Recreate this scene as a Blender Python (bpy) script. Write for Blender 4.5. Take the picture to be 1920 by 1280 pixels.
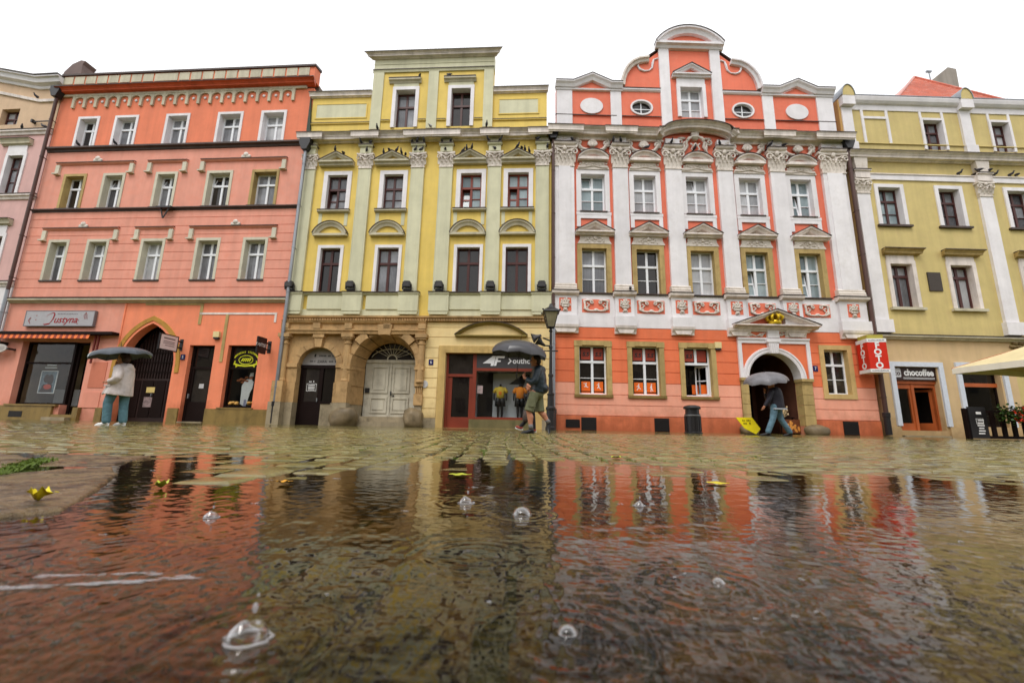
import bpy, math, random
import numpy as np
from mathutils import Vector, Matrix, noise
random.seed(7)
RAD = math.radians
for o in list(bpy.data.objects): bpy.data.objects.remove(o)
sc = bpy.context.scene
COL = sc.collection
# ------------------------------------------------------------------ camera
HC, PITCH, ROLL = .2, RAD(11.05), .019
cam = bpy.data.cameras.new('camera')
cam.sensor_width = 36; cam.lens = 36*804/1920
cam.clip_start = .02; cam.clip_end = 600
cam.dof.use_dof = True; cam.dof.focus_distance = 4.0; cam.dof.aperture_fstop = 4.5
cam_o = bpy.data.objects.new('camera', cam); COL.objects.link(cam_o)
cam_o.matrix_world = Matrix.Translation((0, 0, HC)) @ (Matrix.Rotation(math.pi/2+PITCH, 4, 'X') @ Matrix.Rotation(ROLL, 4, 'Z'))
sc.camera = cam_o
# ------------------------------------------------------------------ sky and sun (overcast, raining)
SUN_EL, SUN_AZ = RAD(58), RAD(200)
w = bpy.data.worlds.new('World'); sc.world = w; w.use_nodes = True
nt = w.node_tree; nt.nodes.clear()
sky = nt.nodes.new('ShaderNodeTexSky'); sky.sky_type = 'NISHITA'; sky.sun_disc = False
sky.sun_elevation = SUN_EL; sky.sun_rotation = SUN_AZ; sky.dust_density = 6; sky.air_density = 1.5
hsv = nt.nodes.new('ShaderNodeHueSaturation'); hsv.inputs['Saturation'].default_value = .1
mixc = nt.nodes.new('ShaderNodeMixRGB'); mixc.inputs[0].default_value = .8; mixc.inputs[2].default_value = (14.0, 14.1, 14.4, 1)
bg = nt.nodes.new('ShaderNodeBackground'); bg.inputs[1].default_value = .11
wo = nt.nodes.new('ShaderNodeOutputWorld')
nt.links.new(sky.outputs[0], hsv.inputs['Color']); nt.links.new(hsv.outputs[0], mixc.inputs[1])
nt.links.new(mixc.outputs[0], bg.inputs[0]); nt.links.new(bg.outputs[0], wo.inputs[0])
sl = bpy.data.lights.new('sun', 'SUN'); sl.energy = 1.5; sl.angle = RAD(25); sl.color = (1, .97, .93)
so = bpy.data.objects.new('sun', sl); COL.objects.link(so)
# light arrives from behind and left of the camera, high up
d = Vector((.30, .62, -1.0)).normalized()
so.rotation_euler = d.to_track_quat('-Z', 'Y').to_euler()
sc.view_settings.view_transform = 'Standard'; sc.view_settings.look = 'None'
sc.view_settings.gamma = 1; sc.view_settings.use_curve_mapping = False; sc.view_settings.exposure = 0
sc.cycles.max_bounces = 7; sc.cycles.transparent_max_bounces = 12; sc.cycles.caustics_reflective = False; sc.cycles.caustics_refractive = False
sc.cycles.use_denoising = True; sc.cycles.sample_clamp_indirect = 6

# ------------------------------------------------------------------ materials
def lin(r, g, b):
    f = lambda c: (c/255/12.92 if c <= 10 else ((c/255+.055)/1.055)**2.4)
    return (f(r), f(g), f(b))
MATS = {}
def newmat(n):
    m = bpy.data.materials.new(n); m.use_nodes = True
    t = m.node_tree; b = t.nodes['Principled BSDF']; MATS[n] = m
    return m, t, b
def nd(t, ty, **k):
    n = t.nodes.new(ty)
    for a, v in k.items():
        if a in n.inputs: n.inputs[a].default_value = v
        else: setattr(n, a, v)
    return n
def surf(n, col, rough=.7, var=.10, streak=.10, bump=.15, bscale=70, spec=.3, scale=1.1, dirt=None, dirtamt=0., metal=0., damp=0.):
    """plaster, stone, wood, metal: base colour with blotches, rain streaks, fine relief"""
    m, t, b = newmat(n); L = t.links
    tc = nd(t, 'ShaderNodeTexCoord')
    n1 = nd(t, 'ShaderNodeTexNoise', Scale=scale, Detail=6., Roughness=.62); L.new(tc.outputs['Object'], n1.inputs['Vector'])
    mp = nd(t, 'ShaderNodeMapping'); mp.inputs['Scale'].default_value = (2.2, 2.2, .16); L.new(tc.outputs['Object'], mp.inputs[0])
    n2 = nd(t, 'ShaderNodeTexNoise', Scale=1.3, Detail=5., Roughness=.6); L.new(mp.outputs[0], n2.inputs['Vector'])
    r1 = nd(t, 'ShaderNodeMapRange'); r1.inputs[1].default_value = .3; r1.inputs[2].default_value = .7; r1.inputs[3].default_value = 1-var; r1.inputs[4].default_value = 1+var*.7
    L.new(n1.outputs[0], r1.inputs[0])
    r2 = nd(t, 'ShaderNodeMapRange'); r2.inputs[1].default_value = .42; r2.inputs[2].default_value = .75; r2.inputs[3].default_value = 1.; r2.inputs[4].default_value = 1-streak*1.2
    L.new(n2.outputs[0], r2.inputs[0])
    mu = nd(t, 'ShaderNodeMath', operation='MULTIPLY'); L.new(r1.outputs[0], mu.inputs[0]); L.new(r2.outputs[0], mu.inputs[1])
    oi = nd(t, 'ShaderNodeObjectInfo')
    r3 = nd(t, 'ShaderNodeMapRange'); r3.inputs[3].default_value = 1-var*.45; r3.inputs[4].default_value = 1+var*.35; L.new(oi.outputs['Random'], r3.inputs[0])
    mu2 = nd(t, 'ShaderNodeMath', operation='MULTIPLY'); L.new(mu.outputs[0], mu2.inputs[0]); L.new(r3.outputs[0], mu2.inputs[1])
    vm = nd(t, 'ShaderNodeVectorMath', operation='SCALE'); vm.inputs[0].default_value = col; L.new(mu2.outputs[0], vm.inputs['Scale'])
    out = vm.outputs[0]
    if dirt:
        n3 = nd(t, 'ShaderNodeTexNoise', Scale=2.3, Detail=8., Roughness=.7); L.new(tc.outputs['Object'], n3.inputs['Vector'])
        r4 = nd(t, 'ShaderNodeMapRange'); r4.inputs[1].default_value = .5; r4.inputs[2].default_value = .72; r4.inputs[4].default_value = dirtamt; L.new(n3.outputs[0], r4.inputs[0])
        mx = nd(t, 'ShaderNodeMixRGB'); mx.inputs[2].default_value = (*dirt, 1); L.new(r4.outputs[0], mx.inputs[0]); L.new(out, mx.inputs[1]); out = mx.outputs[0]
    if damp:   # splash-back and rising damp: ragged darker tide line near the pavement
        sx = nd(t, 'ShaderNodeSeparateXYZ'); L.new(tc.outputs['Object'], sx.inputs[0])
        n5 = nd(t, 'ShaderNodeTexNoise', Scale=1.7, Detail=7., Roughness=.7); L.new(tc.outputs['Object'], n5.inputs['Vector'])
        ma = nd(t, 'ShaderNodeMath', operation='MULTIPLY_ADD'); ma.inputs[1].default_value = -2.2; L.new(n5.outputs[0], ma.inputs[0]); L.new(sx.outputs['Z'], ma.inputs[2])
        r5 = nd(t, 'ShaderNodeMapRange'); r5.inputs[1].default_value = -.95; r5.inputs[2].default_value = -.1; r5.inputs[3].default_value = damp; r5.inputs[4].default_value = 0.; L.new(ma.outputs[0], r5.inputs[0])
        mz = nd(t, 'ShaderNodeMixRGB', blend_type='MULTIPLY'); mz.inputs[2].default_value = (.55, .5, .42, 1); L.new(r5.outputs[0], mz.inputs[0]); L.new(out, mz.inputs[1]); out = mz.outputs[0]
    L.new(out, b.inputs['Base Color'])
    b.inputs['Roughness'].default_value = rough; b.inputs['Specular IOR Level'].default_value = spec; b.inputs['Metallic'].default_value = metal
    if bump:
        n4 = nd(t, 'ShaderNodeTexNoise', Scale=bscale, Detail=3.); L.new(tc.outputs['Object'], n4.inputs['Vector'])
        bp = nd(t, 'ShaderNodeBump', Strength=bump, Distance=.02); L.new(n4.outputs[0], bp.inputs['Height']); L.new(bp.outputs[0], b.inputs['Normal'])
    return m
ORANGE = surf('stucco orange', lin(231, 130, 94), dirt=lin(216, 132, 102), dirtamt=.25, streak=.12)
ORANGE_G = surf('stucco bright orange', lin(242, 142, 104), dirt=lin(232, 142, 112), dirtamt=.5, damp=.8)
SALMON = surf('stucco salmon', lin(230, 157, 136), damp=.7, dirt=lin(228, 134, 106), dirtamt=.45, streak=.1)
CORN_O = surf('stucco deep orange', lin(212, 98, 62), streak=.2, var=.16)
YELLOW = surf('stucco yellow', lin(229, 199, 104), dirt=lin(220, 192, 118), dirtamt=.4, streak=.1)
PALE = surf('stucco pale green', lin(210, 207, 176), dirt=lin(190, 186, 152), dirtamt=.4, streak=.14)
CREAM = surf('stucco cream', lin(236, 210, 152), damp=.8, dirt=lin(222, 186, 126), dirtamt=.4)
TRIMG = surf('trim grey green', lin(200, 192, 168), dirt=lin(150, 140, 116), dirtamt=.4, streak=.25)
TRIMB = surf('trim stone beige', lin(236, 225, 218), dirt=lin(176, 160, 144), dirtamt=.4, streak=.3)
WHITE = surf('stucco white', lin(232, 228, 230), dirt=lin(206, 200, 196), dirtamt=.4, streak=.08)
WHITEORN = surf('relief white', lin(226, 216, 206), dirt=lin(140, 120, 98), dirtamt=.55, bump=.5, bscale=40)
RED3 = surf('stucco coral', lin(232, 122, 94), dirt=lin(230, 138, 112), dirtamt=.4, streak=.08)
RED3G = surf('stucco coral ground', lin(234, 122, 80), dirt=lin(236, 134, 98), dirtamt=.4)
SALM3 = surf('stucco pale salmon', lin(241, 168, 142), damp=.8, dirt=lin(240, 150, 118), dirtamt=.5)
PLIN3 = surf('stucco plinth orange', lin(222, 124, 86), damp=.8, dirt=lin(170, 96, 66), dirtamt=.6, streak=.25, rough=.45)
OCHRE = surf('ochre stone', lin(188, 162, 106), dirt=lin(134, 110, 62), dirtamt=.7, streak=.3)
SAND = surf('sandstone', lin(190, 154, 106), damp=.7, dirt=lin(116, 90, 56), dirtamt=.75, streak=.3, bump=.4, var=.2)
SANDG = surf('grey stone base', lin(160, 146, 120), dirt=lin(92, 82, 64), dirtamt=.8, streak=.3, bump=.4, rough=.45)
GUARD = surf('worn guard stone', lin(124, 108, 82), dirt=lin(74, 64, 46), dirtamt=.8, streak=.3, bump=.6, bscale=30, rough=.45, var=.3)
PLIN1 = surf('plinth sandstone', lin(140, 116, 66), dirt=lin(94, 78, 44), dirtamt=.8, streak=.35, rough=.4, bump=.3)
B4Y = surf('stucco straw', lin(206, 186, 124), dirt=lin(196, 170, 122), dirtamt=.5, streak=.12)
B4G = surf('stucco sand', lin(212, 182, 138), damp=.8, dirt=lin(204, 176, 122), dirtamt=.5)
PINK = surf('stucco pink', lin(214, 172, 166), dirt=lin(200, 160, 150), dirtamt=.4)
BEIGE0 = surf('stucco beige', lin(206, 176, 144), dirt=lin(196, 160, 130), dirtamt=.4)
FLASH = surf('lead flashing', lin(74, 60, 54), rough=.45, streak=.3, var=.3)
DARKM = surf('dark iron', lin(30, 28, 30), rough=.4, var=.2, bump=.05, spec=.5)
PIPEG = surf('zinc pipe', lin(156, 160, 166), rough=.35, metal=.6, var=.15, streak=.25, bump=.05)
PIPEB = surf('brown pipe', lin(84, 60, 54), rough=.4, var=.2, streak=.2, bump=.05)
FWHITE = surf('white window frame', lin(236, 238, 242), rough=.3, var=.03, streak=.03, bump=0)
FBROWN = surf('brown window frame', lin(78, 42, 38), rough=.4, var=.15, bump=.05)
FRED = surf('red brown window frame', lin(128, 56, 40), rough=.4, var=.15, bump=.05)
FDARK = surf('dark wood', lin(28, 17, 15), rough=.6, var=.25, bump=.1, spec=.1)
WOODO = surf('orange wood', lin(178, 92, 48), rough=.35, var=.2, streak=.15, bump=.1)
DOORW = surf('worn white paint', lin(206, 200, 182), dirt=lin(120, 110, 90), dirtamt=.55, streak=.3, rough=.5)
CORE = surf('side wall', lin(120, 104, 88), var=.2, streak=.25)
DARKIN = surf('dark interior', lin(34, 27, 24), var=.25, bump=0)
GREYIN = surf('pale interior', lin(196, 196, 198), var=.05, bump=0)
ROOFT = surf('roof tile', lin(196, 92, 58), rough=.25, var=.25, spec=.6, dirt=lin(214, 150, 130), dirtamt=.8, bump=.2)
BLACKV = surf('black grille', lin(28, 24, 24), rough=.5, var=.2)
def plain(n, r, g, b, rough=.6, var=.08, spec=.3, metal=0., bump=0.):
    return surf(n, lin(r, g, b), rough=rough, var=var, streak=.05, bump=bump, spec=spec, scale=9, metal=metal)
def glasspane(n, dark, light, warm=0.):
    m, t, b = newmat(n); L = t.links
    tc = nd(t, 'ShaderNodeTexCoord'); oi = nd(t, 'ShaderNodeObjectInfo')
    wv = nd(t, 'ShaderNodeTexWave', Scale=5., Distortion=3., Detail=2.); wv.inputs['Detail Scale'].default_value = 1.5
    mp = nd(t, 'ShaderNodeMapping'); mp.inputs['Scale'].default_value = (1, 1, .15); L.new(tc.outputs['Object'], mp.inputs[0]); L.new(mp.outputs[0], wv.inputs[0])
    ns = nd(t, 'ShaderNodeTexNoise', Scale=1.6, Detail=3.); L.new(tc.outputs['Object'], ns.inputs['Vector'])
    a = nd(t, 'ShaderNodeMath', operation='MULTIPLY_ADD'); a.inputs[1].default_value = .35; L.new(wv.outputs['Fac'], a.inputs[0]); L.new(oi.outputs['Random'], a.inputs[2])
    a2 = nd(t, 'ShaderNodeMath', operation='MULTIPLY'); L.new(a.outputs[0], a2.inputs[0]); L.new(ns.outputs[0], a2.inputs[1])
    mx = nd(t, 'ShaderNodeMixRGB'); mx.inputs[1].default_value = (*dark, 1); mx.inputs[2].default_value = (*light, 1); L.new(a2.outputs[0], mx.inputs[0])
    L.new(mx.outputs[0], b.inputs['Base Color']); b.inputs['Roughness'].default_value = .04; b.inputs['Specular IOR Level'].default_value = .5
    n4 = nd(t, 'ShaderNodeTexNoise', Scale=2.2, Detail=1.); L.new(tc.outputs['Object'], n4.inputs['Vector'])
    bp = nd(t, 'ShaderNodeBump', Strength=.06, Distance=.05); L.new(n4.outputs[0], bp.inputs['Height']); L.new(bp.outputs[0], b.inputs['Normal'])
    return m
PANE = glasspane('curtained glass', lin(44, 44, 48), lin(182, 184, 190))
PANEW = glasspane('glass with white blind', lin(120, 122, 126), lin(226, 226, 228))
PANEB = glasspane('bluish curtained glass', lin(80, 96, 102), lin(184, 200, 204))
PANED = glasspane('dark glass', lin(14, 11, 11), lin(60, 54, 50))
def clearglass(n, tint=(.86, .88, .88)):
    m, t, b = newmat(n); L = t.links; t.nodes.remove(b)
    o = t.nodes['Material Output']; tr = nd(t, 'ShaderNodeBsdfTransparent'); tr.inputs[0].default_value = (*tint, 1)
    gl = nd(t, 'ShaderNodeBsdfGlossy'); gl.inputs['Roughness'].default_value = .02
    fr = nd(t, 'ShaderNodeFresnel'); fr.inputs[0].default_value = 1.5
    ge = nd(t, 'ShaderNodeNewGeometry'); bf = nd(t, 'ShaderNodeMath', operation='SUBTRACT'); bf.inputs[0].default_value = 1; L.new(ge.outputs['Backfacing'], bf.inputs[1])
    ff = nd(t, 'ShaderNodeMath', operation='MULTIPLY'); L.new(fr.outputs[0], ff.inputs[0]); L.new(bf.outputs[0], ff.inputs[1])
    mx = nd(t, 'ShaderNodeMixShader'); L.new(ff.outputs[0], mx.inputs[0]); L.new(tr.outputs[0], mx.inputs[1]); L.new(gl.outputs[0], mx.inputs[2]); L.new(mx.outputs[0], o.inputs[0])
    return m
SHOPGLASS = clearglass('shop glass')
def emit(n, col, s):
    m, t, b = newmat(n); b.inputs['Emission Color'].default_value = (*col, 1); b.inputs['Emission Strength'].default_value = s; b.inputs['Base Color'].default_value = (*col, 1)
    return m

# ------------------------------------------------------------------ mesh helpers; u along the facade, z up, p = how far a face stands out of the wall
class MB:
    def __init__(s): s.v = []; s.f = []
    def add(s, vs, fs):
        o = len(s.v); s.v += [tuple(x) for x in vs]; s.f += [tuple(i+o for i in f) for f in fs]; return s
    def box(s, u0, u1, z0, z1, p0, p1):
        return s.add([(u0, -p0, z0), (u1, -p0, z0), (u1, -p0, z1), (u0, -p0, z1), (u0, -p1, z0), (u1, -p1, z0), (u1, -p1, z1), (u0, -p1, z1)],
                     [(3, 2, 1, 0), (4, 5, 6, 7), (0, 4, 7, 3), (1, 2, 6, 5), (0, 1, 5, 4), (3, 7, 6, 2)])
    def prism(s, poly, p0, p1):
        n = len(poly)
        vs = [(u, -p0, z) for u, z in poly]+[(u, -p1, z) for u, z in poly]
        return s.add(vs, [tuple(range(n))[::-1], tuple(range(n, 2*n))]+[(i, (i+1) % n, n+(i+1) % n, n+i) for i in range(n)])
    def prof(s, u0, u1, pr, m0=0., m1=0.):
        """moulding with outline pr [(p, z)] run along u; m0/m1 mitre the ends outwards"""
        n = len(pr)
        vs = [(u0-m0*p, -p, z) for p, z in pr]+[(u1+m1*p, -p, z) for p, z in pr]
        return s.add(vs, [tuple(range(n)), tuple(range(n, 2*n))[::-1]]+[(i, n+i, n+(i+1) % n, (i+1) % n) for i in range(n)])
    def sweep(s, path, pr, closed=False):
        """moulding pr [(n, p)] run along the path [(u, z)] in the wall plane, n to the left of the path"""
        k, n = len(path), len(pr); vs = []
        for i, (u, z) in enumerate(path):
            a = path[(i-1) % k] if (i or closed) else path[i]; b = path[(i+1) % k] if (i < k-1 or closed) else path[i]
            t1 = Vector((u-a[0], z-a[1])); t2 = Vector((b[0]-u, b[1]-z))
            if t1.length < 1e-9: t1 = t2
            if t2.length < 1e-9: t2 = t1
            t1.normalize(); t2.normalize(); t = (t1+t2).normalized(); c = max(.35, t.dot(t1)); nx, nz = -t.y/c, t.x/c
            vs += [(u+nx*q, -p, z+nz*q) for q, p in pr]
        fs = []
        for i in range(k if closed else k-1):
            j = (i+1) % k
            fs += [(i*n+a, i*n+(a+1) % n, j*n+(a+1) % n, j*n+a) for a in range(n)]
        if not closed: fs += [tuple(range(n))[::-1], tuple(range((k-1)*n, k*n))]
        return s.add(vs, fs)
    def lathe(s, c, pr, n=12):
        k = len(pr); vs = []
        for r, z in pr: vs += [(c[0]+r*math.cos(2*math.pi*i/n), c[1]+r*math.sin(2*math.pi*i/n), c[2]+z) for i in range(n)]
        fs = [(j*n+i, j*n+(i+1) % n, (j+1)*n+(i+1) % n, (j+1)*n+i) for j in range(k-1) for i in range(n)]
        return s.add(vs, fs+[tuple(range(n))[::-1], tuple(range((k-1)*n, k*n))])
    def tube(s, pts, rad, n=6, flat=1.):
        """round bar through points; rad a number or one per point (a pair gives an oval section)"""
        k = len(pts); pts = [Vector(p) for p in pts]; vs = []; up = None
        for i, p in enumerate(pts):
            t = (pts[min(i+1, k-1)]-pts[max(i-1, 0)])
            t = t.normalized() if t.length > 1e-9 else Vector((0, 0, 1))
            if up is None: up = t.orthogonal().normalized() if abs(t.y) > .9 else (Vector((0, 1, 0))-t*t.y).normalized()
            up = (up-t*up.dot(t)); up = up.normalized() if up.length > 1e-6 else t.orthogonal().normalized()
            sd = t.cross(up); r = rad[i] if isinstance(rad, (list, tuple)) else rad
            ra, rb = r if isinstance(r, (list, tuple)) else (r, r*flat)
            vs += [p+sd*ra*math.cos(2*math.pi*j/n)+up*rb*math.sin(2*math.pi*j/n) for j in range(n)]
        fs = [(i*n+j, i*n+(j+1) % n, (i+1)*n+(j+1) % n, (i+1)*n+j) for i in range(k-1) for j in range(n)]
        return s.add(vs, fs+[tuple(range(n))[::-1], tuple(range((k-1)*n, k*n))])
    def ball(s, c, r, n=8, m=5, M=None):
        r = r if isinstance(r, (list, tuple)) else (r, r, r); vs = []; c = Vector(c)
        for j in range(m+1):
            th = math.pi*j/m
            for i in range(n):
                ph = 2*math.pi*i/n; q = Vector((r[0]*math.sin(th)*math.cos(ph), r[1]*math.sin(th)*math.sin(ph), r[2]*math.cos(th)))
                vs.append(c+(M @ q if M else q))
        return s.add(vs, [(j*n+i, (j+1)*n+i, (j+1)*n+(i+1) % n, j*n+(i+1) % n) for j in range(m) for i in range(n)])
    def xf(s, M, start=0):
        s.v[start:] = [tuple(M @ Vector(q)) for q in s.v[start:]]; return s
    def build(s, name, mat, par=None, smooth=False, fix=True):
        me = bpy.data.meshes.new(name); me.from_pydata(s.v, [], s.f)
        if fix:
            import bmesh
            b = bmesh.new(); b.from_mesh(me)
            bmesh.ops.recalc_face_normals(b, faces=b.faces); b.to_mesh(me); b.free()
        if smooth: me.polygons.foreach_set('use_smooth', [True]*len(me.polygons))
        me.materials.append(mat)
        return link(name, me, par)
def link(name, me, par=None):
    o = bpy.data.objects.new(name, me); COL.objects.link(o)
    if par: o.parent = par
    return o
def tag(o, label=None, cat=None, group=None, kind=None):
    if label: o['label'] = label
    if cat: o['category'] = cat
    if group: o['group'] = group
    if kind: o['kind'] = kind
    return o
def empty(name, loc, rz=0., label=None, cat=None, group=None):
    o = bpy.data.objects.new(name, None); COL.objects.link(o); o.empty_display_size = .2
    o.location = loc; o.rotation_euler = (0, 0, rz)
    return tag(o, label, cat, group)
def boxes(par, name, mat, *bs):
    m = MB()
    for b in bs: m.box(*b)
    return m.build(name, mat, par)
def arc(cu, cz, ru, rz, a0, a1, n=16):
    return [(cu+ru*math.cos(RAD(a0+(a1-a0)*i/n)), cz+rz*math.sin(RAD(a0+(a1-a0)*i/n))) for i in range(n+1)]
def textmesh(name, body, par, u, z, p, size, mat, align='CENTER', shear=0., ext=.004, rz=0., sx=1., space=1., bold=0.):
    c = bpy.data.curves.new(name, 'FONT'); c.body = body; c.size = size; c.align_x = align; c.align_y = 'CENTER'; c.extrude = ext; c.shear = shear; c.space_character = space; c.offset = bold; c.resolution_u = 3
    t = bpy.data.objects.new(name, c); COL.objects.link(t)
    dg = bpy.context.evaluated_depsgraph_get(); me = bpy.data.meshes.new_from_object(t.evaluated_get(dg)); me.name = name
    bpy.data.objects.remove(t)
    me.transform(Matrix.Translation((u, -p, z)) @ Matrix.Rotation(rz, 4, 'Z') @ Matrix.Rotation(math.pi/2, 4, 'X') @ Matrix.Diagonal((sx, 1, 1, 1)))
    me.materials.clear(); me.materials.append(mat)
    return link(name, me, par)
def wallmesh(u0, u1, z0, z1, holes=(), p=0., depth=.35):
    """wall face with rectangular openings and their reveals"""
    m = MB(); hs = [h for h in holes if h[0] < u1 and h[1] > u0 and h[2] < z1 and h[3] > z0]
    us = sorted({u0, u1, *[min(max(x, u0), u1) for h in hs for x in h[:2]]}); zs = sorted({z0, z1, *[min(max(x, z0), z1) for h in hs for x in h[2:4]]})
    solid = lambda a, b: not any(h[0] < a < h[1] and h[2] < b < h[3] for h in hs)
    nu, nz = len(us)-1, len(zs)-1
    S = [[solid((us[i]+us[i+1])/2, (zs[j]+zs[j+1])/2) for j in range(nz)] for i in range(nu)]
    at = lambda i, j: 0 <= i < nu and 0 <= j < nz and S[i][j]
    for i in range(nu):
        for j in range(nz):
            if not S[i][j]: continue
            a, b, c, e = us[i], us[i+1], zs[j], zs[j+1]; q = p-depth
            m.add([(a, -p, c), (b, -p, c), (b, -p, e), (a, -p, e)], [(0, 1, 2, 3)])
            if not at(i-1, j): m.add([(a, -p, c), (a, -p, e), (a, -q, e), (a, -q, c)], [(0, 1, 2, 3)])
            if not at(i+1, j): m.add([(b, -p, c), (b, -q, c), (b, -q, e), (b, -p, e)], [(0, 1, 2, 3)])
            if not at(i, j-1): m.add([(a, -p, c), (a, -q, c), (b, -q, c), (b, -p, c)], [(0, 1, 2, 3)])
            if not at(i, j+1): m.add([(a, -p, e), (b, -p, e), (b, -q, e), (a, -q, e)], [(0, 1, 2, 3)])
    return m
def wall(par, mat, u0, u1, z0, z1, holes=(), p=0., depth=.35, name='wall'):
    return wallmesh(u0, u1, z0, z1, holes, p, depth).build(name, mat, par, fix=False)
def courses(par, mat, u0, u1, zs, holes=(), p=.025, gap=.022, name='masonry_course'):
    """raised bands of plaster masonry; where an opening cuts a band, each stretch is a piece of its own"""
    for a, b in zip(zs[:-1], zs[1:]):
        a2, b2 = a+gap/2, b-gap/2; cut = sorted((h[0], h[1]) for h in holes if h[2] <= a2+.02 and h[3] >= b2-.02 and h[1] > u0 and h[0] < u1); x = u0
        for c, e in cut+[(u1, u1)]:
            if min(c, u1)-x > .03: wall(par, mat, x, min(c, u1), a2, b2, [h for h in holes if (h[0], h[1]) not in cut], p, p+.02, name)
            x = max(x, e)
def room(par, u0, u1, z0, z1, p0, p1, mat, name='interior'):
    """inside faces of a room behind an opening: floor, ceiling, back and two sides"""
    v = [(u0, -p0, z0), (u1, -p0, z0), (u1, -p0, z1), (u0, -p0, z1), (u0, -p1, z0), (u1, -p1, z0), (u1, -p1, z1), (u0, -p1, z1)]
    return MB().add(v, [(4, 5, 6, 7), (0, 1, 5, 4), (3, 7, 6, 2), (0, 4, 7, 3), (1, 2, 6, 5)]).build(name, mat, par, fix=False)
def surround(par, mat, u0, u1, z0, z1, wd, p=.03, q=-.3, bottom=False, name='window_surround'):
    """frame of stone or plaster lining an opening; outer edge u0..u1, z1"""
    m = MB().box(u0, u0+wd, z0, z1, q, p).box(u1-wd, u1, z0, z1, q, p).box(u0+wd, u1-wd, z1-wd, z1, q, p)
    if bottom: m.box(u0+wd, u1-wd, z0, z0+wd, q, p)
    return m.build(name, mat, par)
def window(par, u0, u1, z0, z1, frame=FWHITE, pane=PANE, rec=.24, tr=.62, fw=.06, bars=0, mull=.1, tilt=(), upbars=0, third=False):
    """casement window: outer frame, mullion and transom in one mesh; each pane a child; p is measured from the wall face"""
    if pane is PANE: pane = random.choice((PANE, PANE, PANE, PANEW, PANED))
    m = MB(); a, b = -rec, -rec+.07; zt = z0+(z1-z0)*tr; uc = (u0+u1)/2; h = mull/2
    m.box(u0, u0+fw, z0, z1, a, b).box(u1-fw, u1, z0, z1, a, b).box(u0+fw, u1-fw, z1-fw, z1, a, b).box(u0+fw, u1-fw, z0, z0+fw, a, b)
    m.box(u0+fw, u1-fw, zt-h, zt+h, a, b+.015).box(uc-h, uc+h, z0+fw, zt-h, a, b).box(uc-h, uc+h, zt+h, z1-fw, a, b)
    lights = [(u0+fw, uc-h, z0+fw, zt-h), (uc+h, u1-fw, z0+fw, zt-h), (u0+fw, uc-h, zt+h, z1-fw), (uc+h, u1-fw, zt+h, z1-fw)]
    w = None; todo = []
    for i, (c, d, e, f) in enumerate(lights):
        nb = bars if i < 2 else 0
        zz = [e+(f-e)*k/(nb+1) for k in range(nb+2)]
        if i not in tilt:
            for k in range(1, nb+1): m.box(c, d, zz[k]-.014, zz[k]+.014, a+.02, b-.01)
        for k in range(nb+1): todo.append((i, c, d, zz[k], zz[k+1], e, f))
    w = m.build('window', frame, par)
    for i, c, d, e, f, e0, f0 in todo:
        q = a+.02
        if i in tilt:
            s1, s2 = -.16*(e-e0)/(f0-e0), -.16*(f-e0)/(f0-e0); t = .045
            MB().add([(c+t, -q-s1, e), (d-t, -q-s1, e), (d-t, -q-s2, f), (c+t, -q-s2, f)], [(0, 1, 2, 3)]).build('pane', pane, w)
            k = MB()
            for (x0, x1, e_, f_, h1, h2) in ((c, c+t, e, f, s1, s2), (d-t, d, e, f, s1, s2), (c+t*.9, d-t*.9, e, e+t, s1, s1-.16*t/(f0-e0)), (c+t*.9, d-t*.9, f-t, f, s2+.16*t/(f0-e0), s2)):
                k.add([(x, -q-sh-dy, zz_) for x in (x0, x1) for (zz_, sh) in ((e_, h1), (f_, h2)) for dy in (-.01, .03)],
                      [(0, 1, 3, 2), (4, 6, 7, 5), (0, 4, 5, 1), (2, 3, 7, 6), (0, 2, 6, 4), (1, 5, 7, 3)])
            k.build('tilted_sash', frame, w)
        else:
            MB().box(c, d, e, f, q-.012, q).build('pane', pane, w)
    return w
def sill(par, mat, u0, u1, z0, z1, p=.12):
    return boxes(par, 'window_sill', mat, (u0, u1, z0, z1, -.1, p))
def moulding(par, name, mat, u0, u1, pr, m0=0., m1=0., top=None, lip=.02):
    o = MB().prof(u0, u1, pr, m0, m1).build(name, mat, par)
    if top:
        pm = max(p for p, z in pr)+lip; zt = max(z for p, z in pr)
        MB().prof(u0-m0*0, u1, [(0, zt+.002), (0, zt+.06), (pm, zt+.022), (pm, zt-.012), (pm-.015, zt-.012), (pm-.015, zt+.002)], m0, m1).build('flashing', top, o)
    return o
def cornice_pr(z0, z1, p, base=0.):
    """classical outline from z0 (wall) up to z1, standing out by p"""
    h = z1-z0
    return [(base, z0), (base+p*.22, z0), (base+p*.25, z0+h*.13), (base+p*.3, z0+h*.16), (base+p*.62, z0+h*.2), (base+p*.65, z0+h*.52),
            (base+p*.7, z0+h*.55), (base+p*.76, z0+h*.72), (base+p*.9, z0+h*.86), (base+p*.98, z0+h*.9), (base+p, z1), (base, z1)]
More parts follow.
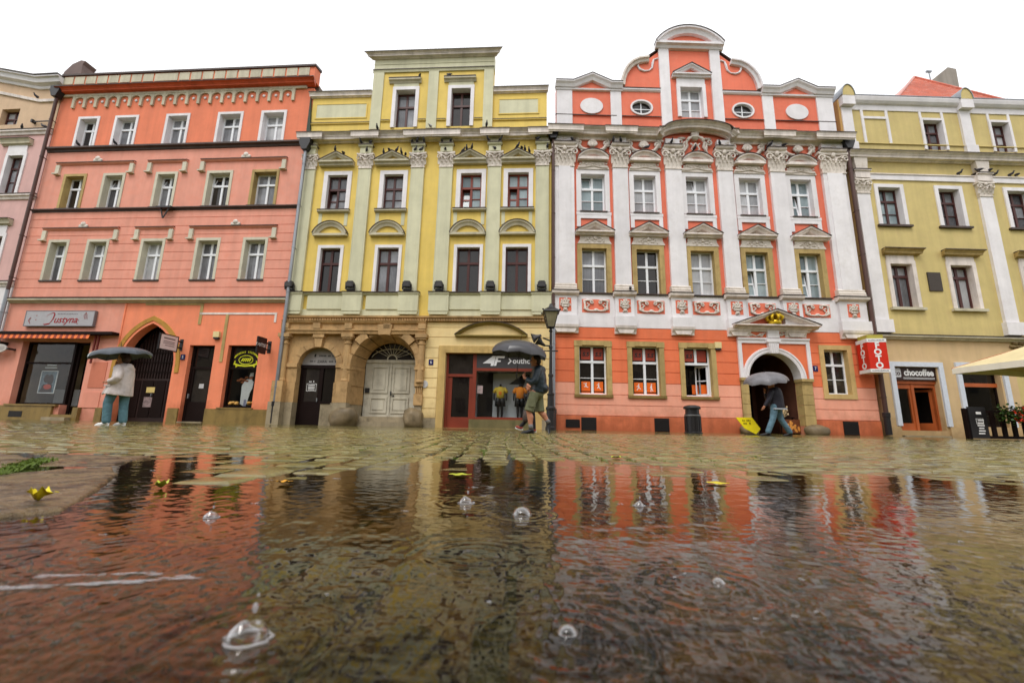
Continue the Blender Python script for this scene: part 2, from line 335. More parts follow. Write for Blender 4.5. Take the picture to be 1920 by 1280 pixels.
def pediment(par, mat, uc, hw, z0, zb, z1, p=.22, t=.14, fill=None, name='pediment', top=FLASH, base=0.):
    """triangular pediment: bed moulding z0..zb, raking mouldings to apex z1, recessed field"""
    o = MB().prof(uc-hw, uc+hw, [(base, z0), (base+p*.6, z0), (base+p*.65, z0+(zb-z0)*.4), (base+p, z0+(zb-z0)*.6), (base+p, zb), (base, zb)]).build(name, mat, par)
    m = MB(); path = [(uc+hw, zb), (uc, z1), (uc-hw, zb)]
    m.sweep(path, [(0, base), (0, base+p), (t*.35, base+p), (t*.45, base+p*.8), (t, base+p*.6), (t, base)])
    m.build('raking_moulding', mat, o)
    MB().prism([(uc-hw+.1, zb), (uc+hw-.1, zb), (uc, z1-t*1.1)], base+.0, base+.035).build('tympanum', fill or mat, o)
    if top: MB().sweep(path, [(-.03, base), (-.03, base+p+.03), (-.004, base+p+.03), (-.004, base)]).build('flashing', top, o)
    return o
def segment(par, mat, uc, hw, zb, z1, p=.2, t=.2, fill=None, base_h=.1, name='segmental_hood', top=FLASH, base=0.):
    h = z1-zb; r = (hw*hw+h*h)/(2*h); a = math.degrees(math.asin(min(1, hw/r)))
    path = arc(uc, z1-r, r, r, 90-a, 90+a, 14)
    o = MB().sweep(path, [(0, base), (0, base+p), (t*.3, base+p), (t*.4, base+p*.75), (t, base+p*.55), (t, base)]).build(name, mat, par)
    boxes(o, 'bed_moulding', mat, (uc-hw, uc+hw, zb-base_h, zb, base, base+p*.9))
    r2 = r-t*.8; c = (hw-t*1.3)/r2; a2 = math.degrees(math.asin(min(1, c)))
    MB().prism([(uc-hw+t, zb)]+[(u, max(z, zb+.001)) for u, z in arc(uc, z1-r, r2, r2, 90+a2, 90-a2, 12)]+[(uc+hw-t, zb)], base, base+.035).build('tympanum', fill or mat, o)
    if top: MB().sweep(path, [(-.028, base), (-.028, base+p+.03), (-.003, base+p+.03), (-.003, base)]).build('flashing', top, o)
    return o
def capital(par, mat, u0, u1, z0, z1, p=.12, name='capital'):
    """leafy composite capital"""
    m = MB(); w = u1-u0; h = z1-z0; uc = (u0+u1)/2
    m.prism([(u0, z0+h*.05), (u1, z0+h*.05), (u1+w*.06, z0+h*.86), (u0-w*.06, z0+h*.86)], 0, p+.01)
    m.box(u0-.025, u1+.025, z0, z0+h*.05, 0, p+.035)
    pa = [(u0-w*.16, p+.13), (u0-w*.05, p+.10), (uc, p+.07), (u1+w*.05, p+.10), (u1+w*.16, p+.13)]
    vs = [(u, -q, z) for z in (z0+h*.88, z1) for u, q in pa]+[(u, 0, z) for z in (z0+h*.88, z1) for u in (u0-w*.16, u1+w*.16)]
    m.add(vs, [(0, 1, 2, 3, 4, 11, 10), (5, 12, 13, 9, 8, 7, 6), (0, 5, 6, 1), (1, 6, 7, 2), (2, 7, 8, 3), (3, 8, 9, 4), (0, 10, 12, 5), (4, 9, 13, 11)])
    def leaf(c, zb, lh, lw, out):
        k = 5; vs = []
        for i in range(k+1):
            t = i/k; ww = lw*(.5+.5*math.sin(math.pi*min(1, t*.85+.15)))*(1 if t < .95 else .6); q = p+.012+out*t**2.4; zz = zb+lh*(t if t < .85 else .85+(t-.85)*-.4)
            vs += [(c-ww/2, -q+.012, zz), (c, -q-.022, zz), (c+ww/2, -q+.012, zz)]
        m.add(vs, [(3*i+j, 3*i+j+1, 3*i+j+4, 3*i+j+3) for i in range(k) for j in range(2)])
    n1 = max(3, round(w/.18))
    for i in range(n1): leaf(u0+w*(i+.5)/n1, z0+h*.06, h*.36, w/n1*.98, .09)
    for i in range(n1+1): leaf(u0+w*i/n1, z0+h*.2, h*.42, w/n1*.9, .12)
    for sgn, u in ((-1, u0-w*.03), (1, u1+w*.03)):
        pts = []
        for i in range(15):
            a = i/14*2.6*math.pi; r = h*.17*(1-.055*i); pts.append((u-sgn*r*math.cos(a)*.9, -(p+.07), z0+h*.69+r*math.sin(a)))
        m.tube(pts, [h*.045*(1-.03*i) for i in range(15)], 5)
        pts = [(uc+sgn*w*.08, -(p+.03), z0+h*.48), (uc+sgn*w*.16, -(p+.05), z0+h*.7), (u-sgn*h*.1, -(p+.06), z0+h*.84)]
        m.tube(pts, h*.04, 5)
    m.ball((uc, -(p+.08), z0+h*.86), (h*.1, h*.07, h*.12), 7, 5)
    for k in range(7): m.ball((uc+(k-3)*w*.12, -(p+.05), z0+h*(.55+.08*math.cos(k*2.1))), (w*.055, .03, h*.06), 5, 4)
    return m.build(name, mat, par)
def scroll(m, u, z, r, p, turns=1.5, a0=0., d=1, rad=.03, tail=None):
    n = int(12*turns); pts = []
    if tail: pts += [(tail[0], -p, tail[1])]
    for i in range(n+1):
        t = i/n; a = RAD(a0)+d*t*turns*2*math.pi; q = r*(1-.85*t); pts.append((u+q*math.cos(a), -p, z+q*math.sin(a)))
    m.tube(pts, [rad*(1-.35*i/len(pts)) for i in range(len(pts))], 5)
def downpipe(par, mat, u, z0, z1, p=.14, r=.06, name='downpipe', hopper=None, foot=None):
    o = MB().tube([(u, -p, z0), (u, -p, z1)], r, 10).build(name, mat, par, smooth=False)
    k = z0+.6
    while k < z1-.4:
        MB().lathe((u, -p, k), [(r, 0), (r+.014, .005), (r+.014, .05), (r, .055)], 10).box(u-.015, u+.015, k+.01, k+.04, 0, p-r*.5).build('pipe_bracket', mat, o); k += 2.1
    if hopper:
        MB().prism([(u-.12, z1-.1), (u+.12, z1-.1), (u+.26, z1+.25), (u+.26, z1+.5), (u-.26, z1+.5), (u-.26, z1+.25)], p-.13, p+.18).build('rain_hopper', hopper, o)
    if foot:
        MB().lathe((u, -p, z0-.9), [(r+.03, 0), (r+.03, .7), (r+.05, .72), (r+.05, .9), (r, .91)], 10).build('cast_foot', foot, o)
    return o
def core(par, u0, u1, zg, top, back=9., steps=(), name='side_wall'):
    m = MB().box(u0, u1, zg, top, -back, -.42).box(u0, u1, -.3, zg-.002, -back, -3.6).box(u0, u0+.3, -.3, zg-.002, -3.598, -.36).box(u1-.3, u1, -.3, zg-.002, -3.598, -.36)
    for (a, b, t) in steps: m.box(a, b, top-.001, t, -1.0, -.3)
    return m.build(name, CORE, par)
def cz(z, p): return HC+(z-HC)*(1-p/18.2)
# ------------------------------------------------------------------ the row of townhouses; each stands on its own line of the square
A3 = (1.748, 17.9)
POS = {'pink': ((-23.694, 19.590), -.0848), 'orange': ((-10.079, 18.610), -.0719), 'yellow': (A3, -.0599), 'coral': (A3, .0137), 'straw': ((15.520, 18.089), .016)}
def house(k, label): return empty('townhouse', (*POS[k][0], 0), POS[k][1], label, 'townhouse')
def onwall(k, u, z, p=0.):
    """point in the world of a place on a facade"""
    (x, y), a = POS[k]; return Vector((x+u*math.cos(a)+p*math.sin(a), y+u*math.sin(a)-p*math.cos(a), z))
def onhouse(name, k, u, z, p, label, cat, group=None): return empty(name, onwall(k, u, z, p), POS[k][1], label, cat, group)

# ---------------------------------------------------------------- orange house
h1 = H = house('orange', 'tall orange and salmon townhouse with an arcaded frieze under its parapet')
R2 = [(-12.4, -11.3), (-10.4, -9.25), (-7.63, -6.4), (-4.87, -3.65), (-2.55, -1.33)]
R3 = [(-12.43, -11.2), (-10.32, -9.14), (-7.55, -6.4), (-4.9, -3.57), (-2.6, -1.22)]
R4 = [(-12.4, -11.2), (-10.37, -9.08), (-7.6, -6.32), (-4.85, -3.51), (-2.58, -1.26)]
hs = []
WD = .13
for row, (a, b) in ((R2, (6.5, 8.57)), (R3, (10.17, 12.06)), (R4, (13.54, 15.3))):
    for u0, u1 in row: hs.append((u0+.04, u1-.04, a, b-.04))
L1, R1 = -13.65, -.02
wall(H, SALMON, L1, R1, 5.5, 13.38, hs)
wall(H, ORANGE, L1, R1, 13.382, 16.5, hs)
zc = [5.7+.437*i for i in range(11)]
courses(H, SALMON, L1+.02, R1-.02, zc[:-1]+[10.02], hs, p=.02, gap=.026)
TRIMW = surf('pale sage trim', lin(206, 200, 180), dirt=lin(170, 162, 138), dirtamt=.4)
for row, (a, b), mt in ((R2, (6.5, 8.57), TRIMW), (R3, (10.17, 12.06), TRIMW), (R4, (13.54, 15.3), WHITE)):
    for i, (u0, u1) in enumerate(row):
        surround(H, mt if not (row is R3 and i in (0, 4)) else OCHRE, u0, u1, a, b, WD, .035, -.36)
        t = (2,) if row is R3 and i in (1, 2, 3) else ()
        w = window(H, u0+WD, u1-WD, a+.02, b-WD, FWHITE, PANE, rec=.33, tr=.68, tilt=t)
        sill(H, FLASH, u0-.02, u1+.02, a-.05, a+.02, .07 if row is R2 else .1)
moulding(H, 'string_course', FLASH, L1, R1, [(0, 13.28), (.05, 13.3), (.08, 13.38), (.2, 13.42), (.2, 13.5), (0, 13.54)])
moulding(H, 'string_course', FLASH, L1, R1, [(0, 9.98), (.05, 10.0), (.06, 10.05), (.16, 10.08), (.16, 10.13), (0, 10.17)])
moulding(H, 'string_course', TRIMG, L1, R1, [(0, 5.4), (.06, 5.4), (.1, 5.46), (.22, 5.5), (.22, 5.58), (0, 5.6)], top=FLASH)
for z, sp in ((12.6, ((-12.9, -8.74), (-8.02, -5.97), (-5.27, -.91))), (9.08, ((-12.77, -8.84), (-7.99, -6.05), (-5.25, -.95)))):
    for i, (a, b) in enumerate(sp):
        hd = moulding(H, 'hood_mould', SALMON, a, b, [(0, z-.06), (.05, z-.05), (.1, z), (.12, z+.03), (0, z+.04)], top=FLASH)
        for e in (a, b-.22):
            MB().box(e, e+.2, z-.54, z-.07, 0, .1).box(e-.05, e+.25, z-.6, z-.54, 0, .18).build('corbel', TRIMW, hd)
        if i != 1:
            uc = (a+b)/2+.1; m = MB().box(uc-.2, uc+.2, z+.08, z+.13, 0, .13).ball((uc, -.1, z+.24), (.13, .08, .13)).ball((uc-.15, -.08, z+.17), (.1, .05, .07)).ball((uc+.15, -.08, z+.17), (.1, .05, .07))
            m.build('carved_ornament', WHITEORN, hd, smooth=True)
# arcaded corbel frieze
fz = boxes(H, 'arcade_frieze', TRIMG, (L1+.1, R1-.35, 16.46, 16.64, 0, .1))
n = 20; T0, TS = -12.84, .622
for i in range(n):
    boxes(fz, 'corbel', TRIMG, (T0+i*TS-.07, T0+i*TS+.07, 15.8, 16.46, 0, .09))
    if i < n-1:
        a, b = T0+i*TS+.07, T0+(i+1)*TS-.07; c = (a+b)/2
        MB().prism([(a, 16.46), (a, 16.2)]+arc(c, 16.2, (b-a)/2, .2, 180, 0, 8)+[(b, 16.2), (b, 16.46)], 0, .08).build('arch', TRIMG, fz)
        MB().ball((c, -.02, 16.14), (.075, .045, .075), 8, 6).build('rosette', WHITE, fz, smooth=True)
moulding(H, 'cornice', CORN_O, L1, R1+.05, cornice_pr(cz(16.63, .05), cz(17.17, .42), .45), 0, 0.3, top=FLASH)
par_ = wall(H, ORANGE, L1-.02, R1, cz(17.0, .1), cz(17.82, .12), (), .12, .5, 'parapet')
u = L1+.05; k = 0
while u < R1-.3:
    wd = 1.25 if k == 8 else .55
    if u+wd > R1: wd = R1-u-.02
    boxes(par_, 'panel', TRIMG, (u, u+wd, cz(17.28, .14), cz(17.72, .14), .1, .15)); u += wd+.085; k += 1
moulding(par_, 'coping', FLASH, L1-.04, R1+.06, [(-.4, cz(17.83, .1)), (.2, cz(17.83, .2)), (.2, cz(17.93, .2)), (-.4, cz(17.97, .1))])
core(H, L1+.01, R1-.01, 5.4, 17.0)
# ground floor
SPL = -7.78
gl_h = [(-12.5, -10.05, .72, 3.6), (-10.0, -9.13, .3, 3.58)]
wall(H, SALMON, L1, SPL, -.3, 5.4, gl_h+[(-10.06, -9.99, .72, 3.58)], .0, .4)
gr_h = [(-7.72, -4.86, -.3, 4.75), (-4.33, -3.15, .1, 3.45), (-2.52, -1.08, .72, 3.46)]
wall(H, ORANGE_G, SPL+.002, R1, -.3, 5.4, gr_h, .0, .4)
boxes(H, 'pier_edge', ORANGE_G, (SPL-.02, SPL+.05, 2.6, 5.38, .0, .03))
# shop window and door under the awning
sw = boxes(H, 'shop_window', FDARK, (-12.5, -12.42, .72, 3.6, -.35, -.25), (-10.13, -10.02, .72, 3.58, -.35, -.2), (-12.42, -10.13, .72, .8, -.35, -.25), (-12.42, -10.13, 3.5, 3.6, -.35, -.25), (-12.42, -10.13, 2.58, 2.66, -.35, -.25))
boxes(sw, 'pane', SHOPGLASS, (-12.42, -10.13, .8, 2.58, -.31, -.3)); boxes(sw, 'pane', SHOPGLASS, (-12.42, -10.13, 2.66, 3.5, -.31, -.3))
room(H, -12.6, -9.05, .3, 3.9, -.36, -2.2, surf('brown interior', lin(150, 130, 100), var=.4, scale=.8, bump=0))
boxes(H, 'back_shelf', FDARK, (-11.3, -10.3, .7, 3.3, -2.1, -1.8)); boxes(H, 'display_drape', GREYIN, (-12.2, -10.9, .72, 1.5, -1.6, -1.5))
dr = boxes(H, 'door', FDARK, (-10.0, -9.9, .3, 3.58, -.38, -.3), (-9.22, -9.13, .3, 3.58, -.38, -.3), (-9.9, -9.22, 3.48, 3.58, -.38, -.3), (-9.9, -9.6, .3, 3.48, -1.1, -1.05))
boxes(H, 'plinth', PLIN1, (L1, -10.25, -.2, .66, 0, .1), (-12.55, -10.05, .66, .73, -.2, .14))
boxes(H, 'step', PLIN1, (-10.2, -9.2, -.2, .3, -.4, .12)); boxes(H, 'step', SANDG, (-10.3, -9.2, -.2, .18, .12, .38))
boxes(H, 'plinth', PLIN1, (-9.17, -8.92, -.2, .62, 0, .16)); boxes(H, 'plinth', PLIN1, (-8.12, -7.8, -.2, .62, 0, .14))
boxes(H, 'pier_panel', surf('stucco rose', lin(226, 150, 128)), (-8.95, -8.15, .62, 1.3, 0, .03)); boxes(H, 'pier_panel', surf('stucco brick', lin(204, 122, 96)), (-8.85, -8.1, 1.5, 2.65, 0, .02))
boxes(H, 'cellar_vent', BLACKV, (-12.25, -11.6, .16, .42, .0, .11))
# pointed portal
def pointed(uc, hw, zs, za, n=10):
    """left springing, up to the apex, down to the right springing"""
    h = za-zs; r = (hw*hw+h*h)/(2*hw); out = []
    a1 = math.atan2(h, r-hw)
    for i in range(n+1): a = math.pi-a1*i/n; out.append((uc-hw+r+r*math.cos(a), zs+r*math.sin(a)))
    return out+[(2*uc-u, z) for u, z in out[::-1][1:]]
PU = -6.29
pth = pointed(PU, 1.3, 2.55, 4.45)
MB().prism([(-7.74, -.3), (-7.74, 4.77), (-4.84, 4.77), (-4.84, -.3)]+[(PU+1.3, -.3)]+pth[::-1]+[(PU-1.3, -.3)], -.4, .001).build('wall', ORANGE_G, H)
MB().sweep([(PU-1.3, 1.4)]+pth+[(PU+1.3, 2.2)], [(0, -.36), (.02, -.1), (.1, -.06), (.12, .03), (.3, .04), (.32, .0)]).build('arch_moulding', surf('arch sandstone', lin(186, 140, 62), dirt=lin(120, 90, 40), dirtamt=.8, bump=.3), H)
gate = MB().prism([(PU-1.3, .05)]+pth+[(PU+1.3, .05)], -.7, -.62).build('gate', surf('gate brown', lin(46, 30, 28), rough=.45, var=.25), H)
for i in range(19):
    u = PU-1.24+i*.1377; top = 2.5+1.9*max(0, 1-((u-PU)/1.3)**2)**.8
    MB().box(u-.018, u+.018, 2.0, top-.04, -.62, -.585).build('gate_bar', FDARK, gate)
for z in (2.3, 2.75, 3.2): boxes(gate, 'gate_rail', FDARK, (PU-1.2, PU+1.2, z-.02, z+.02, -.62, -.575) if z < 3 else (PU-1.0, PU+1.0, z-.02, z+.02, -.62, -.575))
for u0, u1 in ((-7.5, -6.95), (-6.85, -6.32), (-6.26, -5.73), (-5.63, -5.05)): boxes(gate, 'gate_panel', FDARK, (u0, u1, .25, 1.9, -.62, -.59))
boxes(gate, 'notice', plain('yellowed paper', 214, 190, 120), (-6.6, -6.2, 1.35, 1.6, -.59, -.58)); boxes(gate, 'notice', plain('faded poster', 150, 130, 130, var=.5), (-6.65, -6.25, .7, 1.15, -.59, -.58))
boxes(gate, 'notice', plain('white paper', 225, 225, 225), (-5.35, -5.23, 1.45, 1.63, -.59, -.58))
boxes(gate, 'handle', PIPEG, (-6.3, -6.27, 1.2, 1.32, -.59, -.52))
# dark door and bakery window
d2 = boxes(H, 'door', FDARK, (-4.33, -4.23, .1, 3.45, -.3, -.2), (-3.25, -3.15, .1, 3.45, -.3, -.2), (-4.23, -3.25, 3.37, 3.45, -.3, -.2), (-4.23, -3.25, 2.4, 2.5, -.3, -.2), (-4.23, -3.25, .1, .95, -.3, -.23), (-4.23, -4.12, .95, 2.4, -.3, -.22), (-3.36, -3.25, .95, 2.4, -.3, -.22))
boxes(d2, 'pane', PANED, (-4.23, -3.25, 2.5, 3.37, -.27, -.26)); boxes(d2, 'pane', PANED, (-4.12, -3.36, .95, 2.4, -.27, -.26)); boxes(d2, 'notice', GREYIN, (-3.82, -3.6, 1.55, 1.75, -.255, -.25)); boxes(d2, 'handle', PIPEG, (-4.2, -4.16, 1.1, 1.3, -.2, -.14))
w3 = boxes(H, 'shop_window', FDARK, (-2.52, -2.44, .72, 3.46, -.3, -.2), (-1.16, -1.08, .72, 3.46, -.3, -.2), (-2.44, -1.16, 3.38, 3.46, -.3, -.2), (-2.44, -1.16, .72, .8, -.3, -.2), (-2.44, -1.16, 2.42, 2.5, -.3, -.2))
boxes(w3, 'pane', PANED, (-2.44, -1.16, 2.5, 3.38, -.27, -.26)); boxes(w3, 'pane', SHOPGLASS, (-2.44, -1.16, .8, 2.42, -.27, -.26))
room(H, -2.5, -1.1, .6, 2.6, -.31, -1.2, DARKIN)
boxes(H, 'plinth', PLIN1, (-3.12, R1, -.2, .66, 0, .08), (-2.6, -1.0, .66, .72, -.2, .1)); boxes(H, 'plinth', PLIN1, (-4.83, -4.36, -.2, .66, 0, .07)); boxes(H, 'step', SANDG, (-4.3, -3.18, -.2, .1, -.3, .1))
for b in ((-4.1, -.45, 4.86, 4.95), (-2.84, -2.7, 2.7, 4.86), (-4.12, -3.98, 4.4, 5.3), (-.55, -.45, 4.5, 4.86), (-6.8, -3.98, 5.3, 5.38)): boxes(H, 'plaster_strip', OCHRE if b[1] < -2 else TRIMB, (b[0], b[1], b[2], b[3], 0, .025))
downpipe(H, PIPEG, .12, 1.0, 12.9, p=.3, r=.075, hopper=DARKM, foot=DARKM)
MB().prism([(-.1, 16.2), (.1, 13.9), (.25, 13.35), (-.1, 13.35)], -.2, .1).build('gutter_apron', plain('dark green metal', 52, 62, 50), H)

# ---------------------------------------------------------------- pink house at the left edge
H = house('pink', 'pale pink and beige townhouse with brown windows, cut off by the left edge'); h0 = H
hs = [(-3.3, -2.25, 15.03, 15.96), (-2.15, -1.28, 11.05, 13.2), (-2.1, -1.25, 6.9, 8.8), (-5.2, -4.3, 11.05, 13.2), (-5.2, -4.3, 6.9, 8.8), (-6.0, -5.0, 15.03, 15.96)]
he = [(a-.05, b+.05, c, e+.05) if c < 14 else (a, b, c, e) for a, b, c, e in hs]; wall(H, PINK, -9, -.05, 6.3, 14.45, he); wall(H, BEIGE0, -9, -.05, 14.452, 17.3, he)
MB().prism([(-9, 17.3), (-1.3, 17.3), (-6.0, 18.4), (-9, 18.4)], -.3, 0).build('gable', BEIGE0, H)
wall(H, WHITE, -9, -.05, -.3, 6.3); courses(H, WHITE, -8.98, -.07, [.6, 1.2, 1.8, 2.4, 3.0, 3.6, 4.1, 4.55, 4.9, 5.35, 6.2], p=.03)
for i, (a, b, c, e) in enumerate(hs):
    if c > 14: window(H, a, b, c, e, FBROWN, PANE, rec=.3, tr=.5, fw=.07, mull=.08)
    else:
        surround(H, WHITE, a-.16, b+.16, c, e+.15, .16, .05, -.3); window(H, a, b, c, e, FBROWN, PANE, rec=.25, tr=.7, fw=.07, mull=.09, bars=1)
        boxes(H, 'lintel_panel', WHITE, (a-.12, b+.1, e+.15, e+.55, 0, .05))
        moulding(H, 'hood_mould', TRIMG, a-.5, b+.3, cornice_pr(e+.55, e+.85, .25), top=FLASH)
for z in (14.36, 10.74, 6.2): moulding(H, 'string_course', TRIMB, -9, -.05, [(0, z), (.06, z), (.09, z+.12), (.16, z+.16), (.16, z+.24), (0, z+.26)], top=FLASH)
rk = MB(); prc = [(0, 0), (0, .08), (.12, .12), (.2, .3), (.42, .36), (.42, .45), (.5, .45), (.5, 0)]
rk.sweep([(-.05+.12, cz(17.3, .3)), (-1.3, cz(17.3, .3)), (-6.2, cz(18.45, .3))][::-1], [(q, p) for q, p in prc]).build('raking_cornice', WHITE, H)
MB().sweep([(-.05+.14, cz(17.82, .3)), (-1.3, cz(17.82, .3)), (-6.2, cz(18.98, .3))][::-1], [(0, 0), (0, .5), (.04, .5), (.04, 0)]).build('flashing', FLASH, H)
MB().sweep([(-.08, 16.25), (-1.15, 16.25), (-6.2, 17.5)][::-1], [(0, 0), (0, .08), (.14, .1), (.16, 0)]).build('band_moulding', TRIMB, H)
boxes(H, 'iron_bracket', DARKM, (-1.2, -.1, 15.02, 15.07, .1, .14), (-1.22, -1.12, 15.0, 15.16, 0, .18))
core(H, -8.98, -.06, 6.3, 17.2)
downpipe(H, PIPEB, .02, 6.0, 16.4, p=.22, r=.075, hopper=DARKM); downpipe(H, PIPEG, .02, .1, 5.98, p=.22, r=.08)
MB().prism([(-.95, 17.5), (.38, 17.5), (.3, 18.8), (.42, 19.0), (.15, 19.06), (-.3, 18.85), (-.68, 18.4)], -.9, -.3).build('chimney_cowl', surf('rusty sheet', lin(104, 84, 78), var=.3, rough=.5), H)

# ---------------------------------------------------------------- yellow house
h2 = H = house('yellow', 'yellow townhouse with pale green pilasters, raised attic storey and a sandstone portal')
L2, R2_ = -11.85, -.08
PIL = [(-11.85, -11.27), (-9.16, -8.55), (-6.64, -6.02), (-5.3, -4.67), (-3.02, -2.4), (-.8, -.2)]
O3 = [(-10.63, -9.68), (-7.92, -6.99), (-4.28, -3.3), (-2.08, -1.12)]
O2 = [(-10.6, -9.67), (-7.93, -6.96), (-4.3, -3.27), (-2.11, -1.11)]
OA = [(-7.62, -6.66), (-4.9, -3.96)]
hs = [(a-.06, b+.06, 9.9, 11.72) for a, b in O3]+[(a-.06, b+.06, 5.9, 8.06) for a, b in O2]+[(a-.06, b+.06, 14.1, 16.16) for a, b in OA]
wall(H, YELLOW, L2, R2_, 4.75, 13.7, hs)
wall(H, YELLOW, L2, -8.82, 13.702, 16.0); wall(H, YELLOW, -2.88, -.3, 13.702, 16.0)
wall(H, YELLOW, -8.82, -2.88, 13.71, 17.25, hs, .1, .45)
wall(H, PALE, -8.84, -2.86, 17.25, 18.1, (), .11, .45, 'attic_frieze')
boxes(H, 'frieze_strip', PALE, (-8.85, -2.85, 17.62, 17.66, .1, .13))
moulding(H, 'attic_string', PALE, -8.86, -2.84, [(.1, 17.14), (.16, 17.14), (.18, 17.22), (.2, 17.26), (.1, 17.27)], top=FLASH)
moulding(H, 'attic_cornice', TRIMB, -8.82, -2.9, cornice_pr(cz(18.0, .1), cz(18.5, .4), .34, .1), 1., 1., top=FLASH)
for a, b in ((-8.82, -8.3), (-6.06, -5.57), (-3.34, -2.88)): boxes(H, 'attic_pilaster', PALE, (a, b, 14.0, 17.14, .1, .16))
for a, b in ((L2-.1, -8.84), (-2.86, -.27)):
    moulding(H, 'attic_coping', TRIMB, a, b, cornice_pr(15.88, 16.12, .2), 0 if a > -5 else .3, .3 if a > -5 else 0, top=FLASH)
for b in ((-11.6, -9.1, 14.78, 15.52), (-2.57, -.72, 14.8, 15.55)):
    boxes(H, 'attic_panel', PALE, (b[0], b[1], b[2], b[3], 0, .012)); surround(H, YELLOW, b[0]-.05, b[1]+.05, b[2]-.05, b[3]+.05, .05, .03, 0, True, 'panel_frame')
for a, b in ((L2, -8.84), (-8.28, -7.85), (-6.44, -6.08), (-5.55, -5.12), (-3.76, -3.36), (-2.86, -.3)):
    q = 0 if a in (L2, -2.86) else .1
    moulding(H, 'attic_ledge', YELLOW, a, b, [(q, 14.4), (q+.05, 14.41), (q+.07, 14.46), (q, 14.48)], top=FLASH, lip=.0)
for a, b in OA:
    surround(H, WHITE, a-.17, b+.17, 14.08, 16.3, .17, .17, -.25); window(H, a, b, 14.02, 16.1, FBROWN, PANE, rec=.2, tr=.64, fw=.07, mull=.1)
    boxes(H, 'lintel_panel', PALE, (a-.15, b+.13, 16.3, 16.5, .1, .14)); moulding(H, 'hood_mould', TRIMG, a-.38, b+.24, [(.1, 16.5), (.16, 16.5), (.2, 16.58), (.28, 16.62), (.28, 16.7), (.1, 16.72)], top=FLASH)
# main cornice, breaking forward over each pilaster
moulding(H, 'cornice', TRIMB, L2-.02, -.3, cornice_pr(13.35, cz(14.02, .42), .42), top=FLASH)
for a, b in PIL: moulding(H, 'cornice_break', TRIMB, max(a-.12, L2-.06), min(b+.12, -.28), cornice_pr(13.34, cz(14.03, .5), .1, .42), .5, .5, top=FLASH)
for a, b in PIL:
    pl = boxes(H, 'pilaster', PALE, (a, b, 5.86, 11.95, 0, .1)); boxes(pl, 'pilaster_edge', PALE, (a, a+.03, 5.9, 11.95, .1, .112), (b-.03, b, 5.9, 11.95, .1, .112))
    capital(pl, WHITEORN, a, b, 11.95, 12.7, .1)
    boxes(pl, 'entablature_block', PALE, (a+.03, b-.03, 12.7, 13.34, 0, .2))
    moulding(pl, 'block_ledge', PALE, a-.03, b+.03, [(.2, 12.98), (.27, 13.02), (.3, 13.08), (.2, 13.1)], top=FLASH)
for (a, b), (c, hw) in zip(O3, ((-10.24, .83), (-7.55, .82), (-3.86, .76), (-1.62, .77))):
    pediment(H, TRIMG, c, hw, 12.1, 12.3, 12.75, .3, .16, YELLOW)
    surround(H, WHITE, a-.2, b+.2, 9.87, 11.87, .2, .05, -.3); red = c > -5
    window(H, a, b, 9.88, 11.67, FRED if red else FBROWN, PANEB if red else PANE, rec=.22, tr=.62, bars=1, fw=.07, mull=.1, tilt=(0,) if c < -10 or red else ())
    moulding(H, 'window_sill', TRIMG, a-.3, b+.26, [(0, 9.72), (.1, 9.74), (.16, 9.78), (.16, 9.84), (0, 9.86)], top=FLASH)
    boxes(H, 'apron_strip', PALE, (a-.26, a-.1, 9.1, 9.72, 0, .02)); boxes(H, 'apron_strip', PALE, (b+.02, b+.18, 9.1, 9.72, 0, .02))
for (a, b), c in zip(O2, (-10.2, -7.54, -3.84, -1.61)):
    segment(H, TRIMG, c, .8, 8.66, 9.24, .22, .22, YELLOW)
    surround(H, WHITE, a-.14, b+.14, 5.88, 8.14, .14, .05, -.3); window(H, a, b, 5.9, 8.0, FBROWN, PANE, rec=.22, tr=.66, fw=.07, mull=.11)
# pedestal zone under the pilasters
for a, b in ((L2, -5.86), (-5.4, R2_)):
    moulding(H, 'ledge', PALE, a, b, [(0, 5.72), (.05, 5.73), (.12, 5.78), (.14, 5.84), (0, 5.86)], top=FLASH, lip=.05)
    wall(H, PALE, a, b, 4.8, 5.1, (), .05, .1, 'pedestal_band')
for a, b in PIL:
    c, e = max(a-.13, L2), min(b+.13, R2_); MB().box(c, e, 5.0, 5.84, 0, .2).prism([(c, 5.0), (e, 5.0), (e-.05, 4.86), (c+.05, 4.86)], 0, .18).build('pedestal', PALE, H)
    moulding(H, 'pedestal_cap', PALE, c-.02, e+.02, [(.2, 5.74), (.23, 5.76), (.25, 5.84), (.2, 5.86)], top=FLASH)
for a, b in O2: boxes(H, 'apron_panel', PALE, (a-.33, b+.33, 5.1, 5.72, 0, .1))
moulding(H, 'dentil_cornice', SAND, L2-.05, R2_, [(0, 4.56), (.1, 4.56), (.1, 4.68), (.2, 4.7), (.22, 4.78), (0, 4.8)])
m = MB(); u = L2
while u < R2_-.1: m.box(u, u+.065, 4.57, 4.66, .1, .17); u += .115
m.build('dentil_row', SAND, H)['kind'] = 'stuff'
core(H, L2+.01, R2_-.01, 4.75, 14.0, steps=((-8.7, -3.0, 18.0), (L2+.02, -8.71, 15.9), (-2.99, -.35, 15.9)))
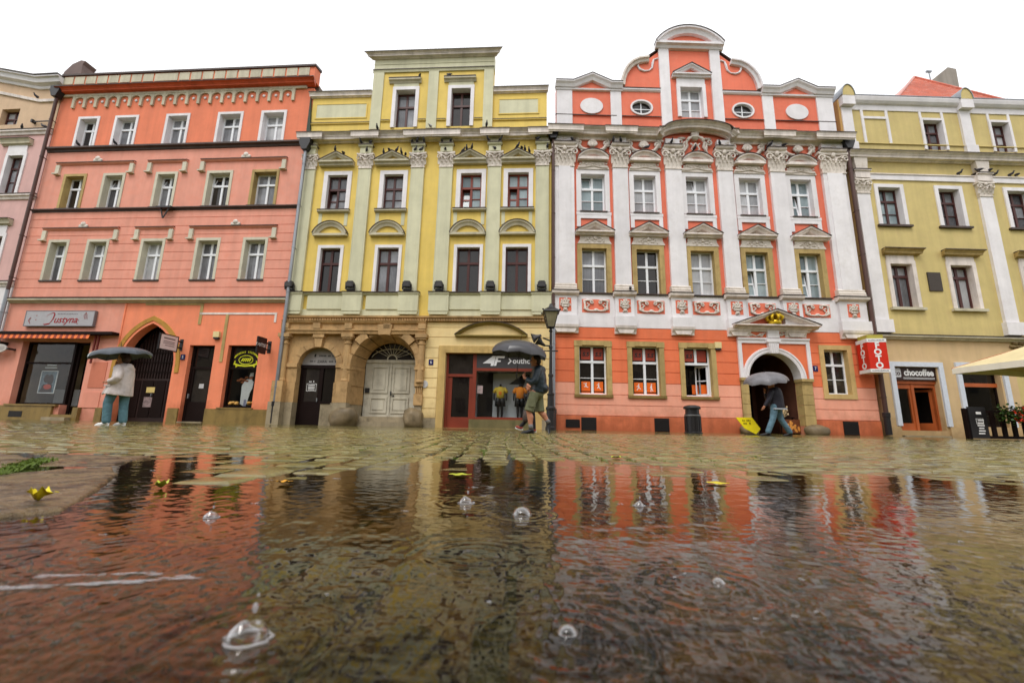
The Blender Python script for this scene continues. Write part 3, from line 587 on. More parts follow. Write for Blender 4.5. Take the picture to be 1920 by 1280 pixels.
# sandstone ground floor with two arches
AL, AR = -11.06, -9.34; AC = (AL+AR)/2; PC = -7.24
wall(H, SAND, L2, -5.5, -.3, 4.3, [(AL-.01, AR+.01, -.4, 3.42), (PC-1.46, PC+1.46, -.4, 4.05)], 0, .35)
MB().prism([(AL-.01, 2.6)]+arc(AC, 2.6, .86, .8, 180, 0, 14)+[(AR+.01, 2.6), (AR+.01, 3.42), (AL-.01, 3.42)], -.35, -.001).build('spandrel', SAND, H)
MB().prism([(PC-1.46, 2.57)]+arc(PC, 2.57, 1.45, 1.46, 180, 0, 20)+[(PC+1.46, 2.57), (PC+1.46, 4.05), (PC-1.46, 4.05)], -.3, -.002).build('spandrel', SAND, H)
for i in range(7):
    a0, a1 = 180-i*180/7-.8, 180-(i+1)*180/7+.8
    po = arc(AC, 2.6, 1.12, 1.06, a0, a1, 4)+arc(AC, 2.6, .86, .8, a1, a0, 4)
    if i != 3: MB().prism(po, -.1, .05 if i % 2 else .035).build('voussoir', SAND, H)
MB().prism([(AC-.13, 3.38), (AC+.15, 3.38), (AC+.2, 3.8), (AC-.18, 3.8)], 0, .16).box(AC-.24, AC+.26, 3.8, 3.96, 0, .2).build('keystone', SAND, H)
for a, b in ((AL-.52, AL), (AR, AR+.4)):
    boxes(H, 'impost', SAND, (a, b, 2.5, 2.68, -.3, .1)); boxes(H, 'jamb_block', SAND, (a, b, 1.86, 2.5, -.3, .04)); boxes(H, 'jamb_block', SAND, (a-.02, b, 1.0, 1.85, -.3, .09)); boxes(H, 'jamb_base', SANDG, (a-.06, b, -.2, .99, -.3, .13))
for u in (-11.68, -8.86, -5.62):
    c = MB().lathe((u, -.12, 1.9), [(.17, 0), (.17, .06), (.15, .1), (.15, .8), (.13, 1.6), (.16, 1.62), (.16, 1.68), (.13, 1.7), (.13, 1.82)], 14).build('column', SAND, H, smooth=False)
    boxes(c, 'column_capital', SAND, (u-.2, u+.2, 3.72, 3.8, 0, .3), (u-.25, u+.25, 3.8, 3.96, 0, .34)); 
    if u < -6: boxes(c, 'column_pedestal', SAND, (u-.24, u+.24, 1.0, 1.88, 0, .36)); boxes(c, 'column_base', SANDG, (u-.28, u+.26, -.2, .99, 0, .4))
en = moulding(H, 'entablature', SAND, L2-.03, -5.48, [(0, 3.96), (.22, 3.96), (.24, 4.08), (.28, 4.1), (.28, 4.16), (.16, 4.18), (.16, 4.4), (.24, 4.44), (.3, 4.55), (0, 4.56)])
for u in (-11.7, -10.27, -8.86, -7.15, -5.62): boxes(en, 'frieze_block', SAND, (u-.16, u+.16, 4.18, 4.42, .14, .3))
# carriage portal: rusticated arch with splayed reveal
def vous(a0, a1, r0, r1, p, q, rb, nm='voussoir'):
    po = arc(PC, 2.57, r1, r1, a0, a1, 4)+arc(PC, 2.57, r0, r0, a1, a0, 4); bk = arc(PC, 2.57, r1, r1, a0, a1, 4)+arc(PC, 2.57, rb, rb, a1, a0, 4)
    n = len(po); m = MB().add([(u, -p, z) for u, z in po]+[(u, -q, z) for u, z in bk], [tuple(range(n)), tuple(range(n, 2*n))[::-1]]+[(i, (i+1) % n, n+(i+1) % n, n+i) for i in range(n)])
    return m.build(nm, SAND, H)
for i in range(9):
    a0, a1 = 180-i*20-.6, 180-(i+1)*20+.6
    if i == 4: vous(a0+1, a1-1, 1.36, 1.82, .3, -.85, 1.18, 'keystone')
    else: vous(a0, a1, 1.42, 1.74 if i % 2 == 0 else 1.70, .2 if i % 2 == 0 else .11, -.85, 1.18)
for sg in (-1, 1):
    x0, x1, xb = PC+sg*1.44, PC+sg*1.74, PC+sg*1.18
    def jb(z0, z1, p, nm, dx=0., mat=SAND):
        vs = [(x0-sg*dx, -p), (x1+sg*dx, -p), (x1+sg*dx, .85), (xb-sg*dx*.5, .85)]
        MB().add([(u, y, z) for z in (z0, z1) for u, y in vs], [(0, 1, 2, 3), (7, 6, 5, 4), (0, 4, 5, 1), (1, 5, 6, 2), (2, 6, 7, 3), (3, 7, 4, 0)]).build(nm, mat, H)
    jb(2.42, 2.57, .26, 'impost', .04); jb(2.28, 2.418, .2, 'impost', .02); jb(1.74, 2.278, .17, 'jamb_block', .03)
    jb(1.42, 1.738, .08, 'fluted_block'); jb(.95, 1.418, .17, 'jamb_block', .03); jb(-.2, .948, .1, 'jamb_base', 0, SANDG)
    m = MB()
    for k in range(4): x = x0+(x1-x0)*(k+.5)/4; m.box(min(x-.02, x+.02), max(x-.02, x+.02), 1.44, 1.72, .08, .13)
    m.build('flute', SAND, H)
    g = PC+sg*1.42; gs = MB().ball((g+sg*.05, -.2, .36), (.6 if sg < 0 else .42, .46, .6), 22, 14)
    gs.v = [(x+.16*noise.noise(Vector((x, y, z))*2.6), y+.12*noise.noise(Vector((z, x, y))*2.9), (max(z, -.1) if z < .7 else .7+(z-.7)*.5)+.08*noise.noise(Vector((y, z, x))*3.3)) for x, y, z in gs.v]; gs.build('guard_stone', GUARD, H, smooth=True)
boxes(H, 'step', SANDG, (PC-1.1, PC+1.1, -.2, .24, -.9, .1)); boxes(H, 'step', SANDG, (PC-1.12, PC+1.12, .24, .46, -.95, -.25))
dd = boxes(H, 'double_door', DOORW, (PC-1.18, PC+1.18, .46, 2.86, -1.0, -.94), (PC-1.18, PC+1.18, 2.86, 3.0, -1.0, -.88), (PC-.04, PC+.04, .46, 2.86, -.94, -.9))
for a, b in ((PC-.88, PC-.1), (PC+.1, PC+.88)):
    for c, e in ((.62, 1.32), (1.5, 2.7)):
        surround(dd, DOORW, a, b, c, e, .07, -.9, -.94, True, 'panel_moulding'); boxes(dd, 'panel', DOORW, (a+.14, b-.14, c+.14, e-.14, -.94, -.915))
boxes(dd, 'letter_box', DARKM, (PC-1.12, PC-.93, 1.5, 1.72, -.94, -.88)); boxes(dd, 'handle', DARKM, (PC+.05, PC+.09, 1.4, 1.58, -.9, -.84)); boxes(dd, 'lock', DARKM, (PC+.14, PC+.2, 1.34, 1.42, -.94, -.91))
fl = MB().prism([(PC-1.18, 3.0)]+[q for q in arc(PC, 2.57, 1.18, 1.18, 159, 21, 14)]+[(PC+1.18, 3.0)], -1.0, -.97).build('fanlight', PANED, H)
for a in range(25, 160, 15): MB().tube([(PC+.22*math.cos(RAD(a)), .955, 3.02+.22*math.sin(RAD(a))), (PC+.98*math.cos(RAD(a)), .955, 3.02+.72*math.sin(RAD(a)))], .014, 5).build('glazing_bar', DOORW, fl)
MB().sweep(arc(PC, 3.02, .24, .24, 0, 180, 10), [(0, -.96), (0, -.93), (.05, -.93), (.05, -.96)]).build('glazing_bar', DOORW, fl); MB().sweep(arc(PC, 3.02, .98, .5, 12, 168, 10), [(0, -.96), (0, -.94), (.03, -.94), (.03, -.96)]).build('glazing_bar', DOORW, fl)
# small arched shop front
sf = boxes(H, 'shop_door', FDARK, (AL, AL+.1, .05, 2.56, -.34, -.26), (AL+.92, AL+1.04, .05, 2.56, -.34, -.24), (AL, AR, 2.5, 2.64, -.34, -.22), (AL+.1, AL+.92, .05, 1.05, -.33, -.28), (AL+.1, AL+.24, 1.05, 2.5, -.33, -.28), (AL+.84, AL+.92, 1.05, 2.5, -.33, -.28), (AR-.07, AR, 1.0, 2.5, -.34, -.26), (AL+1.04, AR, .96, 1.06, -.34, -.22))
boxes(sf, 'pane', PANED, (AL+.24, AL+.84, 1.05, 2.5, -.31, -.3)); boxes(sf, 'pane', PANED, (AL+1.04, AR-.07, 1.06, 2.5, -.31, -.3)); boxes(sf, 'stall_panel', SANDG, (AL+1.04, AR, -.1, .96, -.34, -.25)); boxes(sf, 'handle', PIPEG, (AL+.86, AL+.9, 1.05, 1.2, -.28, -.2))
MB().prism([(AL, 2.64)]+arc(AC, 2.6, .86, .8, 177, 3, 14)+[(AR, 2.64)], -.34, -.29).build('fanlight_board', plain('grey board', 150, 146, 144), H)
# cream rusticated shop front
SO = [(-4.58, -.76, .05, 3.29)]
zs = [.43, .83, 1.28, 1.70, 2.11, 2.54, 2.97, 3.42, 3.88, 4.31, 4.56]
wall(H, CREAM, -5.498, R2_, -.3, 4.56, SO, -.02, .35); courses(H, CREAM, -5.49, R2_, zs, [(-4.9, -.44, -.1, 3.5)], p=.02, gap=.024)
boxes(H, 'plinth', SANDG, (-5.49, -4.88, -.2, .43, -.02, .06)); boxes(H, 'plinth', SANDG, (-.46, R2_, -.2, .43, -.02, .06))
surround(H, surf('shop stone frame', lin(204, 172, 108), dirt=lin(150, 120, 70), dirtamt=.6, streak=.25), -4.88, -.46, -.1, 3.5, .3, .06, -.3)
segment(H, surf('olive moulding', lin(150, 132, 74), streak=.3), -2.65, 1.55, 3.96, 4.54, .22, .09, CREAM, .05)
sh = boxes(H, 'shop_front', FRED, (-4.58, -4.48, .05, 3.29, -.3, -.2), (-3.42, -3.26, .05, 3.29, -.3, -.18), (-4.48, -3.42, 3.19, 3.29, -.3, -.2), (-4.48, -3.42, 2.2, 2.32, -.3, -.2), (-3.26, -.76, 2.46, 2.58, -.3, -.16), (-.84, -.76, .5, 2.46, -.3, -.2), (-3.26, -.76, .42, .52, -.3, -.1), (-3.26, -.76, 3.2, 3.29, -.3, -.2))
boxes(sh, 'stall_riser', surf('mossy stone', lin(116, 106, 70), dirt=lin(70, 72, 40), dirtamt=.7, streak=.3), (-3.5, -.76, -.2, .42, -.3, -.05))
boxes(sh, 'shop_door', FRED, (-4.48, -3.42, .05, .5, -.3, -.24), (-4.48, -4.3, .5, 2.2, -.3, -.24), (-3.56, -3.42, .5, 2.2, -.3, -.24)); boxes(sh, 'pane', PANED, (-4.3, -3.56, .5, 2.2, -.28, -.27)); boxes(sh, 'pane', PANED, (-4.48, -3.42, 2.32, 3.19, -.28, -.27))
boxes(sh, 'pane', SHOPGLASS, (-3.26, -.84, .52, 2.46, -.28, -.27))
room(H, -3.3, -.7, .35, 2.5, -.31, -1.3, GREYIN); boxes(H, 'display_screen', DARKIN, (-3.25, -2.62, .4, 2.45, -1.0, -.95))
boxes(H, 'display_wall', GREYIN, (-2.6, -.75, .4, 2.45, -.95, -.9)); boxes(H, 'display_floor', GREYIN, (-2.6, -.75, .4, .46, -.9, -.35))
downpipe(H, PIPEB, .0, 4.7, 13.3, p=.2, r=.07, hopper=DARKM); downpipe(H, PIPEG, .02, .9, 4.68, p=.16, r=.07, foot=DARKM)
# ---------------------------------------------------------------- coral baroque house
h3 = H = house('coral', 'coral and white baroque townhouse with a curved gable and giant white pilasters')
R3_ = 13.62; GC = 6.64
PIL = [(.06, .95), (2.73, 3.42), (5.17, 5.9), (7.58, 8.28), (10.03, 10.72), (12.48, 13.56)]
OP = [(1.27, 2.37), (3.70, 4.72), (6.11, 7.16), (8.57, 9.58), (10.97, 11.95)]
GO = [(1.1, 2.21), (3.34, 4.45), (5.56, 6.66), (11.57, 12.58)]
hs = [(a-.06, b+.06, 9.78, 11.66) for a, b in OP]+[(a-.06, b+.06, 5.92, 8.06) for a, b in OP]
wall(H, RED3, .02, R3_, 5.85, 14.2, hs); wall(H, WHITE, .02, R3_, 4.39, 5.85, (), .03, .3, 'apron_wall')
for i, (a, b) in enumerate(PIL):
    pl = boxes(H, 'pilaster', WHITE, (a, b, 6.28, 11.9, 0, .14))
    if i in (0, 5): boxes(pl, 'pilaster_fold', WHITE, (a+.18, b-.18, 6.28, 11.9, .14, .18))
    capital(pl, WHITEORN, a, b, 11.9, 12.95, .14)
    MB().prof(a-.06, b+.06, [(0, 5.95), (.26, 5.95), (.26, 6.03), (.22, 6.05), (.24, 6.1), (.22, 6.15), (.18, 6.17), (.2, 6.23), (.17, 6.28), (0, 6.28)]).build('pilaster_base', WHITEORN, pl)
    boxes(pl, 'entablature_block', WHITE, (a+.04, b-.04, 12.95, 13.42, 0, .22)); moulding(pl, 'block_ledge', TRIMB, a-.06, b+.06, [(.2, 12.93), (.3, 12.96), (.34, 13.04), (.2, 13.06)], top=FLASH)
    m = MB()
    for k in range(8): m.ball((a+.15+(b-a-.3)*random.random(), -.225, 13.12+.22*random.random()), (.07, .02, .03), 5, 4)
    m.build('carving', WHITEORN, pl)
    pd = boxes(H, 'pedestal', WHITE, (a-.06, b+.06, 4.86, 5.78, 0, .16)); boxes(pd, 'pedestal_foot', WHITE, (a-.1, b+.12, 4.45, 4.86, 0, .24))
    moulding(pd, 'pedestal_cap', TRIMB, a-.14, b+.14, [(0, 5.74), (.2, 5.75), (.3, 5.82), (.32, 5.92), (0, 5.94)], top=FLASH)
    uc = (a+b)/2; MB().prof(a-.1, b+.12, [(0, 4.1), (.12, 4.1), (.14, 4.2), (.24, 4.34), (.26, 4.45), (0, 4.45)]).build('corbel', TRIMB, pd)
    MB().prism([(a-.1, 4.452), (b+.12, 4.452), (b-.06, 4.12), (a+.08, 4.12)], 0, .2).build('corbel', TRIMB, pd)
    # vase of flowers in relief
    c = uc; q = .175
    boxes(pd, 'relief_ground', RED3, (c-.26, c+.26, 5.04, 5.63, .16, .165))
    m = MB()
    for j, (r, z) in enumerate(((.1, 5.08), (.06, 5.12), (.08, 5.16), (.14, 5.24), (.16, 5.31), (.12, 5.35))): m.box(c-r, c+r, z-.03, z+.03, .16, .2+.02*(j % 2))
    scroll(m, c-.17, 5.3, .08, q+.02, .8, 40, 1, .02); scroll(m, c+.17, 5.3, .08, q+.02, .8, 140, -1, .02)
    for k in range(13): m.ball((c+.2*math.cos(k*2.4)*(k/13)**.5, -q-.02, 5.47+.12*math.sin(k*2.4)*(k/13)**.5), (.055, .035, .05), 6, 4)
    m.build('flower_vase_relief', WHITEORN, pd, smooth=True)
for i, (a, b) in enumerate(OP):
    c = (a+b)/2
    # upper window: white surround, shaped frieze, segmental hood
    surround(H, WHITE, a-.21, b+.21, 9.74, 11.81, .21, .06, -.34)
    window(H, a, b, 9.78, 11.6, FWHITE, PANEB if i in (0, 4) else PANE, rec=.26, tr=.64, bars=1, tilt={2: (2,), 4: (0,), 0: (2,)}.get(i, ()))
    boxes(H, 'window_sill', FLASH, (a-.06, b+.08, 9.7, 9.76, -.1, .1)); boxes(H, 'sill_band', WHITE, (a-.22, b+.26, 9.57, 9.7, 0, .07))
    surround(H, WHITE, a-.2, b+.24, 9.0, 9.57, .17, .06, 0, False, 'apron_frame')
    m = MB().prism([(c-.72, 11.82), (c+.76, 11.82), (c+.7, 12.0), (c+.56, 12.04), (c+.54, 12.2), (c-.5, 12.2), (c-.52, 12.04), (c-.66, 12.0)], 0, .1)
    for k in range(9):
        x = c-.6+k*.15; m.ball((x+.02, -.11, 12.08+.04*math.sin(k*1.9)), (.06, .03, .05), 5, 4)
    m.tube([(c-.68+.08*k, -.12, 11.9+.1*max(0, 1-abs(k-8.75)/5)) for k in range(18)], .03, 5); m.build('shaped_frieze', WHITEORN, H)
    segment(H, TRIMB, c+.01, .7, 12.36, 12.72, .32, .19, RED3, .13)
    # scrolls and shell above
    if i != 2:
        m = MB()
        for k in range(9):
            t = RAD(10+20*k); m.tube([(c, -.06, 12.95), (c+.23*math.cos(t), -.12, 13.08+.23*math.sin(t))], [.03, .055], 5)
        m.ball((c, -.12, 13.06), (.09, .06, .11), 6, 5)
        for sg in (-1, 1):
            scroll(m, c+sg*.64, 13.18, .17, .1, 1.4, 90, -sg, .07)
            m.tube([(c+sg*.16, -.08, 12.84), (c+sg*.34, -.1, 12.8), (c+sg*.5, -.1, 12.86), (c+sg*.6, -.09, 13.0), (c+sg*.7, -.09, 13.2)], [.05, .085, .085, .08, .06], 5)
            for k in range(4): m.ball((c+sg*(.5+.09*k), -.1, 12.78+.12*k-.1*(k == 3)), (.07, .04, .06), 6, 4)
        m.build('shell_and_scrolls', WHITEORN, H, smooth=True)
    # lower window: ochre surround, carved frieze, triangular pediment
    surround(H, OCHRE, a-.21, b+.21, 5.92, 8.18, .21, .07, -.34); 
    window(H, a, b, 5.95, 8.0, FWHITE, PANEB if i > 2 else PANE, rec=.26, tr=.62, bars=1, tilt={3: (0,), 4: (0,)}.get(i, ()))
    boxes(H, 'window_sill', FLASH, (a-.24, b+.28, 5.86, 5.92, -.1, .1))
    m = MB().prism([(c-.74, 8.18), (c+.78, 8.18), (c+.68, 8.36), (c+.66, 8.56), (c-.62, 8.56), (c-.64, 8.36)], 0, .09)
    for k in range(11): m.ball((c-.4+.08*k+.02, -.1, 8.34+.07*math.sin(k*2.3)), (.055, .035, .05), 5, 4)
    scroll(m, c-.2, 8.38, .12, .11, 1.3, 0, 1, .025); scroll(m, c+.24, 8.38, .12, .11, 1.3, 180, -1, .025); m.ball((c+.02, -.12, 8.44), (.08, .06, .09), 6, 5); m.build('carved_frieze', WHITEORN, H)
    pd = pediment(H, TRIMB, c+.02, .86, 8.55, 8.7, 9.16, .34, .17, WHITEORN)
    MB().ball((c, -.05, 8.8), (.1, .04, .08), 7, 5).ball((c-.2, -.05, 8.76), (.14, .03, .04), 7, 5).ball((c+.24, -.05, 8.76), (.14, .03, .04), 7, 5).build('tympanum_carving', WHITEORN, pd)
    # foliage panel
    c += .03; gr = boxes(H, 'relief_panel', RED3, (c-.6, c+.6, 5.03, 5.62, .03, .035)); m = MB()
    for sg in (-1, 1):
        m.tube([(c+sg*.04, -.07, 5.12), (c+sg*.2, -.07, 5.1), (c+sg*.36, -.07, 5.12), (c+sg*.5, -.07, 5.2), (c+sg*.48, -.07, 5.38), (c+sg*.52, -.07, 5.54), (c+sg*.34, -.07, 5.57), (c+sg*.12, -.07, 5.56)], [.04, .035, .04, .055, .045, .05, .045, .02], 6)
        scroll(m, c+sg*.17, 5.48, .09, .08, 1.3, 90, -sg, .03); scroll(m, c+sg*.4, 5.22, .08, .08, 1.3, 200 if sg > 0 else -20, sg, .028)
        for k in range(7): m.ball((c+sg*(.4+.1*math.cos(k*1.1)), -.07, 5.2+.055*k), (.05, .03, .035), 5, 4)
    m.ball((c, -.07, 5.14), (.12, .04, .07), 7, 5); m.build('foliage_relief', WHITEORN, gr, smooth=True)
# cartouche in the middle
m = MB()
for sg in (-1, 1):
    m.tube([(GC+sg*.08, -.16, 13.62), (GC+sg*.3, -.18, 13.5), (GC+sg*.42, -.14, 13.34), (GC+sg*.38, -.1, 13.14), (GC+sg*.5, -.08, 12.92), (GC+sg*.62, -.06, 12.72)], [.05, .08, .06, .07, .06, .03], 6)
    scroll(m, GC+sg*.66, 13.36, .17, .1, 1.3, 0 if sg < 0 else 180, sg, .05); m.ball((GC+sg*.6, -.08, 13.55), (.22, .05, .07), 6, 4); m.ball((GC+sg*.52, -.1, 13.1), (.06, .05, .18), 6, 4)
    m.tube([(GC+sg*.05, -.08, 12.85), (GC+sg*.2, -.1, 13.0), (GC+sg*.1, -.12, 13.16), (GC+sg*.22, -.1, 13.28)], .035, 5)
m.prism([(GC-.12, 13.45), (GC+.12, 13.45), (GC+.18, 13.82), (GC-.18, 13.82)], 0, .2)
m.tube(arc and [(GC+.4*math.cos(RAD(t)), -.2, 13.38+.2*math.sin(RAD(t))) for t in range(0, 181, 20)], .045, 6); m.ball((GC, -.12, 13.2), (.1, .07, .1), 7, 5)
m.build('cartouche', WHITEORN, H, smooth=True)
# main cornice: flat wings, arched over the middle bay, broken over pilasters
pr = cornice_pr(13.42, cz(14.16, .5), .5)
for a, b, c, e in ((.0, 5.0, 0, 0), (8.42, R3_, 0, 0)): moulding(H, 'cornice', TRIMB, a, b, pr, top=FLASH)
for i in (0, 1, 4, 5):
    a, b = PIL[i]; moulding(H, 'cornice_break', TRIMB, max(a-.1, 0), min(b+.1, R3_), cornice_pr(13.41, cz(14.18, .6), .12, .5), .5, .5, top=FLASH)
ap = [(8.48, 0), (8.2, .0)]+[(GC+1.56*math.cos(RAD(t)), .42*math.sin(RAD(t))) for t in range(0, 181, 9)]+[(5.08, 0), (4.8, 0)]
zb = 13.42; hh = cz(14.18, .6)-zb
prn = [(-(z-13.42), p+.1) for p, z in cornice_pr(13.42, 13.42+hh, .52)]
MB().sweep([(u, zb+z) for u, z in ap], prn).build('arched_cornice', TRIMB, H)
MB().sweep([(u, zb+hh+z) for u, z in ap], [(-.03, 0), (-.03, .66), (0, .66), (0, 0)]).build('flashing', FLASH, H)
MB().prism([(5.0, 13.3)]+[(u, zb+z+.02) for u, z in ap[::-1]]+[(8.3, 13.3)], 0, .012).build('wall', RED3, H)
for a in ((.95, 2.73), (3.42, 5.17), (8.28, 10.03), (10.72, 12.48)): boxes(H, 'frieze_strip', TRIMB, (a[0], a[1], 13.34, 13.42, 0, .1))
# attic storey
aw = .05
gw = [(6.04, 7.22, 14.7, 16.36)]
ov = [(1.82, 0), (4.21, 1), (9.08, 1), (11.68, 0)]
wall(H, RED3, .15, 13.45, 14.1, 16.15, gw+[(c-.5, c+.5, 14.75, 15.55) for c, k in ov if k], aw, .4)
gab = [(3.26, 16.15), (3.27, 16.45), (3.35, 16.9), (3.5, 17.25), (3.75, 17.55), (4.1, 17.75), (4.62, 17.85), (5.15, 18.3), (5.15, 18.5)]
gabR = [(2*GC-u, z) for u, z in gab]
MB().prism(gab[::-1][::-1]+[(5.4, 18.5), (5.4, 16.15)], aw-.35, aw).build('gable_wall', RED3, H); MB().prism(gabR+[(7.88, 18.5), (7.88, 16.15)], aw-.35, aw).build('gable_wall', RED3, H)
wall(H, RED3, 5.4, 7.88, 16.15, 18.55, gw, aw, .4, 'gable_wall')
for sg in (1, -1):
    X = lambda u: u if sg > 0 else 2*GC-u
    m = MB(); path = [(X(u), z) for u, z in [(3.24, 16.3), (3.27, 16.6), (3.38, 16.98), (3.56, 17.3), (3.82, 17.58), (4.15, 17.76), (4.62, 17.84)]]
    pr_ = [(-.02, 0), (-.02, .3), (.06, .3), (.1, .22), (.2, .18), (.2, 0)]
    m.sweep(path, [(-q, p) for q, p in pr_] if sg > 0 else pr_).build('volute_moulding', WHITEORN if sg > 0 else WHITE, H)
    m = MB(); pts = [(4.12, 17.6), (4.12, 17.4), (4.22, 17.24), (4.42, 17.16), (4.65, 17.2), (4.8, 17.36), (4.84, 17.6), (4.9, 17.82), (5.1, 17.9)]
    m.tube([(X(u), -aw-.03, z) for u, z in pts], [.035, .05, .06, .05, .03, .05, .06, .04, .04], 6); m.build('curl_moulding', WHITE, H)
    MB().sweep([(X(4.5), 17.9), (X(5.16), 18.42)] if sg > 0 else [(X(5.16), 18.42), (X(4.5), 17.9)], [(0, -.3), (0, .1), (.04, .1), (.04, -.3)]).build('flashing', FLASH, H)
moul = [(aw, 16.0), (aw+.08, 16.02), (aw+.12, 16.1), (aw+.2, 16.14), (aw+.2, 16.2), (aw, 16.22)]
for a, b in ((3.2, 5.16), (2*GC-5.16, 2*GC-3.2)): moulding(H, 'attic_ledge', WHITE, a, b, [(aw, 16.0), (aw+.05, 16.02), (aw+.1, 16.08), (aw+.1, 16.14), (aw, 16.16)], top=FLASH)
for c, a, b in ((1.85, .1, 3.3), (11.72, 10.0, 13.5)):
    pr_ = cornice_pr(16.0, cz(16.36, .25), .26, aw)
    moulding(H, 'attic_cornice', WHITE, a, b, [(aw, 15.95), (aw+.1, 15.97), (aw+.12, 16.04), (aw, 16.06)])
    zt = 16.06; pth = [(b, zt), (c+.85, zt), (c, zt+.4), (c-.85, zt), (a, zt)]
    MB().sweep(pth, [(-.26, aw), (-.26, aw+.3), (-.2, aw+.3), (-.12, aw+.22), (0, aw+.16), (0, aw)]).build('attic_cornice', WHITE, H)
    MB().sweep(pth, [(-.29, aw-.3), (-.29, aw+.32), (-.262, aw+.32), (-.262, aw-.3)]).build('flashing', FLASH, H)
    MB().prism([(c-.8, zt), (c+.8, zt), (c, zt+.38)], aw, aw+.03).build('tympanum', RED3, H)
for a, b in ((.15, .9), (2.73, 3.24), (10.04, 10.56), (12.66, 13.45)): boxes(H, 'attic_pilaster', WHITE, (a, b, 14.1, 15.97, aw, aw+.06))
for a, b in ((5.14, 5.63), (7.64, 8.13)): boxes(H, 'gable_pilaster', WHITE, (a, b, 14.1, 18.45, aw, aw+.1))
for a, b in ((.1, 3.0), (3.24, 5.12), (8.16, 10.02), (10.56, 13.5)): moulding(H, 'attic_string', RED3, a, b, [(aw, 14.6), (aw+.05, 14.62), (aw, 14.64)], top=FLASH, lip=.02)
for c, k in ov:
    e = [(c+.54*math.cos(t*math.pi/12), 15.15+.42*math.sin(t*math.pi/12)) for t in range(24)]
    if k:
        e2 = [(c+.46*math.cos(t*math.pi/12), 15.15+.34*math.sin(t*math.pi/12)) for t in range(24)]
        q = [(c-.51, 14.74), (c+.51, 14.74), (c+.51, 15.56), (c-.51, 15.56)]
        n = 24; m = MB(); o2 = [(c+max(-.51, min(.51, .75*math.cos(t*math.pi/12))), 15.15+max(-.41, min(.41, .62*math.sin(t*math.pi/12)))) for t in range(24)]
        m.add([(u, -aw-.003, z) for u, z in o2]+[(u, -aw-.003, z) for u, z in e2], [(i, (i+1) % n, n+(i+1) % n, n+i) for i in range(n)]).build('wall', RED3, H)
        rg = MB().sweep(e2, [(0, -.1), (0, aw+.05), (-.08, aw+.05), (-.08, -.1)], True).build('oval_surround', WHITE, H)
        MB().prism(e2, -.06, -.05).build('pane', PANED, rg); boxes(rg, 'glazing_bar', FWHITE, (c-.02, c+.02, 14.83, 15.47, -.05, -.02), (c-.44, c+.44, 15.1, 15.14, -.05, -.025))
    else: MB().prism(e, aw, aw+.05).build('oval_panel', WHITE, H)
surround(H, WHITE, 5.93, 7.33, 14.7, 16.48, .17, aw+.08, -.3); window(H, 6.1, 7.16, 14.7, 16.31, FWHITE, PANE, rec=.2, tr=.66, bars=1)
boxes(H, 'lintel_panel', WHITE, (5.95, 7.31, 16.48, 16.8, aw, aw+.07)); pediment(H, WHITE, GC+.02, .93, 16.8, 16.95, 17.5, .26, .15, RED3, base=aw)
moulding(H, 'gable_cornice', WHITE, 4.98, 8.3, [(aw, 18.4), (aw+.14, 18.42), (aw+.2, 18.52), (aw+.32, 18.56), (aw+.32, 18.66), (aw, 18.68)])
segment(H, WHITE, GC, 1.66, 18.67, 19.55, .36, .3, RED3, .03, 'gable_pediment', base=aw)
core(H, .03, R3_-.01, 4.4, 14.1, steps=((.3, 13.3, 15.9), (4.0, 9.2, 17.6), (5.2, 8.05, 18.5)))
# ground floor
zs = [.66, 1.09, 1.53, 2.02, 2.50, 2.98, 3.46, 3.92, 4.38]
PO = (8.19, 10.46)
gh = [(a-.06, b+.1, 1.53, 3.66) for a, b in GO]+[(PO[0], PO[1], -.4, 3.5)]
wall(H, SALM3, .02, PO[0], -.3, 2.02, gh, -.02, .35); wall(H, SALM3, PO[1], R3_, -.3, 2.02, gh, -.02, .35); wall(H, RED3G, .02, R3_, 2.022, 4.39, gh, -.02, .35)
blk = [(a-.2, b+.26, 1.4, 3.79) for a, b in GO[:3]]+[(11.37, 12.78, 1.53, 3.82), (7.87, 10.95, -.4, 3.98)]
courses(H, SALM3, .02, R3_, zs[:4], blk, .02, .022)
courses(H, RED3G, .02, R3_, zs[3:], blk, .02, .022)
boxes(H, 'plinth', PLIN3, (.02, 7.88, -.3, .65, -.02, .06)); boxes(H, 'plinth', PLIN3, (10.9, R3_, -.3, .65, -.02, .06))
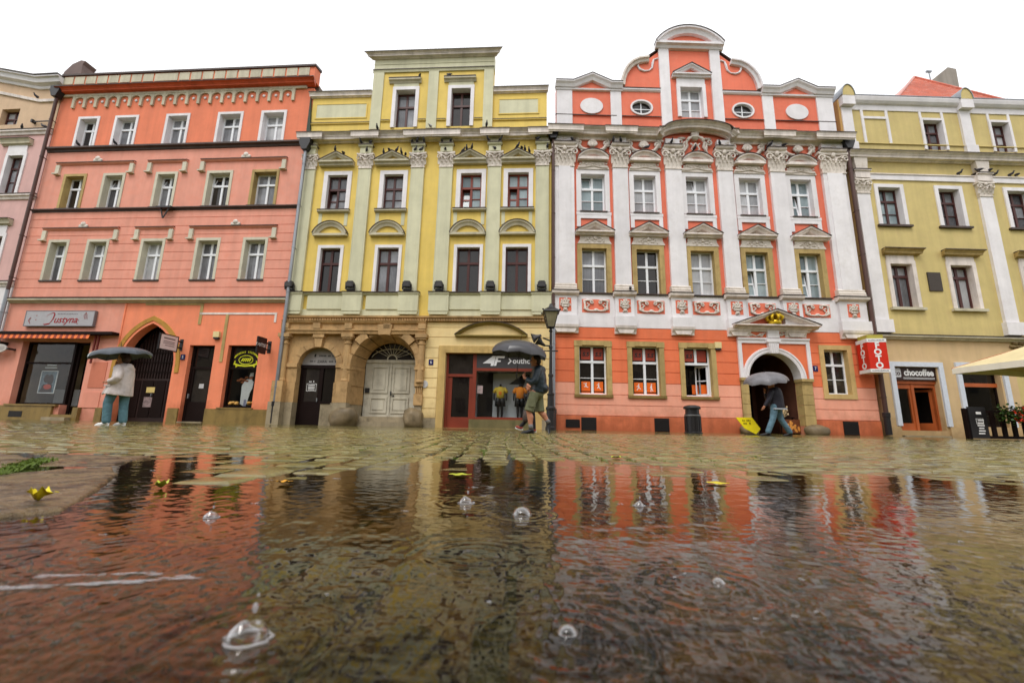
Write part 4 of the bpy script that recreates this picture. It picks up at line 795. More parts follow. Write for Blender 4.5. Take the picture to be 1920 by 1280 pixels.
for i, (a, b) in enumerate(GO):
    c = (a+b)/2
    if i < 3:
        surround(H, OCHRE, a-.2, b+.26, 1.5, 3.8, .2, .06, -.32); boxes(H, 'surround_ear', OCHRE, (a-.22, a+.12, 3.55, 3.78, .0, .08)); boxes(H, 'surround_ear', OCHRE, (b-.06, b+.28, 3.55, 3.78, .0, .08)); boxes(H, 'window_sill', PLIN1, (a-.22, b+.28, 1.4, 1.51, -.2, .1))
    else: surround(H, surf('pale ochre stone', lin(206, 174, 116), dirt=lin(160, 130, 80), dirtamt=.5), 11.37, 12.78, 1.53, 3.82, .2, .06, -.34, True)
    if i != 2: w = window(H, a, b+(.06 if i < 3 else 0), 1.53 if i < 3 else 1.73, 3.62, FWHITE, PANED, rec=.26, tr=.66, bars=1)
    else:
        w = boxes(H, 'window', FWHITE, (a, a+.06, 1.53, 3.62, -.26, -.19), (b, b+.06, 1.53, 3.62, -.26, -.19), (a+.06, b, 3.56, 3.62, -.26, -.19), (a+.06, b, 2.86, 2.96, -.26, -.17), (a+.06, b, 1.53, 1.58, -.26, -.19), (c-.02, c+.08, 2.96, 3.56, -.26, -.19))
        boxes(w, 'pane', PANED, (a+.06, c-.02, 2.96, 3.56, -.24, -.23)); boxes(w, 'pane', PANED, (c+.08, b, 2.96, 3.56, -.24, -.23)); boxes(w, 'pane', PANED, (a+.06, b, 1.58, 2.86, -.9, -.89))  # lower pane is a dark sheet set back, standing for the room's shade
        for hx, ang_, ww in ((b, RAD(-38), .52), (b-.02, RAD(-75), .52)):
            m = MB(); s0 = 0
            for bx_ in ((-ww, -ww+.05, 1.6, 2.84, 0, .04), (-.05, 0, 1.6, 2.84, 0, .04), (-ww+.05, -.05, 1.6, 1.65, 0, .04), (-ww+.05, -.05, 2.79, 2.84, 0, .04), (-ww+.05, -.05, 2.2, 2.23, .005, .035)): m.box(*bx_)
            Mx = Matrix.Translation((hx, .24, 0)) @ Matrix.Rotation(ang_, 4, 'Z'); sa = m.xf(Mx).build('open_sash', FWHITE, w)
    if i < 3:   # coloured film on the panes: lettering above, orange pictogram cards below
        film = plain('orange film %d' % i, 236, 112, 40, .4); redf = plain('red film %d' % i, 160, 66, 48, .4)
        for k, uu in enumerate((c-.24, c+.3)):
            boxes(w, 'pane_film', redf, (uu-.2, uu+.2, 3.02, 3.5, -.228, -.222))
            if i < 2: boxes(w, 'pane_film', film, (uu-.19, uu+.19, 1.68, 2.08, -.228, -.222)); boxes(w, 'pane_film', film, (uu-.19, uu+.19, 1.58, 1.63, -.228, -.222))
            textmesh('pane_lettering', 'S.S', w, uu, 3.24, -.218, .24, DARKM, shear=.2, bold=.008) if not (i == 2 and k) else None
            m = MB(); q = -.219; bx0 = uu; poses = [[(-.08, .06), (.0, .0), (.1, .02)], [(-.06, .0), (.0, .04), (.08, -.06)], [(-.08, -.05), (.0, .02), (.09, -.02)], [(-.03, -.1), (.0, .03), (.06, -.1)]]
            P_ = poses[(i*2+k) % 4]
            if i < 2:
                m.ball((bx0+.01, -q, 2.01), (.025, .003, .025), 6, 4).tube([(bx0, -q, 1.98), (bx0, -q, 1.86)], [.025, .03], 5, .12); m.tube([(bx0+P_[0][0], -q, 1.86+P_[0][1]-.06), (bx0, -q, 1.87)], .018, 5, .15); m.tube([(bx0+P_[2][0], -q, 1.82+P_[2][1]), (bx0, -q, 1.87)], .018, 5, .15); m.tube([(bx0-P_[2][0], -q, 1.94+P_[0][1]), (bx0, -q, 1.96)], .014, 5, .15); m.build('pictogram', WHITE, w)
        if i == 2:
            for k, uu in enumerate((c+.12, c+.42)):
                m = MB().box(uu-.14, uu+.14, 1.66, 2.06, -.6+.2*k, -.594+.2*k); m.build('pane_film', film, w)
for a, b, t in ((.51, 1.09, .48), (1.15, 1.77, .58), (4.16, 4.77, .6), (12.0, 12.64, .62)):
    v = boxes(H, 'cellar_vent', BLACKV, (a, b, .06 if t > .5 else .16, t, .03, .075))
    for k in range(5): boxes(v, 'louvre', BLACKV, (a+.03, b-.03, .1+(t-.12)*k/5+.06*(t < .5), .1+(t-.12)*k/5+.04+.06*(t < .5), .075, .09))
# portal
PX = (PO[0]+PO[1])/2
MB().prism([(PO[0]-.001, 2.32)]+arc(PX, 2.32, 1.13, 1.14, 180, 0, 18)+[(PO[1]+.001, 2.32), (PO[1]+.001, 3.5), (PO[0]-.001, 3.5)], -.35, -.022).build('spandrel', RED3G, H)
MB().prism([(7.9, 2.34)]+arc(PX, 2.34, 1.3, 1.3, 180, 0, 18)+[(10.93, 2.34), (10.93, 3.85), (7.9, 3.85)], -.02, .06).build('spandrel', RED3G, H)
MB().sweep(arc(PX, 2.32, 1.1, 1.11, 0, 180, 22), [(0, -.36), (0, .14), (-.07, .16), (-.08, .12), (-.14, .12), (-.16, .16), (-.22, .16), (-.24, .06), (-.24, -.02)]).build('archivolt', WHITE, H)
surround(H, WHITE, 7.87, 10.95, 2.32, 3.98, .15, .12, -.02, False, 'portal_frame'); boxes(H, 'portal_band', WHITE, (7.86, 10.96, 3.98, 4.06, -.02, .16))
fr = boxes(H, 'portal_frieze', RED3G, (7.9, 10.92, 4.06, 4.32, -.02, .1))
for sg in (-1, 1):
    m = MB()
    for k in range(3):
        x = PX+sg*(.45+.42*k); scroll(m, x, 4.2, .09, .13, 1.2, 90*k, sg*(-1)**k, .03); m.tube([(x-.2, -.12, 4.12+.12*(k % 2)), (x, -.13, 4.2), (x+.2, -.12, 4.26-.12*(k % 2))], [.03, .045, .03], 5)
    m.build('scroll_relief', WHITEORN, fr, smooth=True)
boxes(H, 'frieze_block', WHITE, (PX-.2, PX+.3, 4.06, 4.46, .0, .22))
m = MB().prism([(PX-.16, 3.38), (PX+.18, 3.38), (PX+.24, 3.95), (PX-.22, 3.95)], -.1, .24).box(PX-.28, PX+.3, 3.86, 4.0, 0, .28)
for k in range(4): m.tube([(PX-.13+.09*k, -.24, 3.42), (PX-.15+.1*k, -.26, 3.8)], .025, 5)
m.build('keystone', WHITE, H)
moulding(H, 'portal_cornice', TRIMB, 7.84, 11.0, [(0, 4.32), (.16, 4.32), (.2, 4.38), (.3, 4.42), (.34, 4.48), (0, 4.5)])
pp = pediment(H, TRIMB, (7.62+11.39)/2-.05, 1.84, 4.46, 4.58, 5.24, .5, .17, RED3)
cr = MB(); cx = PX+.1; gold = plain('gilded crown', 214, 178, 40, .3, metal=.4)
cr.lathe((cx, -.3, 4.6), [(.22, 0), (.25, .02), (.25, .16), (.22, .18)], 12)
for k in range(8): t = k*math.pi/4; cr.tube([(cx+.24*math.cos(t), -.3+.24*math.sin(t), 4.76), (cx+.34*math.cos(t), -.3+.3*math.sin(t), 4.9), (cx+.2*math.cos(t), -.3+.2*math.sin(t), 5.02), (cx, -.3, 5.0)], [.05, .06, .05, .03], 5)
cr.ball((cx, -.3, 5.03), .06); cr.build('crown_emblem', gold, pp, smooth=True)
for a, b in ((7.88, 8.2), (10.45, 10.9)):
    boxes(H, 'impost', OCHRE, (a-.03, b+.03, 2.22, 2.34, -.35, .16), (a, b, 2.12, 2.22, -.34, .1))
    for k in range(4): boxes(H, 'pier_block', OCHRE, (a, b, .4+k*.43, .4+k*.43+.415, -.34, .08))
    g = MB().ball(((a+b)/2+(.1 if a > 9 else -.02), -.16, .2), (.48 if a > 9 else .36, .34, .34), 20, 12); g.v = [(x+.1*noise.noise(Vector((x, y, z))*3), y+.08*noise.noise(Vector((z, x, y))*3), (z if z < .3 else .3+(z-.3)*.6)+.05*noise.noise(Vector((y, z, x))*4)) for x, y, z in g.v]; g.build('guard_stone', GUARD, H, smooth=True)
room(H, PO[0]-.1, PO[1]+.1, .03, 3.6, -.352, -3.5, surf('passage wall', lin(96, 60, 46), var=.3, bump=.1))
boxes(H, 'inner_door', FDARK, (8.9, 10.3, .05, 2.6, -3.48, -3.4)); boxes(H, 'inner_panel', surf('passage timber', lin(84, 56, 42), var=.2), (8.15, 8.7, .05, 2.4, -2.2, -2.1))
boxes(H, 'display_table', FDARK, (9.75, 10.4, .72, .76, -1.6, -.5), (9.8, 9.86, .05, .72, -.6, -.55), (10.3, 10.36, .05, .72, -.6, -.55))

# ---------------------------------------------------------------- straw coloured house on the right
h4 = H = house('straw', 'straw yellow townhouse with white pilasters and red roof at the right edge'); E4 = 12.4
W3 = [(1.28, 2.32), (4.12, 5.1), (7.38, 8.4), (10.1, 11.1)]; W2 = [(1.3, 2.28), (4.02, 5.02), (7.36, 8.36), (10.1, 11.1)]; W4 = [(4.0, 4.93), (7.33, 8.2), (10.2, 11.1)]
hs = [(a-.05, b+.05, 9.47, 11.4) for a, b in W3]+[(a-.05, b+.05, 5.6, 7.66) for a, b in W2]+[(a-.05, b+.05, 13.38, 15.0) for a, b in W4]
wall(H, B4Y, .06, E4, 4.3, 13.0, hs); wall(H, B4Y, .06, E4, 13.002, 15.6, hs, .0, .35)
dh = [(.74, 2.62, .3, 2.96), (3.62, 5.34, .5, 3.0)]
wall(H, B4G, .06, 6.05, -.3, 4.15, dh); wall(H, B4Y, 6.05, E4, -.3, 4.15)
for a in (.2, 5.95, 11.7):
    b = a+.6; pl = boxes(H, 'pilaster', WHITE, (a, b, 5.0, 10.95, 0, .12)); capital(pl, WHITEORN, a, b, 10.95, 11.66, .12)
    boxes(pl, 'pilaster_base', WHITE, (a-.08, b+.1, 4.42, 4.99, 0, .2)); MB().prism([(a+.04, 12.14), (b-.04, 12.14), (b+.02, 12.7), (a-.02, 12.7)], 0, .24).build('corbel', WHITEORN, pl)
    boxes(pl, 'entablature_block', TRIMB, (a-.03, b+.06, 11.7, 12.04, 0, .22)); moulding(pl, 'block_ledge', TRIMB, a-.06, b+.1, [(.2, 12.02), (.28, 12.04), (.28, 12.08), (.2, 12.1)], top=FLASH)
    a2 = a-.14; boxes(H, 'attic_pilaster', WHITE, (a2, a2+.5, 13.3, 15.56, 0, .1)); boxes(H, 'attic_pilaster_foot', WHITE, (a2-.02, a2+.56, 13.1, 13.62, .0, .14))
    boxes(H, 'parapet_block', WHITE, (a2-.04, a2+.56, 15.5, 15.98, .0, .3))
    m = MB().prism([(a2-.04, 15.95)]+arc(a2+.26, 15.98, .3, .56, 180, 0, 12)+[(a2+.56, 15.95)], -.5, .3); f_ = m.build('round_finial', B4Y, H)
    MB().sweep(arc(a2+.26, 15.98, .3, .56, 0, 180, 12), [(0, -.52), (0, .34), (-.03, .34), (-.03, -.52)]).build('finial_cover', PIPEG, f_)
m = MB().box(-.05, .06, 13.2, 15.9, -3, .05).build('return_wall', surf('return wall ochre', lin(190, 150, 90)), H)
boxes(H, 'white_band', WHITE, (.8, 5.95, 11.72, 12.0, 0, .06), (6.6, 11.7, 11.72, 12.0, 0, .06)); moulding(H, 'band_ledge', TRIMB, .8, 5.92, [(0, 11.96), (.1, 11.98), (.1, 12.03), (0, 12.04)]); moulding(H, 'band_ledge', TRIMB, 6.62, 11.7, [(0, 11.96), (.1, 11.98), (.1, 12.03), (0, 12.04)])
moulding(H, 'cornice', TRIMB, .1, E4, cornice_pr(12.66, cz(13.3, .45), .45), .4, 0, top=FLASH)
moulding(H, 'parapet_cornice', WHITE, .4, E4, [(0, 15.4), (.04, 15.4), (.06, 15.66), (.14, 15.7), (.22, 15.8), (.26, 15.95), (.26, 16.02), (0, 16.04)], top=PIPEG)
moulding(H, 'attic_ledge', B4Y, .56, E4, [(0, 13.58), (.06, 13.6), (.06, 13.64), (0, 13.66)])
for a, b in W4: surround(H, WHITE, a-.12, b+.12, 13.38, 15.07, .12, .05, -.36); window(H, a, b, 13.4, 14.95, FBROWN, PANE, rec=.3, tr=.66, fw=.07, mull=.09, bars=1); boxes(H, 'strip', WHITE, (a-.13, a-.02, 15.06, 15.4, 0, .04)); boxes(H, 'strip', WHITE, (b+.01, b+.12, 15.06, 15.4, 0, .04))
surround(H, WHITE, 1.02, 2.34, 13.64, 15.06, .12, .05, 0, False, 'blind_window_frame'); boxes(H, 'strip', WHITE, (1.02, 1.14, 15.06, 15.4, 0, .04), ); boxes(H, 'strip', WHITE, (2.22, 2.34, 15.06, 15.4, 0, .04))
for i, (a, b) in enumerate(W3): surround(H, WHITE, a-.17, b+.17, 9.45, 11.51, .17, .05, -.36); window(H, a, b, 9.47, 11.34, FBROWN, PANEB if i == 0 else PANE, rec=.3, tr=.68, fw=.07, mull=.1, bars=1); boxes(H, 'window_sill', FLASH, (a-.25, b+.28, 9.38, 9.47, -.1, .12))
for a, b in W2:
    surround(H, TRIMB, a-.17, b+.17, 5.58, 7.77, .17, .05, -.36); window(H, a, b, 5.6, 7.6, FBROWN, PANE, rec=.3, tr=.74, fw=.08, mull=.12); boxes(H, 'window_sill', TRIMG, (a-.27, b+.27, 5.46, 5.58, -.1, .14))
    boxes(H, 'lintel_panel', TRIMB, (a-.14, b+.14, 7.76, 8.0, 0, .04)); moulding(H, 'hood_mould', OCHRE, a-.26, b+.36, cornice_pr(8.0, 8.24, .32), .35, .35, top=FLASH)
boxes(H, 'bronze_plaque', plain('bronze', 74, 66, 60, .45, metal=.5), (2.91, 3.5, 6.37, 7.23, 0, .05))
moulding(H, 'string_course', TRIMG, .06, E4, [(0, 4.12), (.1, 4.14), (.14, 4.2), (.22, 4.24), (.22, 4.3), (0, 4.32)], top=FLASH)
boxes(H, 'plinth', B4G, (.06, .62, -.2, .46, 0, .07)); boxes(H, 'plinth', B4G, (2.74, 3.5, -.2, .46, 0, .07)); boxes(H, 'plinth', B4G, (5.5, E4, -.2, .46, 0, .07))
surround(H, plain('pale blue grey paint', 206, 212, 222), .54, 2.86, .48, 3.17, .2, .08, -.3); surround(H, plain('pale blue grey frame', 206, 212, 222), 3.42, 5.62, .5, 3.2, .2, .08, -.3)
dr = boxes(H, 'shop_door', WOODO, (.74, .82, .1, 2.28, -.3, -.2), (1.56, 1.68, .1, 2.28, -.3, -.18), (2.54, 2.62, .1, 2.28, -.3, -.2), (.82, 1.56, .1, .6, -.3, -.22), (.82, 1.56, 2.05, 2.28, -.3, -.2), (1.68, 2.54, 2.1, 2.28, -.3, -.2), (.82, .9, .6, 2.05, -.3, -.22), (1.48, 1.56, .6, 2.05, -.3, -.22))
boxes(dr, 'transom', WOODO, (.74, 2.62, 2.26, 2.4, -.3, -.14)); boxes(dr, 'pane', SHOPGLASS, (.9, 1.48, .6, 2.05, -.27, -.26))
m = MB().box(0, .8, .1, .62, 0, .05).box(0, .1, .62, 2.05, 0, .05).box(.7, .8, .62, 2.05, 0, .05).box(.1, .7, 1.95, 2.05, 0, .05); m.xf(Matrix.Translation((2.52, .3, 0)) @ Matrix.Rotation(RAD(112), 4, 'Z')).build('open_leaf', WOODO, dr)
boxes(dr, 'step', SANDG, (.7, 2.66, -.2, .1, -.3, .12))
room(H, .6, 2.75, .1, 2.3, -.31, -3.4, DARKIN)
sw = boxes(H, 'shop_window', FDARK, (3.62, 3.68, .5, 3.0, -.3, -.22), (5.28, 5.34, .5, 3.0, -.3, -.22), (3.68, 5.28, .5, .58, -.3, -.22), (3.68, 5.28, 2.94, 3.0, -.3, -.22)); boxes(sw, 'transom', WOODO, (3.62, 5.34, 2.18, 2.34, -.3, -.18))
boxes(sw, 'pane', SHOPGLASS, (3.68, 5.28, .58, 2.18, -.27, -.26)); boxes(sw, 'pane', PANED, (3.68, 5.28, 2.34, 2.94, -.27, -.26)); room(H, 3.5, 5.5, .3, 2.4, -.31, -3.2, DARKIN)
boxes(H, 'counter', surf('cafe counter', lin(120, 116, 116)), (4.4, 5.3, .3, 1.9, -2.4, -2.0)); boxes(H, 'counter', surf('cafe counter wood', lin(110, 90, 84)), (.8, 2.0, .15, 1.1, -2.6, -2.2))
core(H, .07, E4-.01, 4.2, 15.7, back=11)
downpipe(H, PIPEB, -.02, 1.0, 13.2, p=.2, r=.085, hopper=DARKM, foot=DARKM)
m = MB()
random.seed(5)
for r in range(8):
    for k in range(9):
        wv = .22+.16*random.random(); uu = 6.12+k*.27+(r % 2)*.12; m.ball((uu, -.04, 3.0+r*.155), (.14+.02*random.random(), .09, .075), 7, 4)
m.build('rubble_stonework', surf('rubble stone', lin(150, 126, 84), var=.35, dirt=lin(80, 66, 40), dirtamt=.8, bump=.5), H)['kind'] = 'stuff'
# hipped tile roof with stepped courses
rf = MB(); a0, a1, apx, zr0, zr1, y0, y1 = 3.5, 10.4, 7.9, 16.5, 20.7, .7, 3.5
rows = 26
for i in range(rows):
    t0, t1 = i/rows, (i+1)/rows; z0, z1 = zr0+(zr1-zr0)*t0, zr0+(zr1-zr0)*t1; ya, yb = y0+(y1-y0)*t0, y0+(y1-y0)*t1
    L = lambda t: a0+(apx-a0)*t; Rr = lambda t: a1+(apx+.1-a1)*t
    rf.add([(L(t0), ya, z0+.05), (Rr(t0), ya, z0+.05), (Rr(t1), yb, z1), (L(t1), yb, z1), (L(t0), ya, z0), (Rr(t0), ya, z0)], [(0, 1, 2, 3), (4, 5, 1, 0)])
rf.add([(a0, y0, zr0), (apx, y1, zr1), (a0, 2*y1-y0, zr0)], [(0, 1, 2)]); rf.add([(a1, y0, zr0), (apx+.1, y1, zr1), (a1, 2*y1-y0, zr0)], [(0, 1, 2)])
roof = rf.build('roof', ROOFT, H, fix=False)
rg = MB().tube([(a0, y0, zr0+.05), (apx, y1, zr1+.04)], .07, 6).tube([(apx, y1, zr1+.04), (a1, y0, zr0+.05)], .07, 6); rg.build('ridge_tiles', ROOFT, roof)
MB().prism([(8.62, 18.6), (10.12, 18.6), (10.18, 21.1), (9.7, 21.2), (8.64, 20.3)], -4.6, -3.2).build('chimney', surf('chimney render', lin(150, 142, 132), streak=.3), roof)
MB().tube([(9.0, 3.6, 20.2), (8.97, 3.6, 21.25)], .03, 6).box(8.82, 9.12, 21.2, 21.3, -3.65, -3.55).build('aerial', PIPEG, roof)
# ------------------------------------------------------------------ things fixed to the fronts
REDT = plain('wine red paint', 150, 30, 34, .5); GREYS = plain('grey sign face', 168, 166, 170, .4); BLK = plain('black paint', 26, 24, 26, .4); WHT = plain('white paint', 235, 235, 235, .4)
def lines(par, mat, u0, u1, z, p, h, n):
    """a row of small strokes, for print too small to read"""
    m = MB(); w = (u1-u0)/n; rr = random.Random(n)
    for i in range(n):
        if rr.random() > .12: m.box(u0+i*w, u0+i*w+w*.62, z-h/2, z+h/2*(1 if rr.random() > .3 else .5), p, p+.004)
    return tag(m.build('text_line', mat, par), kind='stuff')
def sign(name, k, u, z, p, label, cat='sign'): return onhouse(name, k, u, z, p, label, cat)
# shop sign above the awning
s = sign('shop_sign', 'orange', -10.81, 4.27, .02, 'long grey box sign with red script lettering above the striped awning')
boxes(s, 'panel', GREYS, (-1.7, 1.7, .03, .71, 0, .11)); surround(s, plain('sign rim', 120, 118, 122, .3), -1.73, 1.73, 0, .74, .03, .12, 0, True, 'rim')
textmesh('lettering', 'ustyna', s, .33, .3, .112, .46, REDT, shear=.28, bold=.006); lines(s, plain('grey lettering', 118, 112, 116), -.2, .9, .58, .11, .05, 14)
m = MB().tube([(-.42, -.117, .12), (-.66, -.117, .08), (-.74, -.117, .1)], [.03, .035, .01], 5, .1).tube([(-.7, -.117, .09), (-.42, -.117, .14), (-.3, -.117, .34), (-.26, -.117, .56), (-.3, -.117, .63), (-.4, -.117, .62)], [.01, .012, .03, .035, .03, .012], 6, .1).tube([(-.4, -.117, .62), (-.6, -.117, .52), (-.64, -.117, .44)], [.012, .008, .004], 5, .1)
m.build('lettering', REDT, s)
m = MB()
for x, z, sg in ((-1.4, .25, 1), (1.3, .5, -1)):
    for k in range(5): a = RAD(90+sg*30+k*22); m.tube([(x, -.115, z-.15*sg), (x+.14*math.cos(a), -.115, z+.02), (x+.1*math.cos(a)+.05, -.115, z+.16*sg)], .007, 4, .3)
for x, z in ((-1.15, .5), (-1.15, .3), (.98, .28), (.95, .12)): m.ball((x, -.114, z), (.03, .003, .03), 6, 4)
m.build('flower_print', plain('dusty red print', 150, 84, 84), s)
# awning
s = sign('awning', 'orange', -10.7, 3.62, .02, 'rolled dark awning with orange striped valance over the left shop window', 'awning')
boxes(s, 'cassette', FDARK, (-2.86, 2.9, .24, .36, 0, .34))
oa, ob = plain('orange stripe', 240, 122, 60), plain('rust stripe', 150, 62, 40)
for k in range(32):
    u = -2.8+k*.144; MB().add([(u, -.3, .24), (u+.144, -.3, .24), (u+.144, -.34, .06), (u+.072, -.345, .02), (u, -.34, .06), (u, -.31, .24), (u+.144, -.31, .24)], [(0, 1, 2, 3, 4)]).build('valance_stripe', oa if k % 2 else ob, s, fix=False)
for u in (1.92, 2.08): boxes(s, 'folding_arm', plain('arm red brown', 110, 40, 34), (u-.03, u+.03, -.75-.3*(u < 2), .24, .1, .16))
# oval hanging sign at the left edge
s = sign('hanging_sign', 'orange', -13.25, 3.02, .3, 'small grey oval plate sign hanging at the far left above the shop window'); m = MB()
m.prism([(.42*math.cos(t*math.pi/10), .18+.2*math.sin(t*math.pi/10)) if True else 0 for t in range(20)], -.02, .03).build('plate', plain('weathered white', 190, 184, 180), s)
boxes(s, 'bracket', DARKM, (-.03, .03, .35, .5, -.3, .03)); boxes(s, 'bracket', DARKM, (.38, .48, .12, .2, -.3, 0)); boxes(s, 'lettering', plain('faded grey print', 150, 140, 138), (-.3, .3, .24, .27, .03, .034), (-.34, .34, .17, .2, .03, .034), (-.28, .28, .1, .13, .03, .034))
# projecting plates (faces along the street)
def plate(k, u, z, w, h, p0, label, fmat, rim, text):
    s = sign('projecting_sign', k, u, z, .0, label)
    boxes(s, 'plate', fmat, (-.025, .025, 0, h, p0, p0+w)); boxes(s, 'frame', rim, (-.035, .035, -.04, 0, p0-.04, p0+w+.04), (-.035, .035, h, h+.04, p0-.04, p0+w+.04), (-.035, .035, 0, h, p0-.04, p0), (-.035, .035, 0, h, p0+w, p0+w+.04))
    boxes(s, 'bracket', DARKM, (-.03, .03, h*.25, h*.35, 0, p0-.04), (-.03, .03, h*.7, h*.8, 0, p0-.04), (-.08, .08, h*.1, h*.95, 0, .02))
    for (t, zz, sz, mt) in text: textmesh('lettering', t, s, .028, zz, p0+w/2, sz, mt, rz=RAD(90))
    return s
s = plate('orange', -4.75, 3.12, .85, .62, .25, 'white rectangular projecting sign beside the pointed gate', plain('white plate', 222, 214, 216), BLK, [])
for zz, hh in ((.45, .06), (.33, .035), (.25, .035), (.16, .03)): boxes(s, 'text_line', plain('faint print', 120, 112, 116), (.025, .03, zz, zz+hh, .38, .95-.1*(zz < .2)))
plate('orange', -.62, 3.05, .5, .62, .3, 'black projecting sign lettered OUTLET beside the zinc downpipe', BLK, BLK, [('OUTLET', .32, .2, WHT)])
# bakery sign and poster in the window
s = sign('window_sign', 'orange', -1.8, 2.5, -.25, 'lime yellow bakery emblem on the dark upper pane of the right shop window'); lime = plain('lime print', 206, 206, 40, .5)
m = MB().tube([(.33*math.cos(RAD(t)), -.006, .34+.2*math.sin(RAD(t))) for t in range(0, 361, 20)], .018, 5, .2)
for k in range(5): m.tube([(-.2+.09*k, -.006, .27), (-.12+.09*k, -.006, .42)], .03, 5, .15)
m.tube([(-.5, -.006, .3), (-.52, -.006, .16), (-.36, -.006, .1), (0, -.006, .06), (.36, -.006, .1), (.52, -.006, .16), (.5, -.006, .3)], [.02, .05, .04, .03, .04, .05, .02], 6, .1); m.tube([(-.36, -.006, .1), (-.44, -.006, .02)], .04, 5, .1); m.tube([(.36, -.006, .1), (.44, -.006, .02)], .04, 5, .1); m.build('emblem', lime, s)
m = MB()
for i in range(19):
    t = RAD(160-140*i/18); x, z = .56*math.cos(t), .34+.36*math.sin(t)
    if i != 9: m.box(x-.022, x+.022, z-.045, z+.045, 0, .004+.001*(i % 2))
tag(m.build('letter_arc', lime, s), kind='stuff')
s = sign('baker_poster', 'orange', -1.8, .8, -.5, 'cut-out poster of a baker in white with loaves inside the right shop window', 'poster'); q = .01
m = MB().prism([(-.18, .1), (-.02, .02), (.1, .05), (.12, .1), (.22, .62), (.3, .8), (.32, 1.08), (.22, 1.2), (-.0, 1.2), (-.14, 1.06), (-.2, .9)], 0, q).prism([(.1, 1.32), (.28, 1.34), (.27, 1.5), (.12, 1.48)], 0, q).build('white_coat', WHT, s)
MB().prism([(.1, 1.2), (.24, 1.2), (.27, 1.34), (.1, 1.32)], .001, q+.002).build('face', plain('skin print', 176, 110, 84), s)
m = MB()
for x, z, rr in ((-.38, 1.14, .1), (-.26, 1.2, .1), (-.12, 1.16, .1), (-.02, 1.28, .09), (-.2, 1.06, .09), (.02, 1.12, .07)): m.ball((x, -.02, z), (rr, .02, rr*.6), 8, 4)
m.build('bread_print', plain('crust print', 160, 92, 52, var=.4), s); boxes(s, 'trousers', plain('lavender print', 150, 150, 176), (-.02, .1, 0, .3, .002, q+.003))
m = MB()
for k in range(14): m.ball((-.5+.045*k+(.45 if k > 8 else 0), -.1-.1*(k % 3), .1+.05*(k % 2)), (.09, .08, .06), 8, 5)
m.build('bread_loaves', plain('golden crust', 206, 160, 84, var=.3), s)
# photograph poster in the left shop window
s = sign('portrait_poster', 'orange', -11.55, 1.25, -.6, 'framed portrait poster with two white strips above, inside the left shop window', 'poster')
boxes(s, 'frame', WHT, (-.42, .42, 0, 1.05, 0, .02)); boxes(s, 'picture', plain('blue grey picture', 110, 128, 140, var=.4), (-.38, .38, .04, 1.01, .021, .025))
MB().ball((-.08, -.03, .68), (.14, .005, .2), 10, 6).ball((.12, -.03, .62), (.16, .005, .26), 10, 6).prism([(-.34, .05), (.3, .05), (.26, .4), (-.2, .42)], .026, .03).build('portrait', plain('dark hair print', 58, 44, 40, var=.4), s); MB().ball((.04, -.034, .3), (.2, .004, .12), 10, 5).build('red_dress', plain('red print', 190, 70, 50), s)
boxes(s, 'caption_strip', WHT, (-.3, .3, 1.16, 1.22, .01, .02)); boxes(s, 'caption_strip', WHT, (-.22, .26, 1.28, 1.34, .01, .02))
# arched shop fascia lettering
s = sign('fascia_lettering', 'yellow', AC, 2.64, -.285, 'small black lettering on the grey arched fanlight board'); lines(s, BLK, -.1, .62, .42, .0, .07, 11); textmesh('lettering', 'ZARA', s, .05, .16, .002, .17, BLK); lines(s, BLK, -.5, -.25, .17, .0, .06, 5); lines(s, BLK, .36, .7, .17, .0, .06, 5); m = MB().prism([(-.34, .38), (-.3, .5), (-.24, .5), (-.26, .36)], 0, .004).build('symbol', BLK, s)
s = sign('opening_hours', 'yellow', AL+.54, 1.5, -.295, 'white opening hours printed on the dark arched shop door'); lines(s, WHT, -.12, .12, .42, .0, .06, 4)
surround(s, WHT, -.22, .22, 0, .33, .015, .004, 0, True, 'border'); [boxes(s, 'text_line', WHT, (-.15, .15, .05+.065*k, .08+.065*k, .0, .003)) for k in range(4)]
# sportswear shop
s = sign('shop_sign', 'yellow', -2.02, 2.58, -.19, 'dark grey fascia with large white 4F lettering above the mannequins'); boxes(s, 'fascia', plain('anthracite', 62, 60, 62, .5), (-1.24, 1.26, 0, .62, 0, .03))
W4F = plain('white lettering', 225, 225, 228, .4)
MB().prism([(-.98, .2), (-.56, .52), (-.42, .52), (-.52, .1), (-.64, .1), (-.62, .2)], .03, .045).prism([(-.5, .1), (-.4, .1), (-.36, .27), (-.22, .27), (-.2, .34), (-.34, .34), (-.32, .43), (-.06, .43), (-.02, .52), (-.4, .52)], .03, .045).build('lettering', W4F, s)
MB().prism([(.12, .42), (.17, .42), (.27, .31), (.13, .17), (.09, .2), (.19, .31)], .03, .04).build('lettering', W4F, s); textmesh('lettering', 'outhc', s, .3, .31, .034, .32, W4F, align='LEFT', bold=.006)
s = sign('number_graphic', 'yellow', -1.4, 1.85, -.89, 'dark numeral 4 on the pale back wall of the display', 'graphic'); MB().prism([(-.5, .12), (.1, .55), (.3, .55), (.12, 0), (-.05, 0), (.0, .12)], 0, .02).build('numeral', BLK, s); boxes(s, 'bar', BLK, (.3, .42, 0, .55, 0, .02))
boxes(sign('door_notice', 'yellow', -3.1, 1.5, -.29, 'small white red notice inside the sportswear shop glass', 'notice'), 'paper', plain('notice paper', 220, 190, 190, var=.4), (-.12, .12, 0, .34, 0, .01))
